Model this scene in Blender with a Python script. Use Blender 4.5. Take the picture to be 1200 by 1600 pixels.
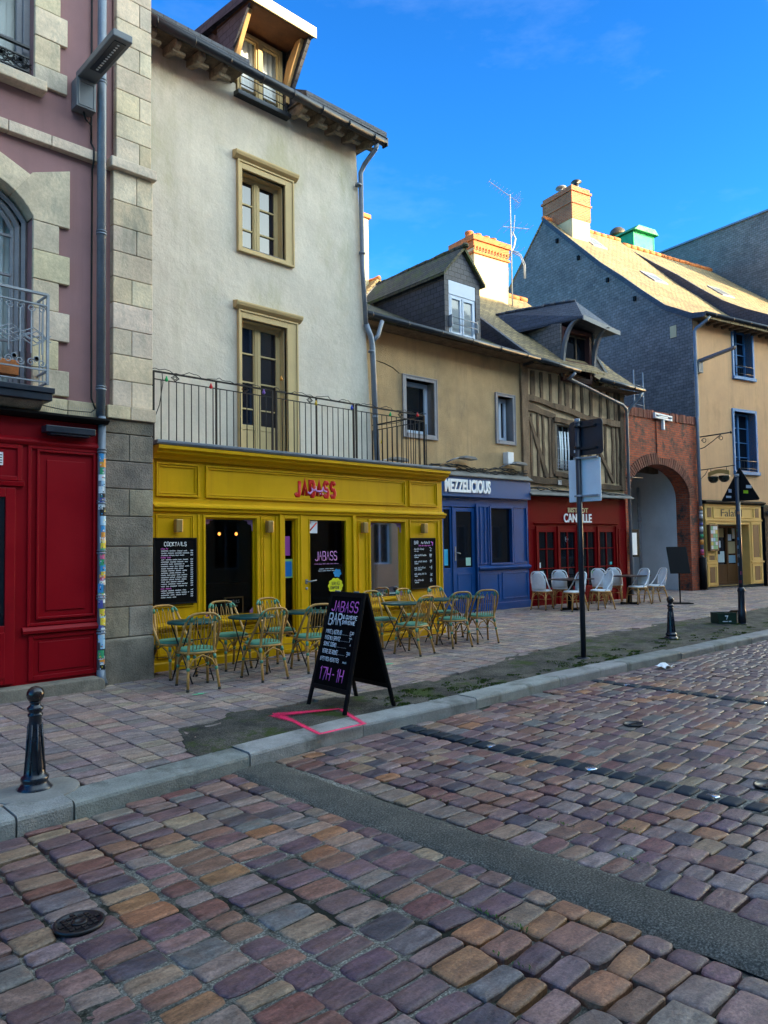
import bpy, bmesh, math, random
from math import radians as R, sin, cos, pi
from mathutils import Vector, Matrix
for o in list(bpy.data.objects): bpy.data.objects.remove(o)
random.seed(7)
sc = bpy.context.scene
C = sc.collection

# ------------------------------------------------------------------ camera
CAM_H = 1.72
def make_camera(yaw=45.9, pitch=2.75, roll=-0.85):
    a, p, r = R(yaw), R(pitch), R(roll)
    f = Vector((cos(a)*cos(p), sin(a)*cos(p), sin(p)))
    rt = Vector((sin(a), -cos(a), 0)); up = rt.cross(f)
    rt2 = rt*cos(r) + up*sin(r); up2 = up*cos(r) - rt*sin(r)
    m = Matrix((rt2, up2, -f)).transposed().to_4x4()
    m.translation = (0, 0, CAM_H)
    cd = bpy.data.cameras.new('camera'); co = bpy.data.objects.new('camera', cd); C.objects.link(co)
    co.matrix_world = m
    cd.sensor_fit = 'VERTICAL'; cd.sensor_height = 32; cd.lens = 1155/1600*32
    cd.clip_start = 0.05; cd.clip_end = 3000
    sc.camera = co
make_camera()

# ------------------------------------------------------------------ sky and sun
SUN_EL, SUN_AZ = 15.0, 150.0
w = bpy.data.worlds.new('World'); sc.world = w; w.use_nodes = True
nt = w.node_tree
sky = nt.nodes.new('ShaderNodeTexSky'); sky.sky_type = 'NISHITA'; sky.sun_disc = False
sky.sun_elevation = R(SUN_EL); sky.sun_rotation = R(SUN_AZ)
sky.air_density = 1.0; sky.dust_density = 0.0; sky.ozone_density = 5.0
bg = nt.nodes['Background']; bg.inputs[1].default_value = 0.14
# deeper blue away from the sun, warm fill added sunward and overhead for facades
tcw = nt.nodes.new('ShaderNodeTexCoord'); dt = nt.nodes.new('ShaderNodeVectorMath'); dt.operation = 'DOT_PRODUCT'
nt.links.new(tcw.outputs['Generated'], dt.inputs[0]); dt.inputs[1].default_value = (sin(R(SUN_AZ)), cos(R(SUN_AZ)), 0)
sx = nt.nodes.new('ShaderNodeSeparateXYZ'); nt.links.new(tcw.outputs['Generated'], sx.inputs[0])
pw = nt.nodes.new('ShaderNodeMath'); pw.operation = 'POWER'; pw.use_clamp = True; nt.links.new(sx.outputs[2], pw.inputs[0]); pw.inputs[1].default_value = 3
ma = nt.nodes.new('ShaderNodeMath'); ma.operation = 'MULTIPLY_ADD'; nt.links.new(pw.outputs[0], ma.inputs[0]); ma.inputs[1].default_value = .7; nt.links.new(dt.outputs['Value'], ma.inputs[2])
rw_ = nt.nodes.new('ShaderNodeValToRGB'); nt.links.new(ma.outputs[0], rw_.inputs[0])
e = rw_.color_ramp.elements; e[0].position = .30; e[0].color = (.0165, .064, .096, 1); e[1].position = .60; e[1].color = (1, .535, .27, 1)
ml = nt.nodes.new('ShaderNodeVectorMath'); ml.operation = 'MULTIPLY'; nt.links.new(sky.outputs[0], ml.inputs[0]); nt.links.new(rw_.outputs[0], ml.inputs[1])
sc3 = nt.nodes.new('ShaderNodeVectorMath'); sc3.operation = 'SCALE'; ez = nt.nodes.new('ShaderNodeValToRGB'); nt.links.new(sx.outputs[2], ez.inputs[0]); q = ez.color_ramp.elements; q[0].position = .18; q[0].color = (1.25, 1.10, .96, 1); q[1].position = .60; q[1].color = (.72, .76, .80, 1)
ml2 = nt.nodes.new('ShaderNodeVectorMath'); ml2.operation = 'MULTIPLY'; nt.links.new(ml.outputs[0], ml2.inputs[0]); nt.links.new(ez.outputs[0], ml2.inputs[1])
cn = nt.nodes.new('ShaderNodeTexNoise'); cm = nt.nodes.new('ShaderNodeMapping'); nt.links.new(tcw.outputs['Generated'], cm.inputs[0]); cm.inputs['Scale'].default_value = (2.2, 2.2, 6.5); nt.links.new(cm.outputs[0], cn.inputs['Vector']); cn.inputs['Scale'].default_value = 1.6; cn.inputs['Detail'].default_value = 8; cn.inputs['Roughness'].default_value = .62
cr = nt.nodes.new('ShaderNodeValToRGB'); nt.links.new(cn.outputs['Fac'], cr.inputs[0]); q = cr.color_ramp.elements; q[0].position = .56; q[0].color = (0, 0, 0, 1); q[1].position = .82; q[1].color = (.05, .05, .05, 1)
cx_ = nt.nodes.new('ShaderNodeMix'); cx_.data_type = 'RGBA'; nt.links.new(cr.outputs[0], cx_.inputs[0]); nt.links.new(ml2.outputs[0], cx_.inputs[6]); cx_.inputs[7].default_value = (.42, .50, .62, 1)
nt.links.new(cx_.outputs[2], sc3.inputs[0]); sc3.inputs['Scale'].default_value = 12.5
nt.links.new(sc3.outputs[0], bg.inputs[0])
sd = bpy.data.lights.new('sun', 'SUN'); sd.energy = 5.0; sd.angle = R(0.5); sd.color = (1, .80, .50)
so = bpy.data.objects.new('sun', sd); C.objects.link(so)
ts = Vector((sin(R(SUN_AZ))*cos(R(SUN_EL)), cos(R(SUN_AZ))*cos(R(SUN_EL)), sin(R(SUN_EL))))
so.rotation_euler = (-ts).to_track_quat('-Z', 'Y').to_euler()
sc.view_settings.view_transform = 'Standard'; sc.view_settings.look = 'None'
sc.view_settings.exposure = 1.75; sc.view_settings.gamma = 1.0
sc.cycles.max_bounces = 6; sc.cycles.diffuse_bounces = 2; sc.cycles.glossy_bounces = 3
sc.cycles.transmission_bounces = 4; sc.cycles.transparent_max_bounces = 12
sc.cycles.sample_clamp_indirect = 4
sc.cycles.use_denoising = True

# ------------------------------------------------------------------ mesh helpers
class MB:
    def __init__(s): s.v = []; s.f = []; s.c = []; s.sm = []; s.col = (1, 1, 1); s.smooth = False; s.uvs = {}
    def add(s, vs, fs, col=None):
        b = len(s.v); s.v += [tuple(v) for v in vs]
        for f in fs:
            s.f.append(tuple(i+b for i in f)); s.c.append(col or s.col); s.sm.append(s.smooth)
    def quad(s, *p, col=None): s.add(p, [tuple(range(len(p)))], col)
    def box(s, x0, x1, y0, y1, z0, z1, col=None):
        s.add([(x0,y0,z0),(x1,y0,z0),(x1,y1,z0),(x0,y1,z0),(x0,y0,z1),(x1,y0,z1),(x1,y1,z1),(x0,y1,z1)],
              [(0,3,2,1),(4,5,6,7),(0,1,5,4),(1,2,6,5),(2,3,7,6),(3,0,4,7)], col)
    def prism(s, poly, axis, a, b, col=None):
        n = len(poly)
        if axis == 'y': P = lambda q, t: (q[0], t, q[1])
        elif axis == 'x': P = lambda q, t: (t, q[0], q[1])
        else: P = lambda q, t: (q[0], q[1], t)
        vs = [P(q, a) for q in poly] + [P(q, b) for q in poly]
        fs = [tuple(range(n))[::-1], tuple(range(n, 2*n))] + [(i, (i+1) % n, n+(i+1) % n, n+i) for i in range(n)]
        s.add(vs, fs, col)
    def tube(s, pts, r, n=8, flat=1.0, fn=(0, 1, 0), closed=False, col=None):
        pts = [Vector(p) for p in pts]; N = len(pts)
        if N < 2: return
        rs = r if isinstance(r, (list, tuple)) else [r]*N
        up = None; rings = []
        for i, p in enumerate(pts):
            a = pts[i-1] if (i > 0 or closed) else None
            b = pts[(i+1) % N] if (i < N-1 or closed) else None
            d1 = (p-a).normalized() if a is not None else None
            d2 = (b-p).normalized() if b is not None else None
            t = (d1+d2) if (d1 and d2) else (d1 or d2)
            if t.length < 1e-5: t = d2
            t.normalize()
            if up is None:
                up = Vector((0, 0, 1)) if abs(t.z) < .9 else Vector((1, 0, 0))
            up = (up - t*up.dot(t))
            if up.length < 1e-5: up = Vector((0, 1, 0)) - t*t.y
            up.normalize(); sd_ = t.cross(up)
            k = 1.0
            if d1 and d2:
                k = 1/max(.5, math.sqrt(max(0.01, (1+d1.dot(d2))/2)))
            bis = (d2-d1) if (d1 and d2) else Vector((0, 0, 0))
            bl = bis.length
            if bl > 1e-4: bis = bis/bl
            ring = []
            for j in range(n):
                an = 2*pi*j/n
                o = (up*cos(an) + sd_*sin(an))*rs[i]
                if bl > 1e-4: o = o + bis*(o.dot(bis))*(k-1)
                if flat != 1.0:
                    F = Vector(fn); o = o - F*(o.dot(F))*(1-flat)
                ring.append(p+o)
            rings.append(ring)
        vs = [v for rg in rings for v in rg]; fs = []
        M = N if closed else N-1
        for i in range(M):
            for j in range(n):
                a = i*n+j; b = i*n+(j+1) % n; c = ((i+1) % N)*n+(j+1) % n; d = ((i+1) % N)*n+j
                fs.append((a, b, c, d))
        if not closed: fs += [tuple(range(n))[::-1], tuple(range((N-1)*n, N*n))]
        sm = s.smooth; s.smooth = n > 4; s.add(vs, fs, col); s.smooth = sm
    def lathe(s, prof, c=(0, 0, 0), n=16, col=None, axis='z'):
        vs = []; fs = []
        for (r, z) in prof:
            for j in range(n):
                a = 2*pi*j/n
                if axis == 'z': vs.append((c[0]+r*cos(a), c[1]+r*sin(a), c[2]+z))
                elif axis == 'y': vs.append((c[0]+r*cos(a), c[1]+z, c[2]+r*sin(a)))
        for i in range(len(prof)-1):
            for j in range(n):
                fs.append((i*n+j, i*n+(j+1) % n, (i+1)*n+(j+1) % n, (i+1)*n+j))
        fs += [tuple(range(n))[::-1], tuple(range((len(prof)-1)*n, len(prof)*n))]
        sm = s.smooth; s.smooth = True; s.add(vs, fs, col); s.smooth = sm
    def wall(s, x0, x1, z0, z1, y, holes, depth, col=None, top=None):
        """front sheet with rectangular holes and their reveals going back by depth; top = optional f(x) for a sloping head"""
        xs = sorted({x0, x1} | {h[0] for h in holes} | {h[1] for h in holes})
        zs = sorted({z0, z1} | {h[2] for h in holes} | {h[3] for h in holes})
        for i in range(len(xs)-1):
            for k in range(len(zs)-1):
                cx, cz = (xs[i]+xs[i+1])/2, (zs[k]+zs[k+1])/2
                if any(h[0] < cx < h[1] and h[2] < cz < h[3] for h in holes): continue
                za, zb = zs[k+1], zs[k+1]
                if top and k == len(zs)-2: za, zb = top(xs[i]), top(xs[i+1])
                s.quad((xs[i], y, zs[k]), (xs[i+1], y, zs[k]), (xs[i+1], y, zb), (xs[i], y, za), col=col)
        for a, b, c, d in holes:
            s.quad((a, y, c), (a, y, d), (a, y+depth, d), (a, y+depth, c), col=col)
            s.quad((b, y, c), (b, y+depth, c), (b, y+depth, d), (b, y, d), col=col)
            s.quad((a, y, d), (b, y, d), (b, y+depth, d), (a, y+depth, d), col=col)
            s.quad((a, y, c), (a, y+depth, c), (b, y+depth, c), (b, y, c), col=col)
    def frame(s, x0, x1, z0, z1, y0, y1, wd, col=None, wt=None, wb=None):
        wt = wd if wt is None else wt; wb = wd if wb is None else wb
        s.box(x0, x0+wd, y0, y1, z0, z1, col); s.box(x1-wd, x1, y0, y1, z0, z1, col)
        s.box(x0+wd, x1-wd, y0, y1, z1-wt, z1, col)
        if wb: s.box(x0+wd, x1-wd, y0, y1, z0, z0+wb, col)
    def moulding(s, x0, x1, z0, z1, y, w_=.03, h=.02):
        """raised picture-frame moulding"""
        s.frame(x0, x1, z0, z1, y-h, y+.004, w_*.45); s.frame(x0+w_*.6, x1-w_*.6, z0+w_*.6, z1-w_*.6, y-h*.55, y+.004, w_*.4)
    def build(s, name, mt, parent=None, bevel=0, seg=2, xf=None, label=None):
        me = bpy.data.meshes.new(name)
        vs = s.v if xf is None else [tuple(xf @ Vector(v)) for v in s.v]
        me.from_pydata(vs, [], s.f)
        bm = bmesh.new(); bm.from_mesh(me); bmesh.ops.recalc_face_normals(bm, faces=bm.faces); bm.to_mesh(me); bm.free()
        me.uv_layers.new(name='UVMap'); me.color_attributes.new('Col', 'FLOAT_COLOR', 'CORNER')
        uvb, cob = [], []
        me.polygons.foreach_set('use_smooth', s.sm)
        vco = [v.co for v in me.vertices]
        for p, c in zip(me.polygons, s.c):
            nn = p.normal
            if abs(nn.z) > .94: U, V = Vector((1, 0, 0)), Vector((0, 1, 0))
            else:
                U = Vector((-nn.y, nn.x, 0)).normalized(); V = nn.cross(U)
            for vi in p.vertices:
                co = vco[vi]; uvb += (co.dot(U), co.dot(V)); cob += (c[0], c[1], c[2], 1)
        me.uv_layers['UVMap'].data.foreach_set('uv', uvb)
        me.color_attributes['Col'].data.foreach_set('color', cob)
        me.materials.append(mt)
        o = bpy.data.objects.new(name, me); C.objects.link(o)
        if parent: o.parent = parent
        if bevel:
            b = o.modifiers.new('bevel', 'BEVEL'); b.width = bevel; b.segments = seg; b.limit_method = 'ANGLE'; b.angle_limit = R(40)
        if label: o['label'] = label
        return o

def empty(name, loc, rot, label, cat, group=None):
    o = bpy.data.objects.new(name, None); C.objects.link(o); o.location = loc; o.rotation_euler = (0, 0, R(rot)); o.empty_display_size = .2
    return tag(o, label, cat, group)
def tag(o, label, cat, group=None):
    o['label'] = label; o['category'] = cat
    if group: o['group'] = group
    return o
def struct(o, kind='structure'): o['kind'] = kind; return o
def copy_tree(o, parent=None):
    c = o.copy(); C.objects.link(c); c.parent = parent
    for ch in o.children: copy_tree(ch, c)
    return c
def gz(y): return .02*y           # height of the pavement, which falls to the kerb

# ------------------------------------------------------------------ materials
class NT:
    def __init__(s, name):
        s.m = bpy.data.materials.new(name); s.m.use_nodes = True; s.t = s.m.node_tree; s.b = s.t.nodes['Principled BSDF']
    def n(s, typ, **kw):
        nd = s.t.nodes.new('ShaderNode'+typ)
        for k, v in kw.items():
            if k in nd.inputs: nd.inputs[k].default_value = v
            else: setattr(nd, k, v)
        return nd
    def l(s, a, b): s.t.links.new(a, b)
    def coord(s, kind='Object', scale=(1, 1, 1)):
        tc = s.n('TexCoord'); mp = s.n('Mapping'); s.l(tc.outputs[kind], mp.inputs[0]); mp.inputs['Scale'].default_value = scale; return mp.outputs[0]
    def noise(s, scale, detail=5, rough=.6, vec=None):
        nd = s.n('TexNoise'); nd.inputs['Scale'].default_value = scale; nd.inputs['Detail'].default_value = detail; nd.inputs['Roughness'].default_value = rough
        if vec is not None: s.l(vec, nd.inputs['Vector'])
        return nd.outputs['Fac']
    def ramp(s, fac, stops):
        nd = s.n('ValToRGB'); e = nd.color_ramp.elements
        while len(e) < len(stops): e.new(.5)
        for i, (p, c) in enumerate(stops):
            e[i].position = p; e[i].color = (c, c, c, 1) if not isinstance(c, tuple) else (*c, 1)
        s.l(fac, nd.inputs[0]); return nd.outputs[0]
    def mix(s, fac, a, b, mode='MIX'):
        nd = s.n('Mix', data_type='RGBA', blend_type=mode)
        for i, val in ((0, fac), (6, a), (7, b)):
            if isinstance(val, (int, float)): nd.inputs[i].default_value = val
            elif isinstance(val, tuple): nd.inputs[i].default_value = (*val, 1)
            else: s.l(val, nd.inputs[i])
        return nd.outputs[2]
    def bump(s, h, strength, dist=.01, prev=None):
        nd = s.n('Bump'); nd.inputs['Strength'].default_value = strength; nd.inputs['Distance'].default_value = dist
        s.l(h, nd.inputs['Height'])
        if prev is not None: s.l(prev, nd.inputs['Normal'])
        return nd.outputs[0]
    def out(s, col, rough, nrm=None, metal=0, spec=.4):
        if isinstance(col, tuple): s.b.inputs['Base Color'].default_value = (*col, 1)
        else: s.l(col, s.b.inputs['Base Color'])
        if isinstance(rough, (int, float)): s.b.inputs['Roughness'].default_value = rough
        else: s.l(rough, s.b.inputs['Roughness'])
        s.b.inputs['Metallic'].default_value = metal; s.b.inputs['Specular IOR Level'].default_value = spec
        if nrm is not None: s.l(nrm, s.b.inputs['Normal'])
        return s.m

def dk(c, k): return tuple(min(1, x*k) for x in c)
def mat(name, col, rough=.7, var=.25, ns=2.5, fine=60, bump=.15, dist=.004, metal=0, spec=.35, attr=False, stain=None, st=.5, streak=False, bn=None, rain=None):
    T = NT(name)
    v = T.coord(scale=(1, 1, .25) if streak else (1, 1, 1))
    n1 = T.noise(ns, 6, .65, v); n2 = T.noise(fine, 4, .6, T.coord())
    c = T.ramp(n1, [(.3, dk(col, 1-var)), (.7, dk(col, 1+var))])
    f = T.ramp(n2, [(.3, 1-var*.5), (.7, 1+var*.3)])
    c = T.mix(1.0, c, f, 'MULTIPLY')
    if attr:
        a = T.n('Attribute', attribute_name='Col'); c = T.mix(1.0, c, a.outputs['Color'], 'MULTIPLY')
    if stain:
        s_ = T.ramp(T.noise(ns*.7+.3, 7, .7, T.coord(scale=(1, 1, .4))), [(st, 0.0), (min(.98, st+.16), 1.0)])
        c = T.mix(s_, c, stain)
    if rain:
        q = T.noise(1.0, 6, .65, T.coord(scale=(7, 7, .35))); q2 = T.noise(.7, 3, .5, T.coord())
        mm = T.n('Math', operation='MULTIPLY'); T.l(T.ramp(q, [(.50, 0.0), (.72, 1.0)]), mm.inputs[0]); T.l(T.ramp(q2, [(.40, 0.1), (.62, .75)]), mm.inputs[1])
        c = T.mix(mm.outputs[0], c, rain)
    nb = T.bump(n2, bump, dist)
    if bn: nb = T.bump(T.noise(bn[0], 5, .6, T.coord()), bn[1], bn[2], nb)
    rr = T.ramp(n1, [(.3, max(.05, rough-.1)), (.7, min(1, rough+.08))])
    return T.out(c, rr, nb, metal, spec)
def brickmat(name, c1, c2, mortar, w_, h, ms=.006, rough=.8, bump=.6, lichen=None, lt=.55, off=.5, fine=40, ln=1.3, dist=.01, var=.3, wear=None):
    T = NT(name)
    uv = T.coord('UV'); br = T.n('TexBrick'); T.l(uv, br.inputs['Vector'])
    br.offset = off
    for k, v_ in (('Scale', 1.0), ('Brick Width', w_), ('Row Height', h), ('Mortar Size', ms), ('Mortar Smooth', .3), ('Bias', 0.0)): br.inputs[k].default_value = v_
    br.inputs['Color1'].default_value = (*c1, 1); br.inputs['Color2'].default_value = (*c2, 1); br.inputs['Mortar'].default_value = (*mortar, 1)
    ob = T.coord()
    f = T.ramp(T.noise(fine, 5, .65, ob), [(.25, 1-var), (.75, 1+var)])
    c = T.mix(1.0, br.outputs['Color'], f, 'MULTIPLY')
    f2 = T.ramp(T.noise(1.1, 5, .6, ob), [(.3, .78), (.7, 1.2)])
    c = T.mix(1.0, c, f2, 'MULTIPLY')
    if lichen:
        s_ = T.ramp(T.noise(ln, 8, .75, ob), [(lt, 0.0), (lt+.14, 1.0)])
        c = T.mix(s_, c, lichen)
    inv = T.ramp(br.outputs['Fac'], [(0, 1.0), (1, 0.0)])
    nb = T.bump(T.noise(fine, 4, .6, ob), .35, .004, T.bump(inv, bump, dist))
    return T.out(c, rough, nb)

M_render = mat('mauve_render', (.33, .175, .17), .85, .14, 1.2, 120, .25, .003, rain=(.24, .135, .13))
M_lime = mat('limestone', (.70, .56, .405), .8, .24, 3, 30, .8, .008, attr=True, stain=(.33, .29, .21), st=.56)
M_granite = mat('granite', (.23, .195, .15), .85, .42, 3.5, 60, 1.0, .012, attr=True, stain=(.10, .095, .08), st=.54)
M_red = mat('crimson_paint', (.24, .001, .006), .42, .12, 1.3, 60, .05, .002, spec=.18, stain=(.16, .002, .006), st=.62)
M_yellow = mat('mustard_paint', (.60, .33, .001), .5, .10, 1.2, 70, .06, .002, spec=.15, stain=(.42, .22, .004), st=.60, rain=(.40, .205, .004))
M_limewash = mat('limewashed_wall', (.59, .53, .435), .9, .13, 1.3, 40, .4, .006, stain=(.46, .42, .30), st=.48, bn=(3.2, .7, .04), rain=(.50, .45, .35))
M_trim = mat('ochre_stone_trim', (.52, .385, .185), .7, .1, 2, 70, .1, .003)
M_beige = mat('beige_roughcast', (.42, .29, .15), .95, .22, 1.5, 55, 1.0, .014, stain=(.24, .18, .11), st=.55, rain=(.26, .19, .12))
M_blue = mat('royal_blue_paint', (.002, .050, .20), .5, .2, 1.4, 70, .08, .002, spec=.2, stain=(.01, .04, .12), st=.6)
M_blue_f = mat('slate_blue_fascia', (.012, .070, .22), .6, .1, 1.4, 70, .05, .002)
M_dred = mat('oxblood_paint', (.15, .0005, .002), .6, .15, 1.4, 70, .06, .002, spec=.08)
M_timber = mat('weathered_oak', (.14, .095, .06), .95, .55, 5, 40, .8, .01, attr=True, streak=True, bn=(18, .6, .02))
M_plaster = mat('lime_plaster_infill', (.56, .40, .23), .95, .28, 3, 50, .7, .01, stain=(.19, .155, .1), st=.54, rain=(.17, .14, .09))
M_brick = brickmat('old_red_brick', (.46, .085, .025), (.25, .05, .022), (.14, .10, .07), .22, .068, .009, .9, .7, lichen=(.045, .035, .03), lt=.47, ln=2.2)
M_brickv = brickmat('arch_brick', (.2, .07, .045), (.13, .05, .035), (.13, .1, .08), .075, .24, .01, .9, .7, off=0)
M_brick2 = brickmat('chimney_brick', (.44, .15, .06), (.33, .10, .045), (.30, .24, .15), .22, .07, .009, .9, .6, lichen=(.12, .10, .07), lt=.6)
M_slate = brickmat('blue_slate_hanging', (.145, .132, .122), (.205, .185, .17), (.05, .045, .042), .20, .105, .006, .66, .8, lichen=(.23, .21, .19), lt=.60, fine=14, var=.38, ln=2.8)
M_slate_d = brickmat('dark_slate', (.035, .04, .055), (.055, .06, .08), (.012, .013, .018), .2, .12, .008, .55, .9, lichen=(.04, .05, .03), lt=.6, fine=20, var=.3)
M_roof = brickmat('mossy_slate_roof', (.095, .085, .06), (.07, .065, .05), (.015, .016, .013), .2, .12, .008, .85, .9, lichen=(.075, .095, .018), lt=.50, fine=20, ln=2.2)
M_rooff = brickmat('lichened_slate_roof', (.33, .24, .11), (.21, .155, .085), (.05, .04, .03), .24, .14, .012, .85, 1.0, lichen=(.36, .27, .13), lt=.56, fine=20)
M_terra = mat('terracotta', (.50, .17, .055), .85, .35, 5, 50, .4, .005)
M_cream = mat('cream_render', (.62, .50, .28), .9, .12, 2, 60, .4, .005, stain=(.35, .27, .16), st=.62)
M_tan = mat('apricot_render', (.62, .37, .19), .92, .10, 1.1, 80, .3, .004, stain=(.45, .27, .13), st=.56, rain=(.44, .28, .15))
M_ylw2 = mat('butter_yellow_paint', (.66, .40, .11), .6, .1, 2, 70, .08, .002)
M_brown = mat('brown_stained_wood', (.13, .06, .022), .5, .3, 3, 60, .2, .003, streak=True)
M_bframe = mat('cornflower_blue_paint', (.06, .19, .40), .5, .12, 2, 70, .05, .002)
M_zinc = mat('weathered_zinc', (.17, .20, .24), .42, .2, 4, 60, .1, .002, metal=.25, spec=.5)
M_gutter = mat('dark_zinc', (.022, .026, .033), .38, .25, 5, 60, .1, .002, metal=.3, spec=.5)
M_iron = mat('black_iron', (.015, .015, .017), .42, .2, 5, 60, .1, .002, metal=.2, spec=.5)
M_rust = mat('rusty_iron', (.020, .014, .011), .6, .4, 6, 60, .2, .002, metal=.2)
M_irong = mat('grey_wrought_iron', (.30, .32, .35), .5, .2, 6, 60, .1, .002)
M_grey = mat('grey_painted_metal', (.13, .14, .15), .4, .12, 3, 60, .05, .002, spec=.5)
M_greyw = mat('grey_passage_paint', (.50, .52, .54), .75, .12, 1.2, 40, .2, .003)
M_navy = mat('dark_navy_metal', (.012, .018, .03), .36, .3, 4, 60, .1, .002, spec=.5)
M_white = mat('white_paint', (.70, .72, .74), .5, .06, 3, 60, .05, .002)
M_white2 = mat('white_plastic_sheet', (.80, .85, .90), .5, .05, 3, 60, .05, .002)
M_pvc = mat('blue_white_frame', (.50, .58, .70), .4, .05, 3, 60, .03, .001)
M_black = mat('black_paint', (.005, .005, .006), .6, .3, 5, 60, .05, .002, spec=.12)
M_chalkb = mat('blackboard', (.003, .003, .004), .8, .4, 4, 40, .03, .001, spec=.06)
M_kerb = mat('grey_granite_kerb', (.26, .265, .25), .78, .32, 3, 70, 1.0, .008, attr=True, stain=(.10, .105, .09), st=.53)
M_bamboo = mat('golden_rattan', (.46, .24, .065), .45, .35, 8, 60, .2, .003)
M_wrap = mat('green_binding', (.09, .26, .16), .55, .2, 10, 80, .2, .002)
M_seatg = mat('sage_green_seat', (.10, .27, .17), .6, .15, 8, 180, .5, .003)
M_seatw = mat('white_woven_seat', (.86, .88, .88), .6, .1, 10, 220, .7, .004)
M_ttop = mat('dark_green_tabletop', (.008, .06, .055), .38, .2, 4, 50, .05, .001, spec=.4)
M_ttopb = mat('brown_tabletop', (.06, .035, .03), .4, .3, 4, 50, .05, .001)
M_gutterw = mat('grey_stone_window_surround', (.27, .26, .27), .8, .15, 3, 60, .2, .003)
M_conc = mat('concrete_ledge', (.20, .195, .18), .9, .25, 3, 50, .5, .005)
M_cable = mat('black_cable', (.012, .012, .012), .5, .2, 4)
M_chw = mat('white_chalk', (.80, .83, .88), .9, .1, 20, 200, .0, .001)
M_chp = mat('pink_chalk', (.75, .16, .62), .9, .1, 20, 200, .0, .001)
M_lred = mat('red_letter', (.55, .006, .006), .4, .1, 5)
M_lpink = mat('pink_letter', (.62, .27, .58), .5, .1, 5)
M_lwhite = mat('white_letter', (.85, .87, .88), .45, .04, 5)
M_dark = mat('dark_letter', (.05, .04, .03), .6, .1, 5)
M_attr = mat('printed_sticker', (1, 1, 1), .5, .03, 5, 60, 0, .001, attr=True)
M_sticker = None
M_curt = mat('pale_curtain', (.80, .86, .86), .8, .06, 3, 50, .1, .002)
M_green = mat('emerald_netting', (.02, .38, .17), .7, .2, 3, 60, .2, .003)
M_curtw = mat('white_blind', (.8, .83, .87), .6, .04, 3)
M_oak = mat('new_oak', (.50, .30, .12), .7, .2, 5, 60, .2, .003, streak=True)
M_soffit = mat('stained_soffit_boards', (.16, .07, .03), .7, .3, 5, 60, .2, .003)
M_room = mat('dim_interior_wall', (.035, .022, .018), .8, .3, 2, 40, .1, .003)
M_brass = mat('brass_lamp', (.35, .24, .09), .4, .15, 5, metal=.6)
def emit(name, col, st):
    T = NT(name); T.b.inputs['Base Color'].default_value = (*col, 1); T.b.inputs['Emission Color'].default_value = (*col, 1); T.b.inputs['Emission Strength'].default_value = st; return T.m
M_glow = emit('warm_bulb', (1, .34, .06), 1.0)
def glassmat():
    T = NT('clear_pane'); t = T.t; t.nodes.remove(T.b)
    tr = T.n('BsdfTransparent'); tr.inputs[0].default_value = (.82, .84, .84, 1)
    gl = T.n('BsdfGlossy'); gl.inputs['Roughness'].default_value = .03; gl.inputs[0].default_value = (.9, .9, .9, 1)
    fr = T.n('Fresnel'); fr.inputs[0].default_value = 1.45
    mx = T.n('MixShader'); T.l(fr.outputs[0], mx.inputs[0]); T.l(tr.outputs[0], mx.inputs[1]); T.l(gl.outputs[0], mx.inputs[2])
    T.l(mx.outputs[0], t.nodes['Material Output'].inputs[0]); return T.m
M_glass = glassmat()
def darkglass(name, col=(.006, .008, .012), rough=.04, wob=.03, spec=.5):
    T = NT(name); n = T.noise(1.6, 2, .5, T.coord()); return T.out(col, rough, T.bump(n, wob, .02), 0, spec)
M_dglass = darkglass('dark_pane')
M_mirror = darkglass('sky_reflecting_pane', (.01, .012, .02), .03, .02, .9)

def cobble_mat(name, rough=.55, streak=True):
    T = NT(name); a = T.n('Attribute', attribute_name='Col'); ob = T.coord()
    # strata: noise stretched and shifted per stone by its own colour
    vm = T.n('VectorMath', operation='MULTIPLY'); T.l(a.outputs['Color'], vm.inputs[0]); vm.inputs[1].default_value = (60, 35, 90)
    va = T.n('VectorMath', operation='ADD'); T.l(ob, va.inputs[0]); T.l(vm.outputs[0], va.inputs[1])
    mp = T.n('Mapping'); T.l(va.outputs[0], mp.inputs[0]); mp.inputs['Scale'].default_value = (7, 20, 20); mp.inputs['Rotation'].default_value = (0, 0, .35)
    n1 = T.noise(1.0, 7, .65, mp.outputs[0]); n2 = T.noise(70, 5, .65, ob); n3 = T.noise(9, 4, .6, va.outputs[0])
    c = T.mix(1.0, a.outputs['Color'], T.ramp(n1, [(.28, .55), (.5, 1.0), (.72, 1.6)]), 'MULTIPLY')
    c = T.mix(1.0, c, T.ramp(n2, [(.28, .55), (.72, 1.45)]), 'MULTIPLY')
    c = T.mix(T.ramp(n3, [(.5, 0.0), (.75, .45)]), c, (.20, .10, .06))
    n4 = T.noise(24, 6, .7, va.outputs[0]); nb = T.bump(n2, .6, .004, T.bump(n4, .55, .008, T.bump(n1, .7, .010)))
    return T.out(c, T.ramp(n1, [(.3, rough-.12), (.7, rough+.12)]), nb, 0, .4)
M_sett = cobble_mat('sandstone_sett', .46)
M_paver = cobble_mat('sandstone_paver', .72)
def ground_mat(name, base, alt, moss, mt=.58, rough=.95, sc_=3.0, bump=1.0):
    T = NT(name); ob = T.coord(); n1 = T.noise(sc_, 8, .7, ob); n2 = T.noise(95, 3, .7, ob); n3 = T.noise(sc_*.6+.5, 9, .72, ob)
    c = T.ramp(n1, [(.35, base), (.65, alt)])
    c = T.mix(1.0, c, T.ramp(n2, [(.36, .35), (.52, 1.0), (.66, 2.3)]), 'MULTIPLY')
    c = T.mix(T.ramp(n3, [(mt, 0.0), (mt+.08, 1.0)]), c, moss)
    return T.out(c, rough, T.bump(n2, bump, .004, T.bump(n1, .5, .02)), 0, .3)
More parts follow.
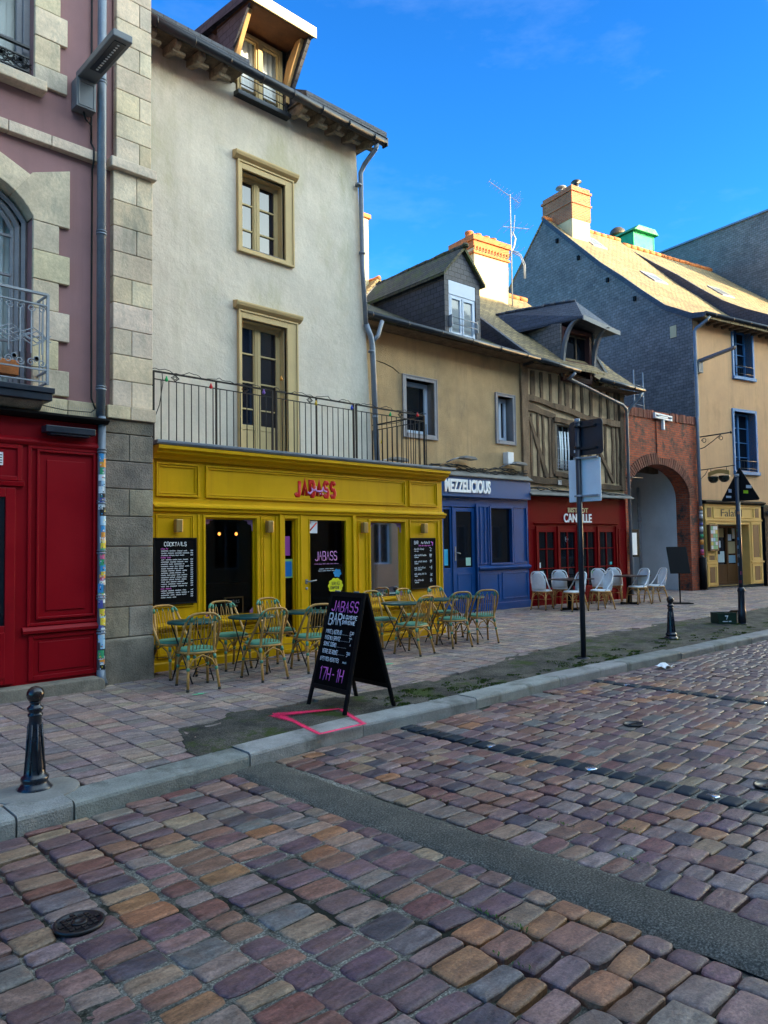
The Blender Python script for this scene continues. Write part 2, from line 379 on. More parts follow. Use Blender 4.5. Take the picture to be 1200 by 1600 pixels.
M_joint = ground_mat('gritty_mortar', (.09, .088, .072), (.19, .18, .15), (.012, .014, .008), .50, sc_=1.6)
M_jointp = ground_mat('mossy_joint_sand', (.05, .055, .035), (.09, .085, .06), (.03, .055, .012), .52, sc_=1.6)
M_asph = ground_mat('patched_asphalt', (.060, .060, .052), (.105, .10, .085), (.045, .05, .047), .6, sc_=2.5, bump=1.2)
M_asphm = ground_mat('mossy_asphalt', (.028, .027, .024), (.11, .10, .08), (.036, .056, .008), .52, sc_=3.2, bump=2.0)

# ------------------------------------------------------------------ ground
KP = [(-8, 4.80), (1.5, 4.88), (3.4, 5.02), (4.6, 5.10), (5.8, 5.02), (8, 5.05), (10, 4.95), (14, 4.74), (20, 4.45), (40, 3.4)]
def kerb_y(x):
    for (a, ya), (b, yb) in zip(KP, KP[1:]):
        if x <= b: return ya+(yb-ya)*(x-a)/(b-a)
    return KP[-1][1]
KW = .27
PATCH = [(3.02, 5.2), (3.36, 6.12), (3.7, 6.0), (4.09, 6.3), (5.06, 6.15), (6.1, 5.95), (7.58, 6.19), (9.63, 6.48), (10.94, 6.67), (13.3, 6.79), (15.85, 6.64), (19, 6.44), (30, 6.0)]
def patch_y(x):
    if x < 3.05: return 0
    for (a, ya), (b, yb) in zip(PATCH[1:], PATCH[2:]):
        if x <= b: return max(ya, 0)+(yb-ya)*(x-a)/(b-a) if x > a else 5.2+(6.12-5.2)*(x-3.02)/.34
    return 6
m = MB(); m.box(-400, 400, -400, 400, -.9, -.12); struct(m.build('ground', M_joint))
m = MB(); m.smooth = True; rj = random.Random(88); NXJ, NYJ = 290, 66
from mathutils import noise as mn
for i in range(NXJ+1):
    for j in range(NYJ+1):
        x, y = -1.7+28.8*i/NXJ, -1.5+6.6*j/NYJ
        d = mn.noise(Vector((x*.55, y*.55, 3.1))); m.v.append((x, y, -.0035-.025*max(0, min(1, .45+d*2.4-(.55 if x < 2.3 else 0)-(.9 if 4.9 < x < 5.35 or 8.2 < x < 8.7 else 0)))+rj.uniform(-.0015, .0015)))
for i in range(NXJ):
    for j in range(NYJ): a = i*(NYJ+1)+j; m.f.append((a, a+1, a+NYJ+2, a+NYJ+1)); m.c.append((1, 1, 1)); m.sm.append(True)
struct(m.build('road_bedding', M_joint))

PAL = [((.105, .070, .078), 6), ((.078, .055, .066), 5), ((.150, .092, .068), 4), ((.155, .125, .12), 3), ((.20, .11, .055), 2), ((.185, .145, .10), 3), ((.145, .125, .11), 4), ((.052, .048, .060), 3), ((.115, .060, .052), 3), ((.095, .098, .10), 2), ((.15, .105, .095), 4)]
PALW = [c for c, k in PAL for _ in range(k)]
rs = random.Random(11)
def stone(mb, x0, x1, y0, y1, z, h, col, fine=True, dome=.005, rr=rs):
    """one worn sett: an uneven four-sided block with broken corners and a nearly flat, chipped top"""
    W_, L_ = x1-x0, y1-y0; j = min(W_, L_)*.07; sk = rr.uniform(-.03, .03)*W_
    cs = [(x0+rr.uniform(-j, j*.6), y0+rr.uniform(-j*.5, j)+sk), (x1+rr.uniform(-j*.6, j), y0+rr.uniform(-j*.5, j)-sk), (x1+rr.uniform(-j*.6, j), y1+rr.uniform(-j, j*.5)-sk), (x0+rr.uniform(-j, j*.6), y1+rr.uniform(-j, j*.5)+sk)]
    out = []
    for i in range(4):
        a, b, c = Vector(cs[i-1]), Vector(cs[i]), Vector(cs[(i+1) % 4]); d1, d2 = (a-b), (c-b); r1 = rr.uniform(.006, .022)*(1 if rr.random() < .82 else 2.2)
        p1, p2 = b+d1.normalized()*min(r1, d1.length*.3), b+d2.normalized()*min(r1*rr.uniform(.7, 1.3), d2.length*.3)
        out.append(p1)
        if fine: out.append(p1*.25+p2*.25+b*.5+Vector((rr.uniform(-.002, .002), rr.uniform(-.002, .002))))
        out.append(p2)
        if fine:
            n_ = Vector((-d2.y, d2.x)).normalized()
            for t in (.36, .64): out.append(b+d2*t+n_*rr.uniform(-.004, .004)+n_*(-.003))
        else: out.append(b+d2*.5)
    n = len(out); cx, cy = sum(p.x for p in out)/n, sum(p.y for p in out)/n; tx, ty = rr.uniform(-.03, .03), rr.uniform(-.03, .03); vs = []
    hx, hy = W_/2, L_/2; rings = ((.0, -h), (.0, -.005), (.0035, -.0005), (.011, dome*.75), (.035, dome)) if fine else ((.0, -h), (.0, -.004), (.009, dome*.8), (.04, dome))
    for q, zz in rings:
        fx, fy = max(.1, 1-q/hx), max(.1, 1-q/hy)
        for p in out:
            px, py = (p.x-cx)*fx, (p.y-cy)*fy; e = 0 if zz < 0 else rr.uniform(-.0012, .0012)
            vs.append((cx+px, cy+py, z+zz+(tx*px+ty*py if zz > -h else 0)+e))
    vs.append((cx, cy, z+dome+rr.uniform(-.001, .002))); K = len(rings); fs = []
    for k in range(K-1):
        for i in range(n): fs.append((k*n+i, k*n+(i+1) % n, (k+1)*n+(i+1) % n, (k+1)*n+i))
    for i in range(n): fs.append(((K-1)*n+i, (K-1)*n+(i+1) % n, K*n))
    mb.smooth = False; mb.add(vs, fs[:2*n], col); bb = len(mb.v)-len(vs); mb.smooth = True
    for f in fs[2*n:]: mb.f.append(tuple(i+bb for i in f)); mb.c.append(col); mb.sm.append(True)
def varcol(c, rr, v=.16): 
    k = rr.uniform(1-v, 1+v); return tuple(max(.01, x*k*t*rr.uniform(.94, 1.06)) for x, t in zip(c, (1.40, 1.20, 1.12)))
mb = MB(); mdark = MB()
x = -1.6; studs = []
cols = []
while x < 27:
    wd = rs.uniform(.185, .27)
    for lo, hi, kind in ((3.16, 3.57, 'strip'), (5.02, 5.215, 'dark'), (8.35, 8.54, 'dark')):
        if x < lo and x+wd > lo-.1:
            wd = lo-x
        if abs(x-lo) < 1e-6:
            wd = hi-lo; cols.append((x, wd, kind)); x += wd; wd = rs.uniform(.2, .27)
    cols.append((x, wd, 'n')); x += wd
for x, wd, kind in cols:
    if kind == 'strip': continue
    ylo = min(-1.4 if x < 12 else 99, .27*x-1.2)
    if x > 14: ylo = .27*x-.6
    y = ylo+rs.uniform(0, .15); yend = kerb_y(x+wd/2)-.015
    while y < yend:
        L = rs.uniform(.115, .185) if kind == 'n' else rs.uniform(.15, .17)
        L = min(L, yend-y)
        if L > .05:
            g = (.006 if rs.random() < .75 else .011) if x > 2.3 else rs.uniform(.009, .015)
            bow = .02*sin(y*2.1+x*3)
            if kind == 'dark': stone(mdark, x+.018+bow*.2, x+wd-.012+bow*.2, y+.012, y+L-.018, .007, .04, varcol((.006, .011, .018), rs, .3))
            else:
                c = varcol(rs.choice(PALW), rs)
                if x > 9: c = tuple(.6*a+.4*b for a, b in zip(c, (.13, .105, .11)))
                if wd > .12: stone(mb, x+g+bow, x+wd-g+bow, y+g*.8, y+L-g*.8, .001+rs.uniform(-.004, .004), .04, c, x < 9.5, dome=rs.uniform(.002, .006))
        y += L
struct(mb.build('cobbled_road', M_sett)); struct(mdark.build('parking_bay_marking_setts', mat('blue_black_sett', (.010, .019, .030), .62, .35, 6, 60, .5, .004, spec=.25)))
# far and side cobbles beyond the modelled setts: a sheet with a sett pattern
M_farsett = brickmat('distant_setts', (.12, .075, .075), (.16, .11, .095), (.07, .07, .06), .16, .24, .012, .6, .8, fine=20)
m = MB(); m.quad((27, -6, -.003), (60, -6, -.003), (60, 2.3, -.003), (27, 4.0, -.003)); m.quad((-40, -6, -.003), (-1.62, -6, -.003), (-1.62, 4.83, -.003), (-40, 4.7, -.003))
m.quad((-1.6, -6, -.0034), (27, -6, -.0034), (27, -1.42, -.0034), (-1.6, -1.42, -.0034)); struct(m.build('distant_road', M_farsett))
# asphalt trench strip across the road
mb = MB(); mb.smooth = True; nx, ny = 7, 70; r2 = random.Random(3)
for j in range(ny+1):
    y = -1.5+(5.0+1.5)*j/ny
    for i in range(nx+1):
        u = i/nx; e = .018*sin(y*3.1)+.014*sin(y*11)+.010*sin(y*29) if i in (0, nx) else 0
        mb.v.append((3.145+.44*u+(e if i == 0 else -e)+.03*sin(y*1.3), y, .006+.006*sin(pi*u)+r2.uniform(-.0015, .0015)-(.02 if i in (0, nx) else 0)))
for j in range(ny):
    for i in range(nx):
        a = j*(nx+1)+i; mb.f.append((a, a+1, a+nx+2, a+nx+1)); mb.c.append((1, 1, 1)); mb.sm.append(True)
struct(mb.build('asphalt_strip', M_asph))

# pavement base, pavers, mossy asphalt patch
m = MB()
for (xa, ya), (xb, yb) in zip(KP, KP[1:]): m.quad((xa, ya+.15, .075), (xb, yb+.15, .075), (xb, 14, .255), (xa, 14, .255))
struct(m.build('pavement_bedding', M_jointp))
PP = [((.175, .155, .145), 4), ((.15, .135, .135), 4), ((.205, .175, .15), 3), ((.125, .122, .13), 3), ((.22, .195, .16), 2), ((.185, .145, .13), 2)]
PPW = [c for c, k in PP for _ in range(k)]
mb = MB(); r3 = random.Random(5); x = -3.0
def wall_line(x):
    if x < 4.4: return 8.55
    if x < 10.1: return 8.95
    return 11.2
while x < 30:
    wd = r3.uniform(.20, .26) if x < 12 else r3.uniform(.3, .36)
    y = kerb_y(x)+KW+.01+r3.uniform(0, .05); ye = wall_line(x)
    while y < ye:
        L = r3.uniform(.13, .19) if x < 12 else r3.uniform(.2, .28)
        cx, cy = x+wd/2, y+L/2
        inp = x > 3.0 and cy < patch_y(cx)+r3.uniform(-.05, .05)
        if not inp and not ((cx-1.83)**2+(cy-5.34)**2 < .05):
            g = .004; dz = r3.uniform(-.003, .003); z = .02*cy+dz; c = varcol(r3.choice(PPW), r3, .13)
            b = .007; q = [r3.uniform(-.004, .004) for _ in range(4)]; tl = [r3.uniform(-.0015, .0015) for _ in range(4)]
            x0, x1, y0, y1 = x+g+q[0], x+wd-g+q[1], y+g+q[2], y+L-g+q[3]
            vs = [(x0, y0, z-.03), (x1, y0, z-.03), (x1, y1, z-.03), (x0, y1, z-.03), (x0, y0, z-b*.7), (x1, y0, z-b*.7), (x1, y1, z-b*.7), (x0, y1, z-b*.7),
                  (x0+b, y0+b, z+tl[0]), (x1-b, y0+b, z+tl[1]), (x1-b, y1-b, z+tl[2]), (x0+b, y1-b, z+tl[3])]
            mb.smooth = False
            mb.add(vs, [(8, 9, 10, 11), (4, 5, 9, 8), (5, 6, 10, 9), (6, 7, 11, 10), (7, 4, 8, 11), (0, 1, 5, 4), (1, 2, 6, 5), (2, 3, 7, 6), (3, 0, 4, 7)], c)
        y += L
    x += wd
struct(mb.build('pavement', M_paver))
mb = MB(); r4 = random.Random(9); nx, ny = 150, 12
for i in range(nx+1):
    x = 3.02+27*(i/nx)**1.5
    yt = max(patch_y(x+.02), 5.3)+.10*sin(x*2.3)+.06*sin(x*5.1)+.09
    for j in range(ny+1):
        v = j/ny; y0 = kerb_y(x)+KW-.01; y = y0+(yt-y0)*v
        mb.v.append((x, y, .02*y+.004+r4.uniform(-.005, .005)+.006*sin(x*4)*sin(y*9)-(.02 if j == ny else 0)-.012*(x > 6 and r4.random() < .1)))
for i in range(nx):
    for j in range(ny):
        a = i*(ny+1)+j; mb.f.append((a, a+1, a+ny+2, a+ny+1)); mb.c.append((1, 1, 1)); mb.sm.append(True)
struct(mb.build('pavement_asphalt_patch', M_asphm))
m = MB(); m.lathe([(.30, -.05), (.29, .004), (.2, .006)], (1.83, 5.36, .108), 20); struct(m.build('bollard_bedding', M_conc, bevel=.003))

# kerb of granite blocks
mb = MB(); x = -6; r5 = random.Random(21); ends = [1.93]
while x < 38:
    L = r5.uniform(1.0, 1.7)
    if x < 1.93 < x+L+.3: L = 1.93-x
    y0, y1 = kerb_y(x), kerb_y(x+L); dz = r5.uniform(-.008, .008); k = r5.uniform(.85, 1.2)
    top = .105+dz; n = 6
    prof = [(0, -.05), (0, top-.03), (.008, top-.012), (.025, top-.001), (.05, top), (KW, top+.004), (KW, -.05)]
    vs = []; 
    for i in range(n+1):
        t = i/n; xx = x+.006+(L-.012)*t; yy = y0+(y1-y0)*t; wob = r5.uniform(-.004, .004)
        for a, b in prof: vs.append((xx, yy+a+wob*.8, b+wob*.3))
    P = len(prof); fs = []
    for i in range(n):
        for j in range(P-1): fs.append((i*P+j, i*P+j+1, (i+1)*P+j+1, (i+1)*P+j))
    fs += [tuple(range(P)), tuple(range(n*P, (n+1)*P))[::-1]]
    mb.add(vs, fs, (k, k*r5.uniform(.97, 1.03), k)); x += L
struct(mb.build('kerb', M_kerb))

# pink spray square on the asphalt and kerb
T = NT('pink_spray_paint'); uv = T.coord('UV'); at = T.n('Attribute', attribute_name='Col')
nz = T.noise(45, 6, .8, T.coord()); sep = T.n('SeparateColor'); T.l(at.outputs['Color'], sep.inputs[0])
mlt = T.n('Math', operation='MULTIPLY_ADD'); T.l(sep.outputs[0], mlt.inputs[0]); mlt.inputs[1].default_value = 1.0; 
sb_ = T.n('Math', operation='SUBTRACT'); T.l(nz, sb_.inputs[0]); sb_.inputs[1].default_value = .78; T.l(sb_.outputs[0], mlt.inputs[2])
al = T.ramp(mlt.outputs[0], [(.12, 0.0), (.70, .88)]); T.l(al, T.b.inputs['Alpha'])
M_pink = T.out((.95, .02, .13), .8)
def srf(x, y):
    k = kerb_y(x)
    return (.02*y+.012) if y > k+KW else .1185
m = MB()
def spray(pts, wd, spread):
    pts = [Vector((*p, 0)) for p in pts]; out = []
    for a, b in zip(pts, pts[1:]):
        n = max(2, int((b-a).length/.03))
        out += [a+(b-a)*i/n for i in range(n)]
    out.append(pts[-1]); rows = []
    for i, p in enumerate(out):
        d = (out[min(i+1, len(out)-1)]-out[max(i-1, 0)]).normalized(); nrm = Vector((-d.y, d.x, 0)); row = []
        s_ = spread(i/len(out))
        for q, al_ in ((-wd-s_, 0), (-wd*.45-s_*.3, .75), (0, 1), (wd*.45+s_*.3, .75), (wd+s_, 0)):
            v = p+nrm*q; row.append((v.x, v.y, srf(v.x, v.y), al_))
        rows.append(row)
    for r0, r1 in zip(rows, rows[1:]):
        for j in range(4):
            b = len(m.v); m.v += [r0[j][:3], r0[j+1][:3], r1[j+1][:3], r1[j][:3]]; m.f.append((b, b+1, b+2, b+3))
            m.c.append([r0[j][3], r0[j+1][3], r1[j+1][3], r1[j][3]]); m.sm.append(False)
spray([(4.84, 5.66), (4.60, 5.05), (4.09, 5.06), (4.21, 5.58)], .040, lambda t: .012)
spray([(4.84, 5.67), (4.22, 5.92)], .045, lambda t: .12*t)
spray([(4.21, 5.56), (4.24, 5.92)], .045, lambda t: .12*t)
_c = m.c; m.c = [(1, 1, 1)]*len(_c); o = m.build('pink_spray_square', M_pink)
cd_ = o.data.color_attributes['Col']
for p, c in zip(o.data.polygons, _c):
    base = min(p.vertices)
    for li in p.loop_indices: cd_.data[li].color = (c[o.data.loops[li].vertex_index-base],)*3+(1,)
tag(o, 'square outline sprayed in bright pink paint across pavement asphalt and kerb', 'spray marking')
def decal(name, pts, z, mt, label, cat):
    m = MB(); m.prism(pts, 'z', z, z+.003); return tag(m.build(name, mt), label, cat)
# metal studs and covers set in the road
m = MB(); m.lathe([(.048, -.01), (.047, .001), (.038, .004), (.0, .005)], (0, 0, 0), 20)
M_stud = mat('polished_steel', (.75, .80, .86), .22, .1, 6, metal=.9)
for i, (x, y) in enumerate(((5.12, 4.0), (5.12, 3.05), (5.12, 2.13), (5.12, 1.2), (8.44, 4.5), (8.44, 3.97), (8.44, 3.45), (8.44, 2.95), (8.44, 2.4))):
    o = m.build('road_stud', M_stud) if i == 0 else copy_tree(s0)
    if i == 0: s0 = o
    o.location = (x, y, .008)
    near = x < 6
    tag(o, ('round steel stud in the nearer line of dark setts, number %s from the kerb' if near else 'round steel stud in the farther line of dark setts, number %s from the kerb') % ('one two three four five six'.split()[i if near else i-4]), 'road stud', 'steel studs marking the parking bays')
m = MB(); m.lathe([(.112, 0), (.112, .014), (.098, .016), (.096, .011), (.0, .011)], (0, 0, 0), 28)
for k in range(-3, 4):
    for j in range(-3, 4):
        if 1.5 < math.hypot(k, j) < 3.1: m.box(k*.027-.010, k*.027+.010, j*.027-.010, j*.027+.010, .011, .016)
m.lathe([(.036, .011), (.034, .017), (.02, .017), (.018, .012)], (0, 0, 0), 16)
o = m.build('valve_cover', M_iron); o.location = (1.40, 3.50, .008); tag(o, 'small round black iron valve cover among the setts at lower left', 'valve cover')
for i, (x, y) in enumerate(((6.48, 3.48), (5.45, 1.94))):
    m = MB(); m.lathe([(.10, 0), (.10, .012), (.085, .012), (.083, .006), (0, .006)], (0, 0, 0), 20); m.box(-.06, .06, -.012, .012, .006, .012)
    o = m.build('water_cover', M_iron); o.location = (x+.15, y, .006); o.scale = (1.1, .9, 1)
    tag(o, ['small dark iron cover in the setts beyond the nearer line of studs', 'small dark iron cover at the right edge by the nearer line of studs'][i], 'valve cover')
# a crumpled paper in the gutter
m = MB(); rp = random.Random(2); pts = [(i*.06-.12+rp.uniform(-.01, .01), j*.05-.08+rp.uniform(-.01, .01), rp.uniform(.0, .05)) for j in range(4) for i in range(5)]
m.add(pts, [(j*5+i, j*5+i+1, j*5+i+6, j*5+i+5) for j in range(3) for i in range(4)]); o = m.build('paper_scrap', M_lwhite); o.location = (9.9, 4.72, .015)
sl = o.modifiers.new('s', 'SOLIDIFY'); sl.thickness = .002
tag(o, 'crumpled white paper lying on the setts by the kerb', 'litter')
# weeds in the joints of the foreground
m = MB(); rw = random.Random(8)
for cx, cy, nn in ((2.86, 2.25, 26), (2.78, 2.10, 22), (2.62, 2.75, 16), (4.0, 2.62, 20), (4.15, 2.3, 14), (3.86, 3.4, 12), (2.45, 1.95, 14), (3.8, 2.0, 12)):
    cx = min((c_[0] for c_ in cols), key=lambda q: abs(q-cx))
    for _ in range(nn):
        x, y = cx+rw.gauss(0, .007), cy+rw.gauss(0, .07); a = rw.uniform(0, 6.28); h = rw.uniform(.008, .022); l_ = rw.uniform(.008, .018)
        m.quad((x, y, .0), (x+cos(a+.5)*l_*.5, y+sin(a+.5)*l_*.5, h*.7), (x+cos(a)*l_, y+sin(a)*l_, h), (x+cos(a-.5)*l_*.5, y+sin(a-.5)*l_*.5, h*.7))
struct(m.build('joint_weeds', mat('fresh_green_weed', (.07, .19, .015), .7, .3, 5)), 'stuff')['label'] = 'tiny green weeds and moss growing in the joints of the setts'

# ------------------------------------------------------------------ lettering
GL = {'A':'002640 1333','B':'00063645443303 334241300 0','C':'45361605011030 3041','D':'00062645412000','E':'46060040 0333','F':'460600 0333','G':'4536160501103041 412323','H':'0006 4046 0343','I':'2026',
 'J':'4641301001','K':'0006 460340','L':'060040','M':'0006234640','N':'00064046','O':'160501103041453616','P':'000636454433 3303','Q':'160501103041453616 2240','R':'000636454433 3303 2340','S':'453616050413334241301001',
 'T':'0646 2620','U':'060110304146','V':'062046','W':'0610243046','X':'0046 0640','Y':'062346 2320','Z':'06460040','0':'160501103041453616','1':'152620','2':'05163645440040','3':'051636454433 33424130 301001','4':'36024 2 3630',
 '5':'460603334241301001','7':'064620','8':'13040516364544331302011030414233','-':'1333','&':'40041526340110 3042','E~':''}
GL['B'] = '00063645443303 3342413000'; GL['4'] = '360242 3630'; GL['&'] = '400415263401103042'; GL['3'] = '05163645443313 3342413010'
def strokes(mb, txt, x, z, h, wr, r, y=0, jit=0, gap=.35, flat=.35, rr=random.Random(4), slope=0, n=6):
    """hand lettering: each letter drawn with strokes of radius r in the xz plane"""
    wd = h*wr; x0 = x
    for ch in txt:
        if ch == ' ': x += wd*.8; continue
        g = GL.get(ch)
        if g:
            dz = rr.uniform(-jit, jit)*h; 
            for pl in g.split():
                pts = []
                for i in range(0, len(pl)-1, 2):
                    u, v = int(pl[i])/4, int(pl[i+1])/6
                    pts.append((x+u*wd+rr.uniform(-jit, jit)*wd*.6, y, z+v*h+dz+slope*(x-x0)+rr.uniform(-jit, jit)*h*.4))
                mb.tube(pts, r, n, flat)
        x += wd*(1+gap) if ch not in 'I1' else wd*(.72+gap*.7)
    return x
def text_w(txt, h, wr, gap=.35):
    return sum(h*wr*(.8 if c == ' ' else (1+gap if c != 'I' else .75+gap*.7)) for c in txt)-h*wr*gap
def scribble(mb, x0, x1, z, h, r, y, rr, dens=1.0):
    """a line of handwriting too small to read"""
    x = x0
    while x < x1:
        L = min(rr.uniform(.04, .11), x1-x); pts = []; n = max(3, int(L/(h*.35)*dens))
        for i in range(n+1): pts.append((x+L*i/n, y, z+(h if i % 2 else 0)*rr.uniform(.5, 1)))
        if L > .012: mb.tube(pts, r, 4, .4)
        x += L+rr.uniform(.012, .022)
def font_mesh(name, txt, width, height, x, z, y, mt, parent, depth=.01, off=.0, mtname=None, center=False):
    """sans lettering scaled to a given width and cap height, facing -y"""
    cu = bpy.data.curves.new(name, 'FONT'); cu.body = txt; cu.size = 1; cu.offset = off; cu.extrude = .5
    ob = bpy.data.objects.new(name, cu); C.objects.link(ob)
    bpy.context.view_layer.update()
    me = bpy.data.meshes.new_from_object(ob.evaluated_get(bpy.context.evaluated_depsgraph_get()))
    C.objects.unlink(ob); bpy.data.objects.remove(ob); bpy.data.curves.remove(cu)
    xs = [v.co.x for v in me.vertices]; ys = [v.co.y for v in me.vertices]
    sx = width/(max(xs)-min(xs)); sy = height/(max(ys)-min(ys)); mx, my = min(xs), min(ys)
    for v in me.vertices: v.co = Vector((x+(v.co.x-mx)*sx, y+(-.5-v.co.z)*depth, z+(v.co.y-my)*sy))
    me.name = name; me.materials.clear(); me.materials.append(mt)
    o = bpy.data.objects.new(name, me); C.objects.link(o); o.parent = parent; return o

# ------------------------------------------------------------------ houses across the street, which shade it
def opposite(x0, x1, h, ridge, col, label):
    o = empty('house_across_the_street', (x0, -5.4, 0), 0, label, 'house', 'houses across the street behind the camera')
    L = x1-x0; m = MB(); holes = []
    n = int(L/2.6)
    for i in range(n):
        for z in (1.0, 4.0, 7.0, 10.0):
            if z+1.9 < h: holes.append((.8+i*2.6, 1.9+i*2.6, z, z+1.8))
    m.wall(0, L, 0, h, 0, holes, -.25); m.quad((0, 0, 0), (0, -9, 0), (0, -9, h), (0, 0, h)); m.quad((L, 0, 0), (L, -9, 0), (L, -9, h), (L, 0, h)); m.quad((0, -9, 0), (L, -9, 0), (L, -9, h), (0, -9, h))
    m.build('wall', col, o)
    m = MB(); m.prism([(.4, h), (.4, h+.12), (-4.5, ridge), (-9.3, h+.12), (-9.3, h)], 'x', -.1, L+.1); m.build('roof', M_slate_d, o)
    for a, b, c, d in holes:
        m = MB(); m.frame(a, b, c, d, -.24, -.17, .06); m.box((a+b)/2-.03, (a+b)/2+.03, -.23, -.18, c, d); w_ = m.build('window', M_white, o)
        m = MB(); m.quad((a, -.215, c), (b, -.215, c), (b, -.215, d), (a, -.215, d)); m.build('pane', M_dglass, w_)
opposite(-14, 1.6, 11.0, 15.2, M_cream, 'long cream house across the street, nearest the left end of the row')
opposite(1.7, 13.2, 11.6, 15.9, M_limewash, 'white house across the street between two taller-roofed neighbours')
opposite(13.3, 24.0, 12.0, 16.1, M_tan, 'apricot house across the street, tallest of the row')
opposite(24.1, 33.0, 11.0, 16.4, M_beige, 'beige low house across the street beyond the apricot one')
opposite(33.1, 52.0, 11.2, 15.3, M_lime, 'pale stone house across the street at the far right end')

# ------------------------------------------------------------------ 1. mauve corner house at the left
A = empty('town_house', (0, 8.6, 0), 0, 'mauve rendered town house with pale stone quoins and a crimson shopfront', 'house')
def stones(mb, rows, y0, y1, rr, base=(1, 1, 1)):
    for (x0, x1, z0, z1) in rows:
        k = rr.uniform(.82, 1.12); mb.box(x0+.003, x1-.003, y0, y1, z0+.003, z1-.003, (k, k*rr.uniform(.96, 1.02), k*rr.uniform(.86, 1.05)))
ra = random.Random(31)
m = MB()
AH = 12.4
ax0 = -6
m.wall(ax0, 3.80, 0, AH, 0, [(1.62, 2.87, 7.05, 9.3), (1.62, 2.87, 3.47, 5.95), (-1.9, -.65, 7.05, 9.3), (-1.9, -.65, 3.47, 5.95), (1.62, 2.87, 10, 12)], .30)
m.quad((ax0, 0, 0), (ax0, 8, 0), (ax0, 8, AH), (ax0, 0, AH)); m.quad((4.27, .06, 0), (4.27, 8, 0), (4.27, 8, AH), (4.27, .06, AH)); m.quad((ax0, 8, 0), (4.27, 8, 0), (4.27, 8, AH), (ax0, 8, AH))
m.quad((3.79, .0, 0), (4.27, .0, 0), (4.27, .0, AH), (3.79, .0, AH))
m.build('wall', M_render, A)
m = MB(); m.prism([(-.4, AH), (-.4, AH+.15), (4, AH+3.6), (8.3, AH+.15), (8.3, AH)], 'x', ax0-.2, 4.4); m.build('roof', M_slate_d, A)
# arch infill over the lower window (stone lintel with segmental underside)
def voussoirs(m, cx, hw, zs, rise, zt, y0, y1, outer):
    n = 5; Rr = (hw*hw+rise*rise)/(2*rise); zc = zs+rise-Rr; a0 = math.asin(hw/Rr)
    for i in range(n):
        t0, t1 = -a0+2*a0*i/n, -a0+2*a0*(i+1)/n; k = ra.uniform(.88, 1.1)
        sub = 3; inner = [(cx+Rr*sin(t0+(t1-t0)*q/sub), zc+Rr*cos(t0+(t1-t0)*q/sub)) for q in range(sub+1)]
        if i in (0, n-1):
            s_ = -1 if i == 0 else 1; far = cx+s_*outer
            te = t1 if i == 0 else t0; nb = (cx+(Rr+.30)*sin(te), zc+(Rr+.30)*cos(te)+.03)
            poly = inner + ([nb, (far, zt-.02), (far, zs-.03), (cx+s_*hw, zs-.03)] if i == 0 else [(cx+s_*hw, zs-.03), (far, zs-.03), (far, zt-.02), nb])
        else:
            poly = inner+[(cx+(Rr+.29+.05*(i == 2))*sin(t1), zc+(Rr+.29+.05*(i == 2))*cos(t1)), (cx+(Rr+.29+.05*(i == 2))*sin(t0), zc+(Rr+.29+.05*(i == 2))*cos(t0))]
        m.prism([(px+(cx-px)*.0, pz) for px, pz in poly], 'y', y0, y1, (k, k, k*.95))
for cx in (2.245, -1.275):
    m = MB()
    voussoirs(m, cx, .625, 5.50, .38, 6.18, -.045, .26, 1.03)
    z = 5.47; w_ = 0
    while z > 3.55:
        z0 = z-.335; e = .29 if w_ == 0 else .41; w_ ^= 1
        for s_ in (-1, 1):
            a, b = (cx+.625, cx+.625+e) if s_ > 0 else (cx-.625-e, cx-.625)
            stones(m, [(a, b, max(z0, 3.5), z)], -.04 if w_ else -.045, .26, ra)
        z = z0
    m.build('arched_stone_surround', M_lime, A, bevel=.008); m = MB()
    z = 9.3; w_ = 1
    while z > 7.1:
        z0 = z-.335; e = .29 if w_ == 0 else .37; w_ ^= 1
        for s_ in (-1, 1):
            a, b = (cx+.625, cx+.625+e) if s_ > 0 else (cx-.625-e, cx-.625)
            stones(m, [(a, b, max(z0, 7.05), z)], -.04 if w_ else -.045, .26, ra)
        z = z0
    stones(m, [(cx-.625-.3, cx+.625+.3, 9.3, 9.65)], -.045, .26, ra)
    m.build('stone_surround', M_lime, A, bevel=.008); m = MB()
    m.box(cx-.73, cx+.73, -.16, .28, 6.93, 7.05); m.build('window_sill', M_lime, A, bevel=.015)
m = MB(); x = ax0
while x < 3.55:
    L = min(ra.uniform(.35, .7), 3.6-x); stones(m, [(x, x+L, 6.36, 6.49)], -.09, .05, ra); x += L
m.build('string_course', M_lime, A, bevel=.01); m = MB(); x = ax0
while x < 3.55:
    L = min(ra.uniform(.35, .6), 3.6-x); stones(m, [(x, x+L, 3.28, 3.47)], -.05, .05, ra, ); x += L
m.build('string_course', M_lime, A, bevel=.01)
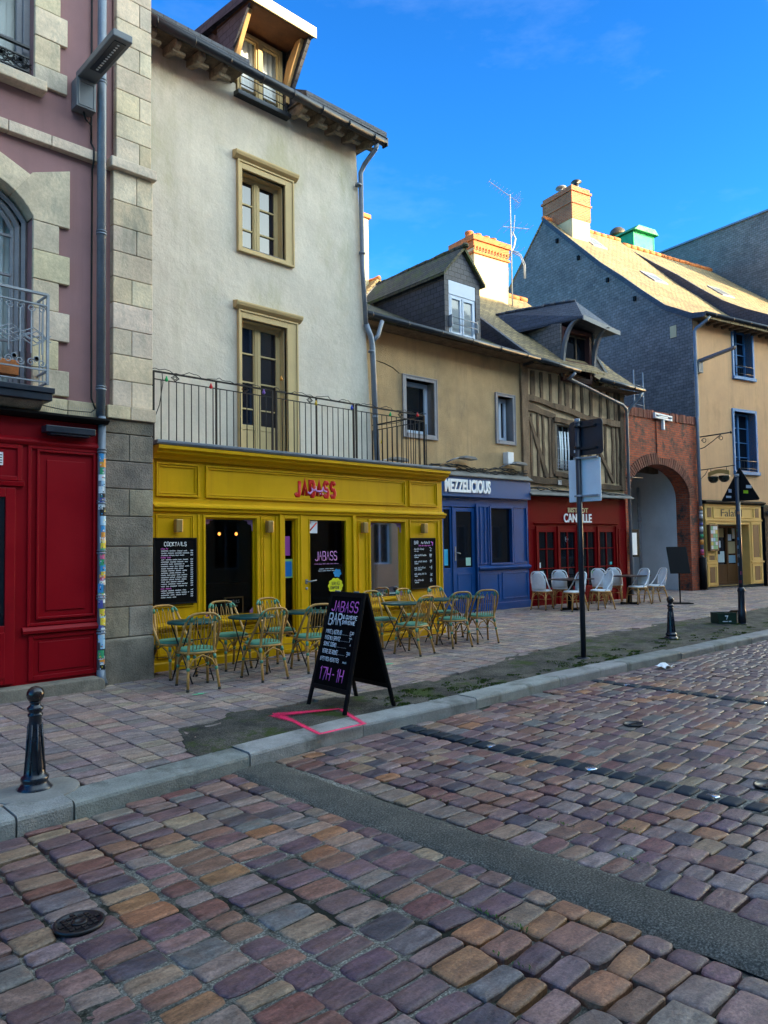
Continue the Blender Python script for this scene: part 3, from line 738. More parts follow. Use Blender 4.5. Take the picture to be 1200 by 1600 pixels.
# corner pier of dressed stone
m = MB()
z = 3.46; k = 0
while z < AH-.1:
    h = .315 if z < 6 else .30
    if z < 6.35 < z+h+.12: h = 6.35-z
    if 6.34 < z < 6.36: h = .13
    if 6.34 < z < 6.36: stones(m, [(3.72, 4.31, z, z+h)], -.16, .04, ra)
    else:
        x0, x1, yf = (3.77, 4.285, -.09) if z < 6.35 else (3.81, 4.27, -.08)
        if k % 2: stones(m, [(x0, x1, z, z+h)], yf, .06, ra)
        else: xs = x0+(.30 if ra.random() < .6 else .24); stones(m, [(x0, xs, z, z+h), (xs, x1, z, z+h)], yf, .06, ra)
    k += 1; z += h
stones(m, [(3.69, 3.98, 3.30, 3.46), (3.98, 4.31, 3.30, 3.46)], -.13, .06, ra)
m.build('corner_pier', M_lime, A, bevel=.009)
m = MB(); z = .70; k = 0
for h in (.36, .36, .36, .36, .33, .33, .33, .17):
    x0, x1 = 3.68, 4.29
    if k % 2: stones(m, [(x0, x1, z, z+h-.002)], -.09, .06, ra)
    else: stones(m, [(x0, x0+.30, z, z+h-.002), (x0+.30, x1, z, z+h-.002)], -.09, .06, ra)
    z += h; k += 1
m.build('granite_pier_base', M_granite, A, bevel=.01)
m = MB(); m.prism([(3.64, .1), (4.30, .1), (4.30, .69), (4.26, .695), (3.68, .695), (3.63, .66)], 'y', -.115, .05); m.build('plinth', M_granite, A, bevel=.03, seg=3)
# windows
for (cx, z0, z1, arch) in ((2.245, 7.05, 9.3, 0), (2.245, 3.5, 5.88, 1), (-1.275, 7.05, 9.3, 0), (-1.275, 3.5, 5.88, 1)):
    m = MB(); hw = .625
    if arch:
        rise, zs = .37, 5.5; Rr = (hw*hw+rise*rise)/(2*rise); zc = zs+rise-Rr; a0 = math.asin(hw/Rr)
        out = [(cx+hw, z0)]+[(cx+Rr*sin(a0-2*a0*i/12), zc+Rr*cos(a0-2*a0*i/12)) for i in range(13)]+[(cx-hw, z0)]
        for off_, yy, rr_ in ((.03, .16, .035), (.09, .19, .035), (.14, .21, .03)):
            pts = [(cx+(px-cx)*(1-off_/hw), yy, (pz-z0)*(1-off_/2.2)+z0) for px, pz in out]; m.tube(pts, rr_, 4)
        m.box(cx-.05, cx+.05, .17, .24, z0, 5.72)
    else:
        m.frame(cx-hw, cx+hw, z0, z1, .12, .25, .07); m.frame(cx-hw+.07, cx+hw-.07, z0+.0, z1-.07, .16, .24, .06); m.box(cx-.05, cx+.05, .14, .24, z0+.06, z1-.07)
    for s_ in (-1, 1):
        for zz in ((4.1, 4.85, 5.3) if arch else (7.6, 8.2, 8.8)): m.box(cx+(.05 if s_ > 0 else -.47), cx+(.47 if s_ > 0 else -.05), .19, .225, zz-.014, zz+.014)
    wf = m.build('window', M_grey if False else M_gutterw, A, bevel=.004)
    m = MB(); m.quad((cx-hw, .215, z0), (cx+hw, .215, z0), (cx+hw, .215, z1), (cx-hw, .215, z1)); m.build('pane', M_glass, wf)
    m = MB(); m.smooth = True; n = 60
    for i in range(n+1):
        px = cx-hw+.02+(2*hw-.04)*i/n; py = .36+.018*sin(i*1.7)+.01*sin(i*.6); m.v += [(px, py, z0), (px, py, z1)]
    for i in range(n): m.f.append((2*i, 2*i+2, 2*i+3, 2*i+1)); m.c.append((1, 1, 1)); m.sm.append(True)
    m.build('curtain', M_curt, wf)
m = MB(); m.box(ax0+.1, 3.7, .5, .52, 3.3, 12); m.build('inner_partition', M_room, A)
# ornate balcony railings
def scroll(m, cx, cz, r, s_, y, th=.006, turns=1.4, a0=0):
    pts = []
    for i in range(16):
        t = i/15; a = a0+s_*t*turns*2*pi; q = r*(1-.75*t); pts.append((cx+q*cos(a), y, cz+q*sin(a)))
    m.tube(pts, th, 4)
def rail_panel(m, x0, x1, z0, z1, y, cell=.235):
    m.box(x0, x1, y-.02, y+.02, z1-.012, z1+.012); m.box(x0, x1, y-.012, y+.012, z1-.13, z1-.115); m.box(x0, x1, y-.012, y+.012, z0+.13, z0+.145); m.box(x0, x1, y-.012, y+.012, z0, z0+.014)
    n = max(1, round((x1-x0)/cell)); c = (x1-x0)/n; zm = (z0+z1)/2
    for i in range(n):
        xa = x0+i*c; xm = xa+c/2
        for q in (.25, .75): m.box(xa+c*q-.006, xa+c*q+.006, y-.006, y+.006, z0+.30, z1-.2)
        for s_ in (-1, 1):
            scroll(m, xm+s_*c*.25, z1-.175, c*.19, s_, y); scroll(m, xm+s_*c*.25, z0+.205, c*.2, -s_, y)
        m.lathe([(c*.13, -.005), (c*.13, .005), (c*.10, .005), (c*.10, -.005)], (xm, y, z0+.25), 10, axis='y')
        k = c*.5
        for o_ in (-.035, 0, .035):
            m.tube([(xa+o_, y, zm+o_), (xm+o_, y, zm-k*.55+o_), (xa+c+o_, y, zm+o_)], .006, 4); m.tube([(xa+o_, y, zm-o_), (xm+o_, y, zm+k*.55-o_), (xa+c+o_, y, zm-o_)], .006, 4)
def ornate_rail(z0, z1, x0, x1, y, nm, deep):
    m = MB(); rail_panel(m, x0, x1, z0, z1, y); m.box(x1-.012, x1+.014, y-.014, y+.014, z0-.02, z1); m.box(x0-.012, x0+.014, y-.014, y+.014, z0-.02, z1)
    if deep:
        for x in (x0, x1):
            for z in (z1, z0+.13, z0): m.box(x-.01, x+.01, y, -.03, z-.01, z+.01)
            for q in (.3, .6): m.box(x-.006, x+.006, y*q-.006, y*q+.006, z0, z1)
    return m.build(nm, M_irong, A)
for cx in (2.245, -1.275):
    ornate_rail(3.56, 4.53, cx-.68, cx+.68, -.35, 'balcony_railing', True)
    m = MB(); m.box(cx-.74, cx+.74, -.42, -.03, 3.44, 3.50); m.box(cx-.72, cx+.72, -.40, -.03, 3.36, 3.44); m.build('balcony_slab', M_navy, A, bevel=.006)
    m = MB(); m.prism([(-.32, 3.36), (-.06, 3.36), (-.06, 3.27), (-.22, 3.28)], 'x', cx-.68, cx+.66); m.build('balcony_corbel', M_granite, A, bevel=.01)
    m = MB(); rail_panel(m, cx-.60, cx+.60, 7.06, 7.48, .05, .2); m.build('window_guard', M_iron, A)
    m = MB(); m.prism([(-.25, 3.62), (-.08, 3.62), (-.07, 3.78), (-.27, 3.78)], 'x', cx-.5, cx+.42); m.build('planter', M_terra, A, bevel=.01)
# crimson shopfront
m = MB()
m.box(ax0, 3.62, -.10, .02, .29, 3.21)
m.build('shopfront_body', M_red, A)
m = MB(); m.prism([(.02, 3.20), (-.20, 3.20), (-.25, 3.235), (-.25, 3.262), (.02, 3.285)], 'x', ax0, 3.67); m.build('cornice', M_black, A, bevel=.004)
m = MB()
m.prism([(-.09, 2.90), (-.13, 2.90), (-.15, 2.93), (-.15, 2.95), (-.12, 2.985), (-.09, 2.99)], 'x', ax0, 3.62)
for dx in (0, -2.9):
    m.prism([(-.09, .83), (-.15, .84), (-.16, .875), (-.13, .91), (-.09, .92)], 'x', 2.76+dx, 3.62+dx)
    m.frame(2.81+dx, 3.61+dx, .92, 2.90, -.125, -.098, .035); m.frame(2.90+dx, 3.55+dx, .99, 2.86, -.135, -.098, .025)
    m.box(3.01+dx, 3.44+dx, -.115, -.098, 1.08, 2.75)
    m.frame(2.83+dx, 3.6+dx, .33, .83, -.12, -.098, .05); m.box(2.94+dx, 3.5+dx, -.112, -.098, .42, .74)
    m.frame(2.05+dx, 2.75+dx, 2.50, 2.90, -.12, -.098, .05); m.prism([(-.09, 2.44), (-.14, 2.44), (-.15, 2.49), (-.09, 2.50)], 'x', 1.7+dx, 2.77+dx)
m.build('moulded_panelling', M_red, A, bevel=.005)
dr = None
for dx in (0, -2.9):
    m = MB(); m.frame(1.72+dx, 2.68+dx, .33, 2.42, -.14, -.10, .10, wb=.62); m.frame(1.82+dx, 2.58+dx, .4, .88, -.155, -.13, .05)
    d_ = m.build('door', M_red, A, bevel=.005)
    m = MB(); m.quad((1.8+dx, -.118, .9), (2.6+dx, -.118, .9), (2.6+dx, -.118, 2.36), (1.8+dx, -.118, 2.36)); m.build('pane', M_dglass, d_)
m = MB(); m.box(2.945, 3.495, -.27, -.12, 3.045, 3.12); m.box(3.0, 3.44, -.25, -.14, 3.02, 3.045); m.build('floodlight_bar', M_navy, A, bevel=.006)
m = MB(); m.box(2.40, 2.555, -.125, -.10, 2.66, 2.80); m.build('notice_plate', M_white, A, bevel=.003)
m = MB()
for k in range(4): m.box(2.41, 2.545, -.1262, -.1252, 2.68+k*.028, 2.69+k*.028)
m.build('notice_lines', M_dark, A)
m = MB(); m.prism([(ax0, .12), (3.58, .12), (3.615, .17), (3.60, .27), (3.55, .30), (ax0, .31)], 'y', -.30, -.02, ); m.build('doorstep', M_granite, A, bevel=.02, seg=3)
# rainwater pipe and cable
def pipe(m, x, y, z0, z1, r=.05, rings=()):
    m.tube([(x, y, z0), (x, y, z1)], r, 14)
    for z in rings: m.lathe([(r, -.03), (r+.008, -.028), (r+.008, -.008), (r, -.006), (r, .006), (r+.008, .008), (r+.008, .02), (r, .022)], (x, y, z), 14)
m = MB(); pipe(m, 3.615, -.12, 3.3, 12.3, .052, (3.64, 5.5, 7.35, 9.2)); pipe(m, 3.60+.02, -.14, .35, 3.3, .045, (2.9, 2.3, 1.72, 1.2, .8)); m.tube([(3.62, -.14, .36), (3.62, -.15, .26), (3.63, -.20, .19)], .05, 12)
dp = m.build('drainpipe', M_zinc, A)
m = MB(); rk = random.Random(77); z = 2.86
SC = [(.75, .78, .8), (.05, .3, .6), (.8, .3, .05), (.05, .35, .15), (.8, .6, .05), (.6, .04, .05), (.02, .02, .02), (.4, .6, .75), (.7, .72, .7), (.1, .1, .35), (.65, .12, .25)]
while z > .42:
    h = rk.uniform(.03, .11); a0 = rk.uniform(-2.9, -2.0); a1 = a0+rk.uniform(.9, 1.8); c_ = rk.choice(SC); rr_ = .0465+rk.uniform(0, .001)
    for i in range(6):
        t0, t1 = a0+(a1-a0)*i/6, a0+(a1-a0)*(i+1)/6
        m.quad((3.62+rr_*cos(t0), -.14+rr_*sin(t0), z-h), (3.62+rr_*cos(t1), -.14+rr_*sin(t1), z-h), (3.62+rr_*cos(t1), -.14+rr_*sin(t1), z), (3.62+rr_*cos(t0), -.14+rr_*sin(t0), z), col=c_)
    for _ in range(3):
        ta = rk.uniform(a0, a1-.2); zz = z-rk.uniform(.2, .8)*h; c2 = rk.choice(SC)
        m.quad(*[(3.62+(rr_+.0006)*cos(t), -.14+(rr_+.0006)*sin(t), q) for t, q in ((ta, zz-.008), (ta+.25, zz-.008), (ta+.25, zz+.006), (ta, zz+.006))], col=c2)
    z -= h*rk.uniform(.55, 1.15)
m.build('pasted_stickers', M_attr, dp)
m = MB(); m.tube([(3.52, -.06, 12), (3.525, -.03, 6.6), (3.53, -.10, 6.5), (3.53, -.10, 6.35), (3.54, -.03, 6.28), (3.54, -.02, 4.5), (3.545, -.02, 3.52), (3.57, -.07, 3.40)], .012, 6)
m.tube([(3.59, -.10, 3.42), (3.5, -.12, 3.34), (3.2, -.12, 3.33), (2.95, -.1, 3.36)], .006, 5); m.build('cable', M_cable, A)
m = MB(); 
for i in range(26): x = 2.98+i*.023; m.tube([(x, -.1, 3.30), (x+.004, -.13, 3.38)], .0016, 3)
m.build('bird_spikes', M_irong, A)
# wall lamp
L_ = empty('street_lamp', (3.41, 8.6, 7.0), 0, 'grey box-shaped street lamp with flat head on the mauve wall beside the drainpipe', 'street lamp')
m = MB(); m.box(-.115, .115, -.17, -.01, -.09, .26); m.frame(-.095, .095, -.07, .22, -.178, -.165, .012); m.build('junction_box', M_grey, L_, bevel=.012)
m = MB(); m.box(-.10, .12, -1.12, -.10, .26, .345); m.build('lamp_head', M_grey, L_, bevel=.012)
m = MB(); m.box(-.055, .075, -1.05, -.40, .252, .262); m.build('light_panel', M_navy, L_)
m = MB()
for k in range(12): m.lathe([(.014, 0), (.016, .003), (0, .0035)], (.01, -1.0+k*.05, .2475), 8)
m.build('lens_row', M_white, L_)
m = MB(); m.tube([(0, -.09, -.09), (.03, -.07, -.16), (.11, -.05, -.2), (.12, -.03, -.4)], .01, 6); m.build('cable', M_cable, L_)

# ------------------------------------------------------------------ 2. white house with the mustard bar front
W = empty('bar_house', (4.42, 8.87, 0), 0, 'tall lime-washed white house above a mustard yellow bar front with a railed terrace', 'house')
WY = 1.33; dx_ = -.02        # white wall stands this far behind the bar front
def xr(z): return 5.20-(z-3.1)*.055
m = MB()
wh = [(2.27, 3.15, 6.70, 8.03), (2.25, 3.17, 3.18, 5.52), (2.18, 3.15, 9.28, 9.45)]
m.wall(-.05, 4.85, 3.0, 9.45, WY, wh, .28)
zs = [3.0+i*.5 for i in range(13)]+[9.45]
for a, b in zip(zs, zs[1:]):
    m.quad((4.85, WY, a), (xr(a), WY, a), (xr(b), WY, b), (4.85, WY, b)); m.quad((xr(a), WY, a), (xr(a)+.0, WY+7, a), (xr(b), WY+7, b), (xr(b), WY, b))
m.quad((-.05, WY+7, 0), (5.1, WY+7, 0), (5.1, WY+7, 9.4), (-.05, WY+7, 9.4)); m.quad((-.05, WY, 0), (-.05, WY+7, 0), (-.05, WY+7, 9.4), (-.05, WY, 9.4)); m.quad((5.2, WY, 0), (5.2, WY+7, 0), (5.2, WY+7, 3.1), (5.2, WY, 3.1))
m.build('wall', M_limewash, W)
m = MB()
for xa, xb, ya in ((-.05, 2.09, .78), (2.09, 3.24, WY+.45), (3.24, 5.15, .78)): zz = 9.54+(ya-.78)*.54; m.prism([(ya, zz-.1), (ya, zz), (4.6, 11.6), (8.9, 9.5), (8.9, 9.4)], 'x', xa, xb)
m.build('roof', M_slate_d, W)
rt_ = random.Random(41); M_raf = mat('limed_oak_rafters', (.24, .20, .14), .9, .5, 9, 40, .8, .01)
for i in range(13):
    x = .12+i*.40
    if 2.05 < x < 3.3: continue
    m = MB(); m.prism([(WY+.1, 9.33), (WY-.30, 9.24), (WY-.42, 9.30), (WY-.42, 9.40), (WY+.1, 9.46)], 'x', x-.05+rt_.uniform(-.02, .02), x+.05+rt_.uniform(-.02, .02))
    m.box(x-.06, x+.16, WY-.34, WY-.25, 9.22+rt_.uniform(-.02, .02), 9.28)
    m.build('rafter_end', M_raf, W, bevel=.012)
M_eb = mat('old_eaves_board', (.12, .09, .06), .9, .5, 7, 40, .6, .01)
for xa, xb in ((-.04, 2.10), (3.22, 4.98)): m = MB(); m.box(xa, xb, WY-.46, WY+.02, 9.42, 9.445); m.build('eaves_board', M_eb, W)
m = MB(); m.tube([(-.04, WY-.50, 9.42), (5.16, WY-.50, 9.36)], .075, 16); 
for i in range(8): x = .5+i*.62; m.lathe([(.078, -.012), (.084, -.01), (.084, .01), (.078, .012)], (0, 0, 0), 16)if False else m.tube([(x-.01, WY-.50, 9.414-x*.0115), (x+.01, WY-.50, 9.414-x*.0115)], .082, 16)
m.box(5.14, 5.17, WY-.57, WY-.43, 9.28, 9.43); m.build('gutter', M_gutter, W)
m = MB(); m.tube([(4.98, WY-.48, 9.32), (4.97, WY-.42, 9.2), (4.93, WY-.16, 9.0), (4.90, WY-.08, 8.85), (xr(7)-.06, WY-.07, 7.0), (xr(5.9)-.05, WY-.07, 5.95)], .045, 12)
m.tube([(xr(5.9)-.05, WY-.07, 5.95), (xr(5.8)+.06, WY-.07, 5.75), (xr(5)+.05, WY-.08, 5.55), (xr(3.2)+.04, WY-.08, 3.17)], .055, 12)
for z in (8.6, 7.3, 5.45, 4.2): x = xr(z)+(-.055 if z > 6 else .05); m.tube([(x, WY-.075, z-.02), (x, WY-.075, z+.02)], .062, 12)
m.tube([(xr(5.6)+.05, WY-.08, 5.62), (xr(5.6)+.22, WY-.1, 5.78), (xr(5.6)+.27, WY-.12, 5.98), (xr(5.6)+.33, WY-.10, 6.08)], .042, 10)
m.build('downpipe', M_zinc, W)
# windows with moulded ochre surrounds
for (x0, x1, z0, z1, cap, sill) in ((2.20, 3.31, 6.64, 8.14, 8.22, True), (2.20, 3.37, 3.17, 5.63, 5.71, False)):
    m = MB(); a, b, c, d = (2.27, 3.15, 6.70, 8.03) if sill else (2.25, 3.17, 3.18, 5.52)
    lw = .075; rw_ = x1-b
    m.box(x0, a, WY-.045, WY+.05, z0, z1); m.box(b, x1, WY-.045, WY+.05, z0, z1); m.box(a, b, WY-.045, WY+.05, d, z1)
    if sill: m.box(a, b, WY-.045, WY+.05, z0, c)
    m.frame(x0-.02, x1+.02, z0-(.02 if sill else 0), z1+.02, WY-.065, WY+.01, .03, wb=.03 if sill else 0)
    m.prism([(WY+.01, cap-.06), (WY-.05, cap-.05), (WY-.11, cap-.01), (WY-.13, cap+.03), (WY-.13, cap+.055), (WY+.01, cap+.085)], 'x', x0-.09, x1+.09)
    # lining of the reveal, 3 mm proud of the wall's own reveal
    m.box(a, a+.012, WY+.05, WY+.27, c, d); m.box(b-.012, b, WY+.05, WY+.27, c, d); m.box(a+.012, b-.012, WY+.05, WY+.27, d-.012, d)
    m.build('moulded_surround', M_trim, W, bevel=.004)
    m = MB(); y0, y1 = WY+.17, WY+.235; cx = (a+b)/2-.02
    m.frame(a+.012, b-.012, c, d-.012, y0, y1+.01, .05); m.box(cx-.05, cx+.05, y0-.012, y1, c+.05, d-.062); m.box(cx-.012, cx+.012, y0-.022, y0-.01, c+.05, d-.06)
    for s_ in (0, 1):
        xa, xb = (a+.062, cx-.05) if s_ == 0 else (cx+.05, b-.062)
        if sill: bars = (7.12, 7.56)
        else:
            bars = (4.52, 5.0); m.box(xa, xb, y0+.01, y1-.01, c+.05, 3.72); m.box(xa, xb, y0, y1, 3.72, 3.78); m.box(xa, xb, y0+.02, y1-.02, 4.06, 4.084)
        for z in bars: m.box(xa, xb, y0+.01, y1-.005, z-.014, z+.014)
        m.frame(xa, xb, c+.05 if sill else 3.78, d-.062, y0+.005, y1, .022)
    wf = m.build('window' if sill else 'glazed_terrace_door', M_trim, W, bevel=.003)
    m = MB(); m.quad((a, y0+.035, c), (b, y0+.035, c), (b, y0+.035, d), (a, y0+.035, d)); m.build('pane', M_mirror, wf)
    if sill:
        m = MB(); m.prism([(WY-.01, 6.70), (WY+.16, 6.70), (WY+.16, 6.765), (WY-.02, 6.725)], 'x', a+.014, b-.014); m.build('sill', M_grey, wf, bevel=.003)
# dormer breaking through the eaves
m = MB()
dzl, dzr, fy = 10.55, 10.55, WY-.66
m.prism([(fy, 10.46), (fy, 10.62), (WY+2.6, 10.95), (WY+2.6, 10.79)], 'x', 1.98, 3.34); rf_ = m.build('dormer_roof', M_slate_d, W)
m = MB(); m.box(2.0, 3.36, fy-.03, fy-.005, 10.44, 10.625); m.build('dormer_fascia', M_cream, W)
m = MB(); m.quad((2.02, fy+.02, 10.445), (3.30, fy+.02, 10.445), (3.30, WY+.5, 10.51), (2.02, WY+.5, 10.51)); m.build('dormer_soffit', M_soffit, W)
m = MB(); m.box(2.10, 2.17, WY+.03, WY+2.4, 9.4, 10.6); m.box(3.16, 3.22, WY+.03, WY+2.4, 9.4, 10.6)
m.prism([(fy+.03, 10.45), (WY-.02, 9.58), (WY+.05, 9.5), (WY+.4, 10.6)], 'x', 3.235, 3.30); m.prism([(fy+.05, 10.46), (WY-.12, 9.95), (WY+.05, 9.5), (WY+.4, 10.6)], 'x', 2.05, 2.09)
m.build('dormer_cheek', M_slate_d, W)
for s_, xa in ((0, 2.095), (1, 3.15)):
    m = MB(); m.prism([(WY-.52, 10.44), (WY-.26, 10.05), (WY-.10, 9.78), (WY-.08, 9.5), (WY+.02, 9.5), (WY+.02, 9.85), (WY-.12, 10.2), (WY-.36, 10.44)], 'x', xa, xa+.08); m.build('curved_bracket', M_oak, W, bevel=.01)
m = MB(); m.frame(2.20, 3.13, 9.30, 10.42, WY-.02, WY+.08, .06); m.box(2.62, 2.70, WY-.025, WY+.07, 9.36, 10.36); m.frame(2.26, 2.62, 9.36, 10.36, WY, WY+.06, .03); m.frame(2.70, 3.07, 9.36, 10.36, WY, WY+.06, .03)
wf = m.build('dormer_window', M_trim, W, bevel=.003)
m = MB(); m.quad((2.2, WY+.035, 9.3), (3.13, WY+.035, 9.3), (3.13, WY+.035, 10.4), (2.2, WY+.035, 10.4)); m.build('pane', M_glass, wf)
m = MB(); m.smooth = True
for i in range(41): px = 2.22+.9*i/40; m.v += [(px, WY+.14+.02*sin(i*1.4), 9.3), (px, WY+.14+.02*sin(i*1.4), 10.4)]
for i in range(40): m.f.append((2*i, 2*i+2, 2*i+3, 2*i+1)); m.c.append((1, 1, 1)); m.sm.append(True)
m.build('curtain', M_curtw, wf)
m = MB(); m.prism([(WY-.14, 9.22), (WY+.1, 9.22), (WY+.1, 9.31), (WY-.14, 9.29)], 'x', 2.14, 3.22); m.box(3.135, 3.21, WY-.05, WY+.02, 9.3, 9.75); m.build('dormer_sill', M_gutter, W, bevel=.004)
m = MB()
for z in (9.42, 9.56, 9.70): m.tube([(2.2, WY-.10, z), (3.13, WY-.10, z)], .009, 6)
for x in (2.2, 2.66, 3.13): m.tube([(x, WY-.10, 9.3), (x, WY-.10, 9.72)], .008, 6)
m.build('window_bar_guard', M_iron, W)

# bar front
m = MB()
yh = [(.80, 1.62, .80, 2.16), (2.13, 2.33, .40, 2.16), (2.57, 3.32, .50, 2.16), (3.85, 4.65, .88, 2.15)]
m.wall(0.03, 5.64, .17, 2.92, 0, yh, .10)
m.quad((0.03, 0, .17), (.03, WY, .17), (.03, WY, 3.0), (.03, 0, 3.0)); m.quad((5.64, 0, .17), (5.64, WY+.4, .17), (5.64, WY+.4, 3.0), (5.64, 0, 3.0))
m.build('bar_front', M_yellow, W)
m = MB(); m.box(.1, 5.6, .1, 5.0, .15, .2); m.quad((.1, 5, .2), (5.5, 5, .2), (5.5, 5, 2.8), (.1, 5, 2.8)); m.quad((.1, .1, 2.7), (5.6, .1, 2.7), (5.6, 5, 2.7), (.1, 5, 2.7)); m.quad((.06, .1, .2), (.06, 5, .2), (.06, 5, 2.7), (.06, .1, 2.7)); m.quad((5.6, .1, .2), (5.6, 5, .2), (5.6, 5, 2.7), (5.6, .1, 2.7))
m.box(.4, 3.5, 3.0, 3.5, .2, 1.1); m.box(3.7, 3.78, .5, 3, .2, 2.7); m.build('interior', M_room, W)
for i, (x, y, z) in enumerate(((2.0, 1.6, 1.98), (2.32, 1.6, 1.98), (4.32, 1.5, 2.0), (5.0, 1.6, 1.85), (3.3, 1.3, 2.0))):
    m = MB(); m.lathe([(.0, -.03), (.022, -.015), (.024, .0), (.018, .02), (0, .03)], (x, y, z), 10); lt = m.build('interior_sconce_bulb', M_glow, W)
m = MB()
m.prism([(.0, 2.905), (-.05, 2.91), (-.08, 2.95), (-.14, 2.98), (-.15, 3.01), (-.19, 3.03), (-.19, 3.075), (.0, 3.08)], 'x', 0.03, 5.68)
m.prism([(.0, 2.225), (-.04, 2.235), (-.05, 2.27), (-.075, 2.285), (-.075, 2.31), (-.02, 2.325), (.0, 2.35)], 'x', 0.03, 5.68)
m.build('cornice', M_yellow, W, bevel=.003)
m = MB()
for a, b in ((.08, .70), (.80, 4.68), (4.77, 5.50)): m.moulding(a, b, 2.43, 2.87, 0, .055, .03)
for a, b in ((.08, .62), (4.77, 5.52)): m.moulding(a, b, .98, 2.19, 0, .04, .02)
for a, b in ((1.74, 1.90), (3.58, 3.76)): m.moulding(a, b, .36, 2.16, 0, .03, .015)
for a, b in ((.10, .66), (.78, 1.64), (3.82, 4.66), (4.8, 5.5)): m.moulding(a, b, .34, .66, 0, .045, .022)
for a, b in ((.03, 1.68), (3.80, 5.66)):
    m.prism([(0, .69), (-.05, .70), (-.07, .73), (-.07, .755), (-.02, .775), (0, .79)], 'x', a, b); m.prism([(0, .17), (-.03, .17), (-.03, .27), (-.015, .29), (0, .29)], 'x', a, b)
for x in (.685, .76, 1.66, 1.70, 1.96, 3.5, 3.80, 4.70, 5.60): m.box(x, x+.022, -.014, .002, .30, 2.2)
for a, b, c, d in ((.80, 1.62, .80, 2.16), (3.85, 4.65, .88, 2.15)): m.frame(a-.035, b+.035, c-.035, d+.035, -.022, .005, .03)
m.build('moulded_panelling', M_yellow, W, bevel=.003)
# door bay
m = MB(); m.frame(2.06, 2.40, .2, 2.22, -.02, .012, .05); m.box(2.40, 2.44, -.03, .01, .2, 2.23); m.box(3.44, 3.50, -.05, .01, .2, 2.24); m.box(2.02, 2.06, -.03, .01, .2, 2.23); m.build('door_frame', M_yellow, W, bevel=.004)
m = MB(); m.frame(2.445, 3.435, .21, 2.22, -.018, .03, .115, wt=.055, wb=.28); m.frame(2.565, 3.325, .49, 2.17, -.025, .02, .015); dr = m.build('entrance_door', M_yellow, W, bevel=.003)
m = MB(); m.tube([(2.51, -.02, 1.225), (2.51, -.06, 1.225), (2.53, -.07, 1.225), (2.66, -.07, 1.24)], .010, 8); m.box(2.49, 2.53, -.024, -.017, 1.19, 1.26); m.lathe([(.0, -.03), (.02, -.03), (.02, 0), (0, 0)], (2.51, 0, 1.12), 12, axis='y'); m.build('handle', M_zinc, dr)
for nm, a, b, c, d, par in (('shop_window', .80, 1.62, .80, 2.16, W), ('sidelight', 2.13, 2.33, .4, 2.16, W), ('shop_window', 3.85, 4.65, .88, 2.15, W)):
    m = MB(); m.frame(a, b, c, d, .05, .09, .018); f_ = m.build(nm, M_yellow, W)
    m = MB(); m.quad((a, .07, c), (b, .07, c), (b, .07, d), (a, .07, d)); m.build('pane', M_glass, f_)
    if nm == 'shop_window':
        # purple arabesque corner film, both top corners
        for s_ in (0, 1):
            m = MB(); X = (lambda u: a+u) if s_ == 0 else (lambda u: b-u)
            pts = [(X(0), d-.0), (X(.17), d), (X(.165), d-.02), (X(.14), d-.035), (X(.12), d-.028), (X(.10), d-.055), (X(.105), d-.07), (X(.07), d-.085), (X(.05), d-.075), (X(.035), d-.12), (X(.03), d-.17), (X(0), d-.2)]
            m.prism(pts, 'y', .060, .063); m.build('arabesque_film', mat('lilac_film', (.33, .17, .35), .5, .05, 5) if not bpy.data.materials.get('lilac_film') else bpy.data.materials['lilac_film'], f_)
        for s_ in (0, 1):
            m = MB(); X = (lambda u: a+u) if s_ == 0 else (lambda u: b-u)
            m.prism([(X(0), c+.0), (X(.10), c), (X(.07), c+.03), (X(.075), c+.05), (X(.03), c+.09), (X(0), c+.13)], 'y', .060, .063); m.build('arabesque_film', bpy.data.materials['lilac_film'], f_)
m = MB(); m.quad((2.57, .015, .5), (3.32, .015, .5), (3.32, .015, 2.16), (2.57, .015, 2.16)); m.build('pane', M_glass, dr)
# wall lamps
for x in (.37, 1.815, 3.675, 5.10):
    m = MB(); m.prism([(x-.048, 1.96), (x+.048, 1.96), (x+.048, 2.13), (x-.048, 2.13)], 'y', -.10, -.018); m.box(x-.02, x+.02, -.02, 0, 2.0, 2.1); m.build('wall_lamp', M_brass, W, bevel=.012)
# sign: red block lettering with a lilac word across it
m = MB(); strokes(m, 'JABASS', 2.33, 2.525, .215, .36, .032, -.003, 0, .80, .12)
m.build('sign_lettering', M_lred, W)
m = MB(); m.tube([(2.56, -.010, 2.58), (2.60, -.010, 2.555), (2.65, -.010, 2.60), (2.64, -.010, 2.64), (2.68, -.010, 2.61), (2.72, -.010, 2.63), (2.73, -.010, 2.60), (2.80, -.010, 2.60), (2.84, -.010, 2.61), (2.86, -.010, 2.66), (2.88, -.010, 2.61), (2.94, -.010, 2.60)], .013, 6, .4)
for px, pz in ((2.70, 2.66), (2.78, 2.56), (2.83, 2.56), (2.91, 2.655)): m.lathe([(0, -.004), (.011, -.003), (.011, .003), (0, .004)], (px, -.036, pz), 8, axis='y')
m.build('sign_script', M_lpink, W)
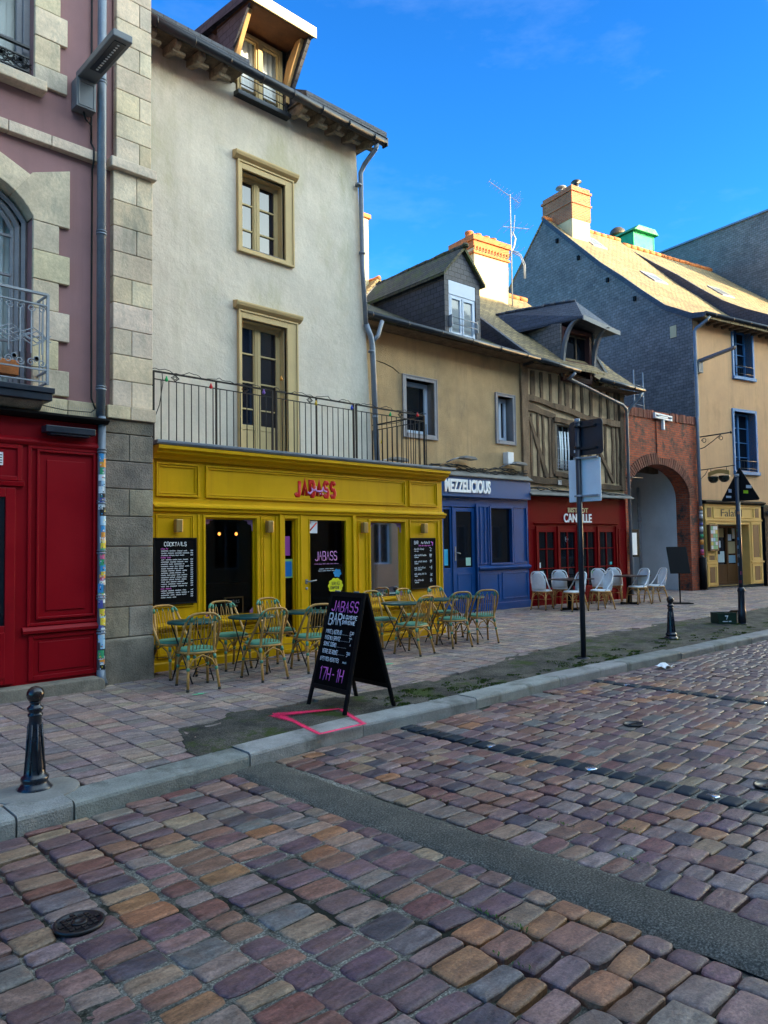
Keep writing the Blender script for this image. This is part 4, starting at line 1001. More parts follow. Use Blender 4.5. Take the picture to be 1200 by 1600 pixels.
# stickers on the glass
def scal(cx, cz, rx, rz, n, dep, ph=0, wav=.12, N=60):
    return [(cx+rx*(1-wav+wav*abs(cos(n*t/2+ph)))*cos(t), cz+rz*(1-wav+wav*abs(cos(n*t/2+ph)))*sin(t)) for t in [2*pi*i/N for i in range(N)]]
def flat(name, poly, y, col, par, t=.002):
    m = MB(); m.prism(poly, 'y', y-t, y, col=col); return m.build(name, M_attr, par)
flat('poster', [(2.155, 1.62), (2.265, 1.62), (2.265, 1.91), (2.155, 1.91)], .064, (.30, .06, .33), W)
flat('poster', [(2.135, 1.29), (2.315, 1.29), (2.315, 1.57), (2.135, 1.57)], .064, (.28, .50, .17), W)
flat('poster_panel', [(2.16, 1.33), (2.175, 1.31), (2.28, 1.31), (2.295, 1.33), (2.295, 1.515), (2.28, 1.535), (2.175, 1.535), (2.16, 1.515)], .061, (.01, .16, .50), W)
flat('notice', [(2.575, 1.955), (2.745, 1.955), (2.75, 2.14), (2.58, 2.145)], .006, (.62, .66, .72), dr)
m = MB(); m.tube([(2.59, .002, 1.985), (2.735, .002, 2.115)], .012, 5, .2); strokes(m, 'N', 2.60, 2.095, .035, .6, .003, .002); m.build('notice_stripe', M_lred, dr)
m = MB(); m.prism(scal(3.10, 1.135, .155, .125, 10, 0), 'y', .001, .004, col=(.62, .62, .01)); m.build('round_sticker', M_attr, dr)
m = MB(); strokes(m, 'SERVICE', 3.02, 1.15, .045, .40, .0030, 0, .05, .45); strokes(m, 'COMPTOIR', 2.995, 1.085, .042, .38, .0036, 0, .05, .45); m.build('sticker_words', M_dark, dr)
flat('blue_sticker', scal(3.14, 1.33, .085, .07, 6, 0, .5, .25), .005, (.01, .22, .48), dr)
m = MB(); strokes(m, 'JABASS', 2.70, 1.535, .135, .42, .0065, .004, 0, .32, .35); scribble(m, 2.68, 3.17, 1.475, .016, .0018, .004, random.Random(5)); m.build('glass_lettering', M_lpink, dr)
m = MB(); scribble(m, 2.78, 3.08, 1.40, .011, .0016, .004, random.Random(6)); scribble(m, 2.76, 3.10, 1.37, .011, .0016, .004, random.Random(7)); m.build('glass_small_print', M_chw, dr)
# terrace slab, edge flashing
m = MB(); m.box(.0, 5.66, -.20, WY-.005, 3.082, 3.115); m.box(.0, 5.80, -.215, -.10, 3.10, 3.135); m.box(5.60, 5.80, -.10, WY, 3.09, 3.13); m.build('terrace_flashing', M_zinc, W, bevel=.004)
# terrace balustrade
m = MB()
def bars(m, x0, x1, y, z0, z1, step, zt):
    n = round((x1-x0)/step)
    for i in range(n+1): x = x0+(x1-x0)*i/n; m.tube([(x, y, z0), (x, y, z1)], .0075, 5)
    m.box(x0, x1, y-.008, y+.008, z1-.006, z1+.006); m.box(x0, x1, y-.018, y+.018, zt-.008, zt+.010)
def lozenge(m, x, y, z): m.tube([(x-.055, y, z), (x, y, z+.042), (x+.055, y, z), (x, y, z-.042)], .007, 4, closed=True); m.tube([(x-.03, y, z), (x, y, z+.022), (x+.03, y, z), (x, y, z-.022)], .005, 4, closed=True)
bx = [0.03, .96, 1.92, 1.97, 3.52, 3.58, 5.20]
for a, b in ((.05, 1.92), (1.99, 3.52), (3.58, 5.20)):
    bars(m, a, b, 0, 3.13, 3.95, .112, 4.05)
    for x in (a, b): m.box(x-.013, x+.013, -.013, .013, 3.12, 4.05)
for x in (.98, 2.75): m.box(x-.011, x+.011, -.011, .011, 3.12, 4.05)
for x in (.36, 1.45, 2.62, 4.6): lozenge(m, x, 0, 4.0)
xe = 5.20
n = 10
for i in range(n+1): y = WY*i/n; m.tube([(xe, y, 3.13), (xe, y, 3.95)], .0075, 5)
m.box(xe-.008, xe+.008, 0, WY, 3.944, 3.956); m.box(xe-.018, xe+.018, 0, WY, 4.042, 4.06); m.tube([(xe+.03, -.02, 3.9), (xe+.03, -.02, 3.12)], .008, 5)
m.build('terrace_balustrade', M_rust, W)

# coloured bulbs strung on the balustrade
S_ = empty('string_lights', (4.42, 8.87, 4.06), 0, 'string of small coloured bulbs wound along the black terrace railing', 'string lights')
m = MB(); pts = []; rg = random.Random(12)
for i in range(90):
    t = i/89; x = .02+5.2*t; pts.append((x, -.022+.03*sin(i*1.1), .012+.018*sin(i*.8)+.012*sin(i*2.3)))
pts += [(5.22, .3, .02), (5.22, .7, -.04), (5.21, 1.2, -.02)]
m.tube(pts, .005, 5); m.tube([(.16, -.02, .0), (.17, -.03, -.15), (.12, -.03, -.45), (.06, -.02, -.62), (.01, -.02, -.68)], .006, 5); m.build('cord', M_cable, S_)
for i, (x, y, z, c) in enumerate(((.22, -.03, -.10, (.01, .35, .09)), (.88, -.03, -.10, (.65, .01, .02)), (1.75, -.03, -.06, (.20, .08, .35)), (2.05, -.05, .18, (.65, .25, .02)), (2.72, -.03, -.10, (.70, .42, .02)), (3.46, -.03, -.08, (.02, .06, .45)), (4.33, -.03, -.09, (.01, .35, .09)), (5.0, -.03, -.02, (.65, .01, .02)), (5.21, 1.1, -.35, (.65, .45, .02)))):
    m = MB(); m.lathe([(0, -.032), (.016, -.028), (.024, -.012), (.022, .004), (.011, .02), (.011, .04), (0, .04)], (x, y, z), 12, col=c); b_ = m.build('bulb', M_attr, S_)

# chalk boards fixed on the bar front
def board(name, x0, x1, z0, z1, label, draw):
    b = empty(name, (4.42+(x0+x1)/2, 8.87-.025, z0), 0, label, 'menu board')
    m = MB(); w_ = (x1-x0)/2; h = z1-z0; m.box(-w_, w_, -.018, .0, 0, h); m.build('panel', M_chalkb, b); m = MB(); m.frame(-w_-.008, w_+.008, -.008, h+.008, -.026, .0, .02); m.build('rim', M_black, b, bevel=.003)
    draw(b, w_, h); return b
def d1(b, w_, h):
    r_ = random.Random(3); m = MB(); strokes(m, 'COCKTAILS', -.16, h-.10, .05, .55, .0042, -.020, .06, .35)
    p = MB(); zz = h-.14
    plan = [('p', .10), ('l', .5), ('l', .5), ('l', .42), ('p', .14)]+[('l', .5)]*13+[('p', .15)]+[('l', .5), ('l', .5), ('l', .42), ('l', .24)]
    for k, L in plan:
        (scribble(p, -.21, -.21+L, zz-.004, .022, .0022, -.0205, r_) if k == 'p' else scribble(m, -.205, -.21+min(L, .41)*r_.uniform(.75, 1), zz, .013, .0019, -.020, r_, 1))
        if k == 'l': scribble(m, .215, .25, zz, .019, .0022, -.020, r_)
        zz -= .0285
    m.build('white_chalk_writing', M_chw, b); p.build('pink_chalk_writing', M_chp, b)
board('cocktail_board', .04, .64, 1.03, 1.88, 'black wall board headed COCKTAILS in white chalk beside the granite pier', d1)
def d2(b, w_, h):
    r_ = random.Random(4); m = MB(); strokes(m, 'BAR', -.23, h-.10, .055, .5, .004, -.02, .05, .3); strokes(m, 'HOUSE', -.06, h-.10, .055, .5, .004, -.02, .05, .3) if False else scribble(m, -.06, .17, h-.095, .05, .0038, -.02, r_)
    p = MB(); scribble(p, -.12, .2, h-.135, .02, .0032, -.0205, r_); p.tube([(.20, -.0205, h-.06), (.24, -.0205, h-.08), (.23, -.0205, h-.13)], .01, 5, .3)
    zz = h-.20
    for k in range(6):
        scribble(m, -.235, -.235+r_.uniform(.24, .33), zz, .032, .0030, -.020, r_, 1.1); scribble(m, -.23, -.23+r_.uniform(.1, .2), zz-.028, .014, .0024, -.020, r_)
        for q in range(3): m.tube([(.15+r_.uniform(0, .07), -.02, zz-.03+r_.uniform(0, .07)) for _ in range(4)], .0032, 4, .4)
        zz -= .108
    m.build('white_chalk_writing', M_chw, b); p.build('pink_chalk_writing', M_chp, b)
board('drinks_board', 4.77, 5.39, 1.0, 1.87, 'black wall board with rows of chalk drawings near the blue shop', d2)
b = empty('small_chalkboard', (4.42+1.35, 8.87+.16, .82), 4, 'small wood-framed chalkboard reading COCKTAILS standing inside the left bar window', 'chalkboard')
m = MB(); m.box(-.145, .145, 0, .012, 0, .22); m.build('panel', M_chalkb, b); m = MB(); m.frame(-.16, .16, -.015, .235, -.008, .014, .018); m.build('wooden_frame', M_oak, b)
m = MB(); strokes(m, 'COCKTAILS', -.12, .15, .04, .48, .0035, -.003, .05, .3); scribble(m, -.05, .06, .09, .03, .0028, -.003, random.Random(3)); m.build('chalk_writing', M_chw, b)

# ------------------------------------------------------------------ shared roof pieces
def gutter(m, x0, x1, y, z0, z1=None, r=.06):
    z1 = z0 if z1 is None else z1
    m.tube([(x0, y, z0), (x1, y, z1)], r, 12)
    n = max(1, int((x1-x0)/.9))
    for i in range(n): x = x0+(i+.5)*(x1-x0)/n; z = z0+(z1-z0)*(i+.5)/n; m.tube([(x-.012, y, z), (x+.012, y, z)], r+.006, 12)
def ridge_tiles(m, p0, p1, r=.09, L=.34):
    p0, p1 = Vector(p0), Vector(p1); n = max(1, int((p1-p0).length/L)); rr_ = random.Random(17)
    for i in range(n):
        a = p0+(p1-p0)*i/n; b = p0+(p1-p0)*(i+1.04)/n; o = Vector((0, 0, rr_.uniform(-.012, .012))); m.tube([a+o, b+o], [r*1.08, r*.95], 8)
def slab(m, prof, x0, x1, t=.06):
    """roof slope following a profile of (y, z), with thickness t"""
    lo = [(y, z-t) for y, z in prof]; m.prism(prof+lo[::-1], 'x', x0, x1)

# ------------------------------------------------------------------ 3. low beige house over the blue shop
Hc = empty('blue_shop_house', (9.6, 11.1, 0), -3.5, 'low beige roughcast house with mossy slate roof above a royal blue shopfront', 'house')
m = MB()
m.wall(-.35, 5.77, 3.2, 6.42, 0, [(1.76, 2.60, 4.18, 5.36), (4.75, 5.31, 4.27, 5.35)], .30)
m.quad((-.35, 0, 0), (-.35, 6.5, 0), (-.35, 6.5, 6.3), (-.35, 0, 6.3)); m.quad((-.35, 6.5, 0), (5.77, 6.5, 0), (5.77, 6.5, 6.4), (-.35, 6.5, 6.4)); m.quad((5.77, 0, 0), (5.77, 6.5, 0), (5.77, 6.5, 6.4), (5.77, 0, 6.4))
m.build('wall', M_beige, Hc)
m = MB(); m.tube([(.95, -.004, 5.62), (1.15, -.006, 5.60), (1.40, -.005, 5.54), (1.58, -.004, 5.44)], .008, 4); m.build('render_crack', M_dark, Hc)
for (x0, x1, z0, z1, a, b, c, d) in ((1.66, 2.68, 4.09, 5.44, 1.76, 2.60, 4.18, 5.36), (4.67, 5.39, 4.19, 5.42, 4.75, 5.31, 4.27, 5.35)):
    m = MB(); m.box(x0, a, -.03, .29, z0, z1); m.box(b, x1, -.03, .29, z0, z1); m.box(a, b, -.03, .29, d, z1); m.box(a, b, -.045, .29, z0, c); m.frame(x0-.01, x1+.01, z0-.01, z1+.01, -.045, .0, .025); m.build('stone_surround', M_gutterw, Hc, bevel=.005)
    m = MB(); m.frame(a, b, c, d, .20, .27, .05); m.frame(a+.05, b-.05, c+.05, d-.05, .18, .25, .055); 
    if a > 3: m.box(5.0, 5.08, .17, .25, c+.05, d-.05)
    wf = m.build('window', M_pvc, Hc, bevel=.004); m = MB(); m.quad((a, .225, c), (b, .225, c), (b, .225, d), (a, .225, d)); m.build('pane', M_dglass, wf)
roofp = [(-.50, 6.33), (.02, 6.55), (1.2, 7.17), (2.44, 7.83), (3.4, 8.36)]
m = MB(); slab(m, roofp, -.40, 5.83); slab(m, [(6.6, 6.5), (3.4, 8.36)], -.40, 5.83); m.build('roof', M_roof, Hc)
m = MB(); m.box(-.35, 5.77, -.44, .02, 6.27, 6.29); m.build('eaves_soffit', M_timber, Hc)
m = MB(); gutter(m, -.1, 5.74, -.53, 6.36, 6.30, .062); m.build('gutter', M_gutter, Hc)
m = MB(); ridge_tiles(m, (-.4, 3.4, 8.37), (5.8, 3.4, 8.37)); m.build('ridge_tiles', M_rooff, Hc)
# dormer
m = MB(); m.prism([(-.02, 6.5), (-.02, 7.97), (2.5, 7.97), (2.47, 7.84), (.02, 6.56)], 'x', 2.96, 3.0); m.prism([(-.02, 6.5), (-.02, 7.97), (2.5, 7.97), (2.47, 7.84), (.02, 6.56)], 'x', 4.11, 4.15)
m.box(2.96, 3.09, -.05, -.021, 6.5, 7.97); m.box(4.0, 4.15, -.05, -.021, 6.5, 7.97); m.prism([(2.97, 7.97), (4.15, 7.97), (3.56, 8.56)], 'y', -.05, 0); m.box(3.09, 4.0, -.05, -.021, 7.83, 7.97)
m.build('dormer_cheek', M_slate_d, Hc)
m = MB(); m.prism([(2.86, 7.86), (3.56, 8.60), (4.26, 7.86), (4.26, 7.93), (3.56, 8.70), (2.86, 7.93)], 'y', -.14, 3.0); m.build('dormer_roof', M_roof, Hc)
m = MB(); ridge_tiles(m, (3.56, -.16, 8.69), (3.56, 3.0, 8.66), .06, .3); m.lathe([(0, -.02), (.07, -.02), (.09, .03), (.05, .08), (0, .09)], (3.56, -.16, 8.67), 10); m.build('dormer_ridge', M_roof, Hc)
m = MB(); m.box(3.10, 3.99, -.045, .02, 7.50, 7.82); m.frame(3.10, 3.99, 6.54, 7.50, -.03, .04, .05); m.frame(3.15, 3.52, 6.59, 7.46, -.04, .03, .05); m.frame(3.55, 3.94, 6.59, 7.46, -.04, .03, .05)
wf = m.build('dormer_window', M_pvc, Hc, bevel=.004); m = MB(); m.quad((3.12, .0, 6.55), (3.98, .0, 6.55), (3.98, .0, 7.5), (3.12, .0, 7.5)); m.build('pane', M_curtw, wf)
m = MB(); m.quad((3.15, -.005, 6.55), (3.95, -.005, 6.55), (3.95, -.005, 7.5), (3.15, -.005, 7.5)); m.build('glass', M_glass, wf)
m = MB(); m.tube([(3.12, -.12, 6.80), (3.98, -.12, 6.80)], .012, 6); m.tube([(3.12, -.12, 6.95), (3.98, -.12, 6.95)], .012, 6)
for x in (3.12, 3.98): m.box(x-.012, x+.012, -.13, -.02, 6.72, 7.0)
m.build('guard_rail', M_irong, Hc)
# blue shopfront
m = MB(); m.wall(-.3, 5.72, .17, 2.86, -.08, [(.2, 2.2, 1.2, 2.6), (2.72, 3.04, .25, 2.62), (3.08, 3.80, .25, 2.62), (4.30, 5.08, 1.30, 2.62)], .09)
m.quad((5.72, -.08, .17), (5.72, .1, .17), (5.72, .1, 2.86), (5.72, -.08, 2.86)); m.build('shop_front', M_blue, Hc)
m = MB(); m.box(-.3, 5.70, -.20, -.02, 2.84, 3.29); m.build('fascia', M_blue_f, Hc, bevel=.006)
m = MB(); m.prism([(.02, 3.46), (-.26, 3.30), (-.26, 3.325), (.02, 3.50)], 'x', -.3, 5.74); m.box(-.3, 5.72, -.24, -.16, 3.292, 3.31); m.build('fascia_ledge', M_conc, Hc, bevel=.004)
m = MB(); 
m.frame(3.84, 4.24, 1.30, 2.66, -.105, -.078, .03); m.frame(5.14, 5.66, 1.30, 2.66, -.105, -.078, .03); m.box(3.94, 3.98, -.10, -.08, 1.3, 2.66); m.box(4.10, 4.14, -.10, -.08, 1.3, 2.66)
m.prism([(-.08, 1.14), (-.13, 1.16), (-.16, 1.20), (-.16, 1.225), (-.08, 1.26)], 'x', 3.84, 5.72); m.box(3.84, 5.73, -.11, -.07, .17, .38); m.frame(3.9, 4.6, .45, 1.08, -.095, -.078, .03); m.frame(4.7, 5.66, .45, 1.08, -.095, -.078, .03)
m.frame(4.27, 5.11, 1.27, 2.66, -.115, -.075, .045); m.box(2.66, 2.72, -.12, -.07, .2, 2.7); m.box(3.80, 3.84, -.12, -.07, .2, 2.7)
m.build('moulded_panelling', M_blue, Hc, bevel=.004)
m = MB(); m.frame(3.09, 3.79, .22, 2.60, -.06, -.02, .09, wb=1.02); m.frame(3.2, 3.68, .34, 1.10, -.07, -.05, .03); d_ = m.build('door', M_blue, Hc, bevel=.004); m = MB(); m.quad((3.15, -.035, 1.2), (3.75, -.035, 1.2), (3.75, -.035, 2.55), (3.15, -.035, 2.55)); m.build('pane', M_dglass, d_)
m = MB(); m.tube([(3.13, -.07, 1.58), (3.13, -.12, 1.58), (3.24, -.12, 1.56)], .012, 6); m.box(3.11, 3.15, -.075, -.06, 1.4, 1.72); m.build('handle', M_zinc, d_)
m = MB(); m.frame(2.73, 3.03, .22, 2.60, -.06, -.02, .05, wb=1.02); f_ = m.build('sidelight', M_blue, Hc, bevel=.004); m = MB(); m.quad((2.75, -.035, 1.2), (3.02, -.035, 1.2), (3.02, -.035, 2.58), (2.75, -.035, 2.58)); m.build('pane', M_dglass, f_)
for a, b, c, d in ((4.30, 5.08, 1.30, 2.62), (.2, 2.2, 1.2, 2.6)):
    m = MB(); m.frame(a, b, c, d, -.05, -.01, .02); f_ = m.build('shop_window', M_blue, Hc); m = MB(); m.quad((a, -.03, c), (b, -.03, c), (b, -.03, d), (a, -.03, d)); m.build('pane', M_dglass, f_)
flat('sticker', [(2.80, 1.30), (2.92, 1.30), (2.92, 1.66), (2.80, 1.66)], -.037, (.02, .35, .6), Hc); flat('sticker', [(3.5, 1.28), (3.66, 1.28), (3.66, 1.46), (3.5, 1.46)], -.037, (.35, .6, .5), Hc)
font_mesh('shop_sign_lettering', 'MEZZELICIOUS', 1.50, .30, 2.68, 2.93, -.202, M_lwhite, Hc, .035, .035)
# terrace floodlights above the shops
def flood(x, y, z, frame_o, ang, label, w_=.42, nm='floodlight'):
    ca, sa = cos(R(ang)), sin(R(ang)); o = empty(nm, (frame_o[0]+ca*x-sa*y, frame_o[1]+sa*x+ca*y, z), ang, label, 'floodlight')
    m = MB(); m.tube([(-.28, .0, -.10), (-.18, -.10, -.04), (-.05, -.16, .0)], .014, 6); m.build('arm', M_irong, o)
    m = MB(); m.prism([(-.05, -.015), (w_, -.035), (w_+.02, -.01), (w_-.06, .035), (.06, .045)], 'y', -.30, -.08); m.build('lamp_housing', M_grey, o, bevel=.008); return o
flood(3.25, 0, 3.72, (9.6, 11.1), -3.5, 'slim grey floodlight on an arm above the middle of the blue fascia')
flood(5.05, 0, 3.70, (9.6, 11.1), -3.5, 'slim grey floodlight beside a white box at the right end of the blue fascia')
flood(.95, .65, 3.52, (9.6, 10.2), 0, 'slim grey floodlight seen through the end of the terrace railing')
m = MB(); m.box(4.92, 5.14, -.16, -.0, 3.70, 3.98); m.build('electrical_box', M_white, Hc, bevel=.01)
m = MB(); rc = random.Random(6)
for k in range(9):
    pts = []; x = 2.2+rc.uniform(-.3, .3); ph = rc.uniform(0, 6)
    while x < 5.72: pts.append((x, -.03-.16*rc.random(), 3.50+.05*sin(x*1.9+ph)+rc.uniform(-.03, .05)-.02)); x += rc.uniform(.15, .3)
    m.tube(pts, .009, 4)
m.build('tangled_cables', M_cable, Hc)

# ------------------------------------------------------------------ 4. half-timbered house over the oxblood bistro
Hd = empty('half_timbered_house', (15.38, 10.75, 0), -8.5, 'small old half-timbered house with hooded dormer above an oxblood red bistro front', 'house')
m = MB(); m.wall(0, 3.92, 3.0, 6.4, 0, [(1.10, 1.95, 3.62, 4.86)], .25, top=lambda x: 6.45-.09*x)
m.quad((3.92, 0, 0), (3.92, 6, 0), (3.92, 6, 6.2), (3.92, 0, 6.1)); m.quad((0, 6, 0), (3.92, 6, 0), (3.92, 6, 6.2), (0, 6, 6.2)); m.build('wall', M_plaster, Hd)
m = MB(); rt = random.Random(23)
def beam(m, p0, p1, w0, w1=None, th=.05, wob=.02):
    """hand-hewn timber lying on the wall face between two (x, z) points"""
    w1 = w1 or w0; p0, p1 = Vector(p0), Vector(p1); d = (p1-p0); n = max(2, int(d.length/.22)); nr = Vector((-d.y, d.x)).normalized(); k = rt.uniform(.6, 1.5); L, Rr = [], []
    for i in range(n+1):
        t = i/n; c = p0+d*t+nr*rt.uniform(-wob, wob); w_ = (w0+(w1-w0)*t)/2*rt.uniform(.85, 1.15); L.append(c+nr*w_); Rr.append(c-nr*w_)
    th = th+rt.uniform(-.008, .012)
    for i in range(n):
        q = [L[i], L[i+1], Rr[i+1], Rr[i]]
        m.add([(p.x, -th, p.y) for p in q]+[(p.x, .01, p.y) for p in q], [(0, 1, 2, 3), (0, 4, 5, 1), (2, 6, 7, 3)]+([(0, 3, 7, 4)] if i == 0 else [])+([(1, 5, 6, 2)] if i == n-1 else []), (k, k*.97, k*.92))
beam(m, (-.06, 3.25), (-.06, 6.3), .24, .22, .09); beam(m, (3.80, 3.2), (3.84, 6.0), .17, .2, .08)
beam(m, (.05, 5.45), (2.45, 5.11), .15, .15, .08); beam(m, (2.45, 5.12), (3.8, 5.05), .17, .17, .07); beam(m, (.05, 5.22), (1.1, 5.04), .20, .12, .05)
beam(m, (0, 3.38), (3.9, 3.26), .16, .14, .07)
for x, a, b, w_ in ((.20, 3.45, 5.05, .085), (.44, 3.45, 5.1, .075), (.66, 3.45, 5.1, .08), (.90, 3.45, 5.0, .14), (2.12, 3.4, 4.95, .15), (2.45, 3.4, 5.0, .13), (2.80, 3.4, 5.0, .12), (3.14, 3.4, 5.0, .10), (3.44, 3.4, 5.0, .10), (3.62, 3.4, 5.0, .06)):
    beam(m, (x, a), (x+rt.uniform(-.03, .03), b), w_, w_*.9, .035, .012)
beam(m, (.13, 4.95), (.74, 3.45), .11, .13, .055, .01); beam(m, (2.8, 4.3), (3.42, 3.42), .09, .10, .055, .01)
for x in (.30, .62, .98, 1.30, 1.60, 1.86, 2.20, 2.55, 2.95, 3.30, 3.62): beam(m, (x, 5.42-.12*x if x < 2.4 else 5.15), (x+rt.uniform(-.04, .05), 6.15), rt.uniform(.09, .15), None, .035, .01)
beam(m, (1.0, 4.95), (2.05, 4.92), .13, .12, .10); beam(m, (1.0, 3.54), (2.05, 3.50), .12, .12, .08); beam(m, (.99, 3.55), (.98, 4.95), .13, .12, .07); beam(m, (1.2, 3.5), (1.25, 3.4), .1)
m.build('timber_frame', M_timber, Hd, bevel=.006, seg=1)
m = MB(); m.frame(1.05, 1.98, 3.58, 4.90, -.06, .1, .07); wf = m.build('window', mat('grey_weathered_casement', (.17, .14, .10), .8, .3, 6, 50, .3, .004), Hd, bevel=.006)
m = MB(); m.quad((1.1, .12, 3.6), (1.97, .12, 3.6), (1.97, .12, 4.88), (1.1, .12, 4.88)); m.build('pane', M_dglass, wf)
m = MB(); 
for x in (1.33, 1.52, 1.75): m.box(x-.012, x+.012, .09, .11, 3.65, 4.83)
for z in (3.95, 4.25, 4.55): m.box(1.12, 1.91, .09, .11, z-.012, z+.012)
m.build('glazing_bars', M_irong, wf)
m = MB(); 
for x in (1.38, 1.46, 1.58, 1.7): m.tube([(x, .07, 3.7), (x+.02, .075, 4.2), (x-.01, .07, 4.7)], .035, 6, .3)
m.build('curtain', M_curt, wf)
m = MB(); 
for z in (3.72, 3.80, 3.88): m.tube([(1.1, -.07, z), (1.95, -.07, z)], .007, 4)
for i in range(9): x = 1.12+i*.1; m.tube([(x, -.07, 3.68), (x, -.07, 3.92)], .005, 4)
m.build('window_guard', M_irong, wf)
m = MB(); m.prism([(1.09, 3.27), (1.21, 3.27), (1.21, 3.38), (1.09, 3.38)], 'y', -.085, -.07, ); o_ = m.build('house_number_plate', M_navy, Hd)
m = MB(); m.frame(1.09, 1.21, 3.27, 3.38, -.088, -.08, .008); strokes(m, '20', 1.11, 3.30, .05, .5, .005, -.087, 0, .5); m.build('numerals', M_lwhite, o_)
# main roof
def dz(y): return 6.35+(y+.40)*.80
m = MB(); slab(m, [(-.48, 6.28), (0, 6.66), (3.9, dz(3.9))], .0-.14, 2.6); slab(m, [(7.4, 6.9), (3.9, dz(3.9))], -.14, 4.3); slab(m, [(-.45, 6.02), (.5, 6.75), (1.5, 7.72), (3.9, dz(3.9))], 2.6, 4.25)
m.build('roof', M_rooff, Hd)
m = MB(); m.prism([(-.40, 6.2), (-.40, 6.30), (0, 6.62), (3.9, dz(3.9)-.07), (7.3, 6.9), (7.3, 6.2)], 'x', -.10, -.04); m.prism([(0, 5.9), (.5, 6.66), (1.5, 7.6), (3.9, dz(3.9)-.07), (6.3, 7.4), (6.3, 5.9)], 'x', 4.1, 4.16); m.build('gable_slates', M_slate_d, Hd)
m = MB(); slab(m, [(-.50, 6.34), (0, 6.72), (3.9, dz(3.9)+.05)], -.20, -.08, .10); m.build('verge', M_slate_d, Hd)
m = MB(); ridge_tiles(m, (-.15, 3.9, dz(3.9)+.02), (4.3, 3.9, dz(3.9)+.02)); m.build('ridge_tiles', M_terra, Hd)
m = MB(); m.box(-.1, 1.4, -.45, .0, 6.2, 6.215); m.build('eaves_soffit', M_timber, Hd); m = MB(); m.box(2.5, 4.2, -.42, .0, 5.93, 5.945); m.build('eaves_soffit', M_timber, Hd)
m = MB(); gutter(m, -.12, 1.52, -.52, 6.30, 6.20, .06); m.build('gutter', M_gutter, Hd)
m = MB(); gutter(m, 2.42, 4.28, -.50, 6.08, 6.0, .058); m.build('gutter', M_gutter, Hd)
m = MB(); m.tube([(1.35, -.52, 6.14), (1.30, -.45, 6.04), (1.30, -.36, 6.0), (3.55, -.30, 5.56), (3.84, -.22, 5.48), (3.95, -.14, 5.3), (3.98, -.12, .3)], .042, 10); m.tube([(4.2, -.48, 5.95), (4.16, -.40, 5.78), (4.0, -.18, 5.5), (3.98, -.12, 5.3)], .04, 10); m.build('downpipe', M_zinc, Hd)
# hooded dormer
m = MB(); m.prism([(-.12, 6.10), (-.12, 7.50), (2.2, 7.9), (1.9, 7.75), (-.05, 6.3)], 'x', 1.28, 1.33); m.prism([(-.12, 6.10), (-.12, 7.50), (2.2, 7.6), (1.9, 7.5), (-.05, 6.2)], 'x', 2.62, 2.67); m.build('dormer_cheek', M_slate, Hd)
m = MB()
EL, ER, FY, BK = 1.58, 3.25, -.62, 2.5
apx = (2.05, .0, 8.28); bk = (1.02, 1.95, 8.24); fl, fr = (EL, FY, 7.62), (ER-.2, FY, 7.43); bl, br_ = (.92, 1.15, 7.56), (2.9, 1.6, 7.5)
for a in ((fl, fr, apx), (fl, apx, bk, bl), (fr, br_, bk, apx)): m.quad(*a)
m.quad(*[(x, y, z-.05) for x, y, z in (fl, fr, br_, bl)]); m.quad(fl, bl, (bl[0], bl[1], bl[2]-.06), (fl[0], fl[1], fl[2]-.06))
m.build('dormer_hood', M_slate_d, Hd)
m = MB(); m.prism([(EL-.02, 7.52), (ER-.18, 7.33), (ER-.18, 7.45), (EL-.02, 7.64)], 'y', FY-.04, FY-.005); m.build('hood_fascia', M_grey, Hd)
m = MB(); ridge_tiles(m, apx, bk, .05, .25); m.build('hood_ridge', M_slate_d, Hd)
m = MB(); m.frame(1.33, 2.5, 6.02, 7.44, -.14, .04, .09, wt=.12, wb=.14); m.box(1.42, 2.41, -.16, -.1, 6.50, 6.56); wf = m.build('dormer_opening', mat('dark_red_timber', (.07, .025, .022), .7, .3, 5), Hd, bevel=.006)
m = MB(); m.quad((1.5, .02, 6.1), (2.56, .02, 6.1), (2.56, .02, 7.35), (1.5, .02, 7.35)); m.build('pane', M_dglass, wf)
m = MB(); m.frame(1.54, 2.5, 6.6, 7.3, -.02, .01, .04); m.box(2.0, 2.04, -.02, .01, 6.6, 7.3); m.build('casement', M_timber, wf)
for x in (1.27, 2.50):
    m = MB(); pin = []; pout = []
    for i in range(9):
        t = i/8; y = -.14-.50*(1-cos(t*pi/2)); z = 6.3+1.16*sin(t*pi/2); pin.append((y+.05, z)); pout.append((y-.06, z+.02*0))
    m.prism(pin+pout[::-1], 'x', x, x+.08); m.build('curved_bracket', M_grey, Hd)
# small gable at the right end
m = MB(); m.prism([(2.85, 6.75), (3.75, 6.55), (3.0, 7.30)], 'y', .35, .40); m.build('small_gable', M_slate_d, Hd)
m = MB(); m.tube([(2.95, .33, 7.36), (3.78, .33, 6.55)], .035, 4); m.build('small_gable_board', M_white2, Hd)
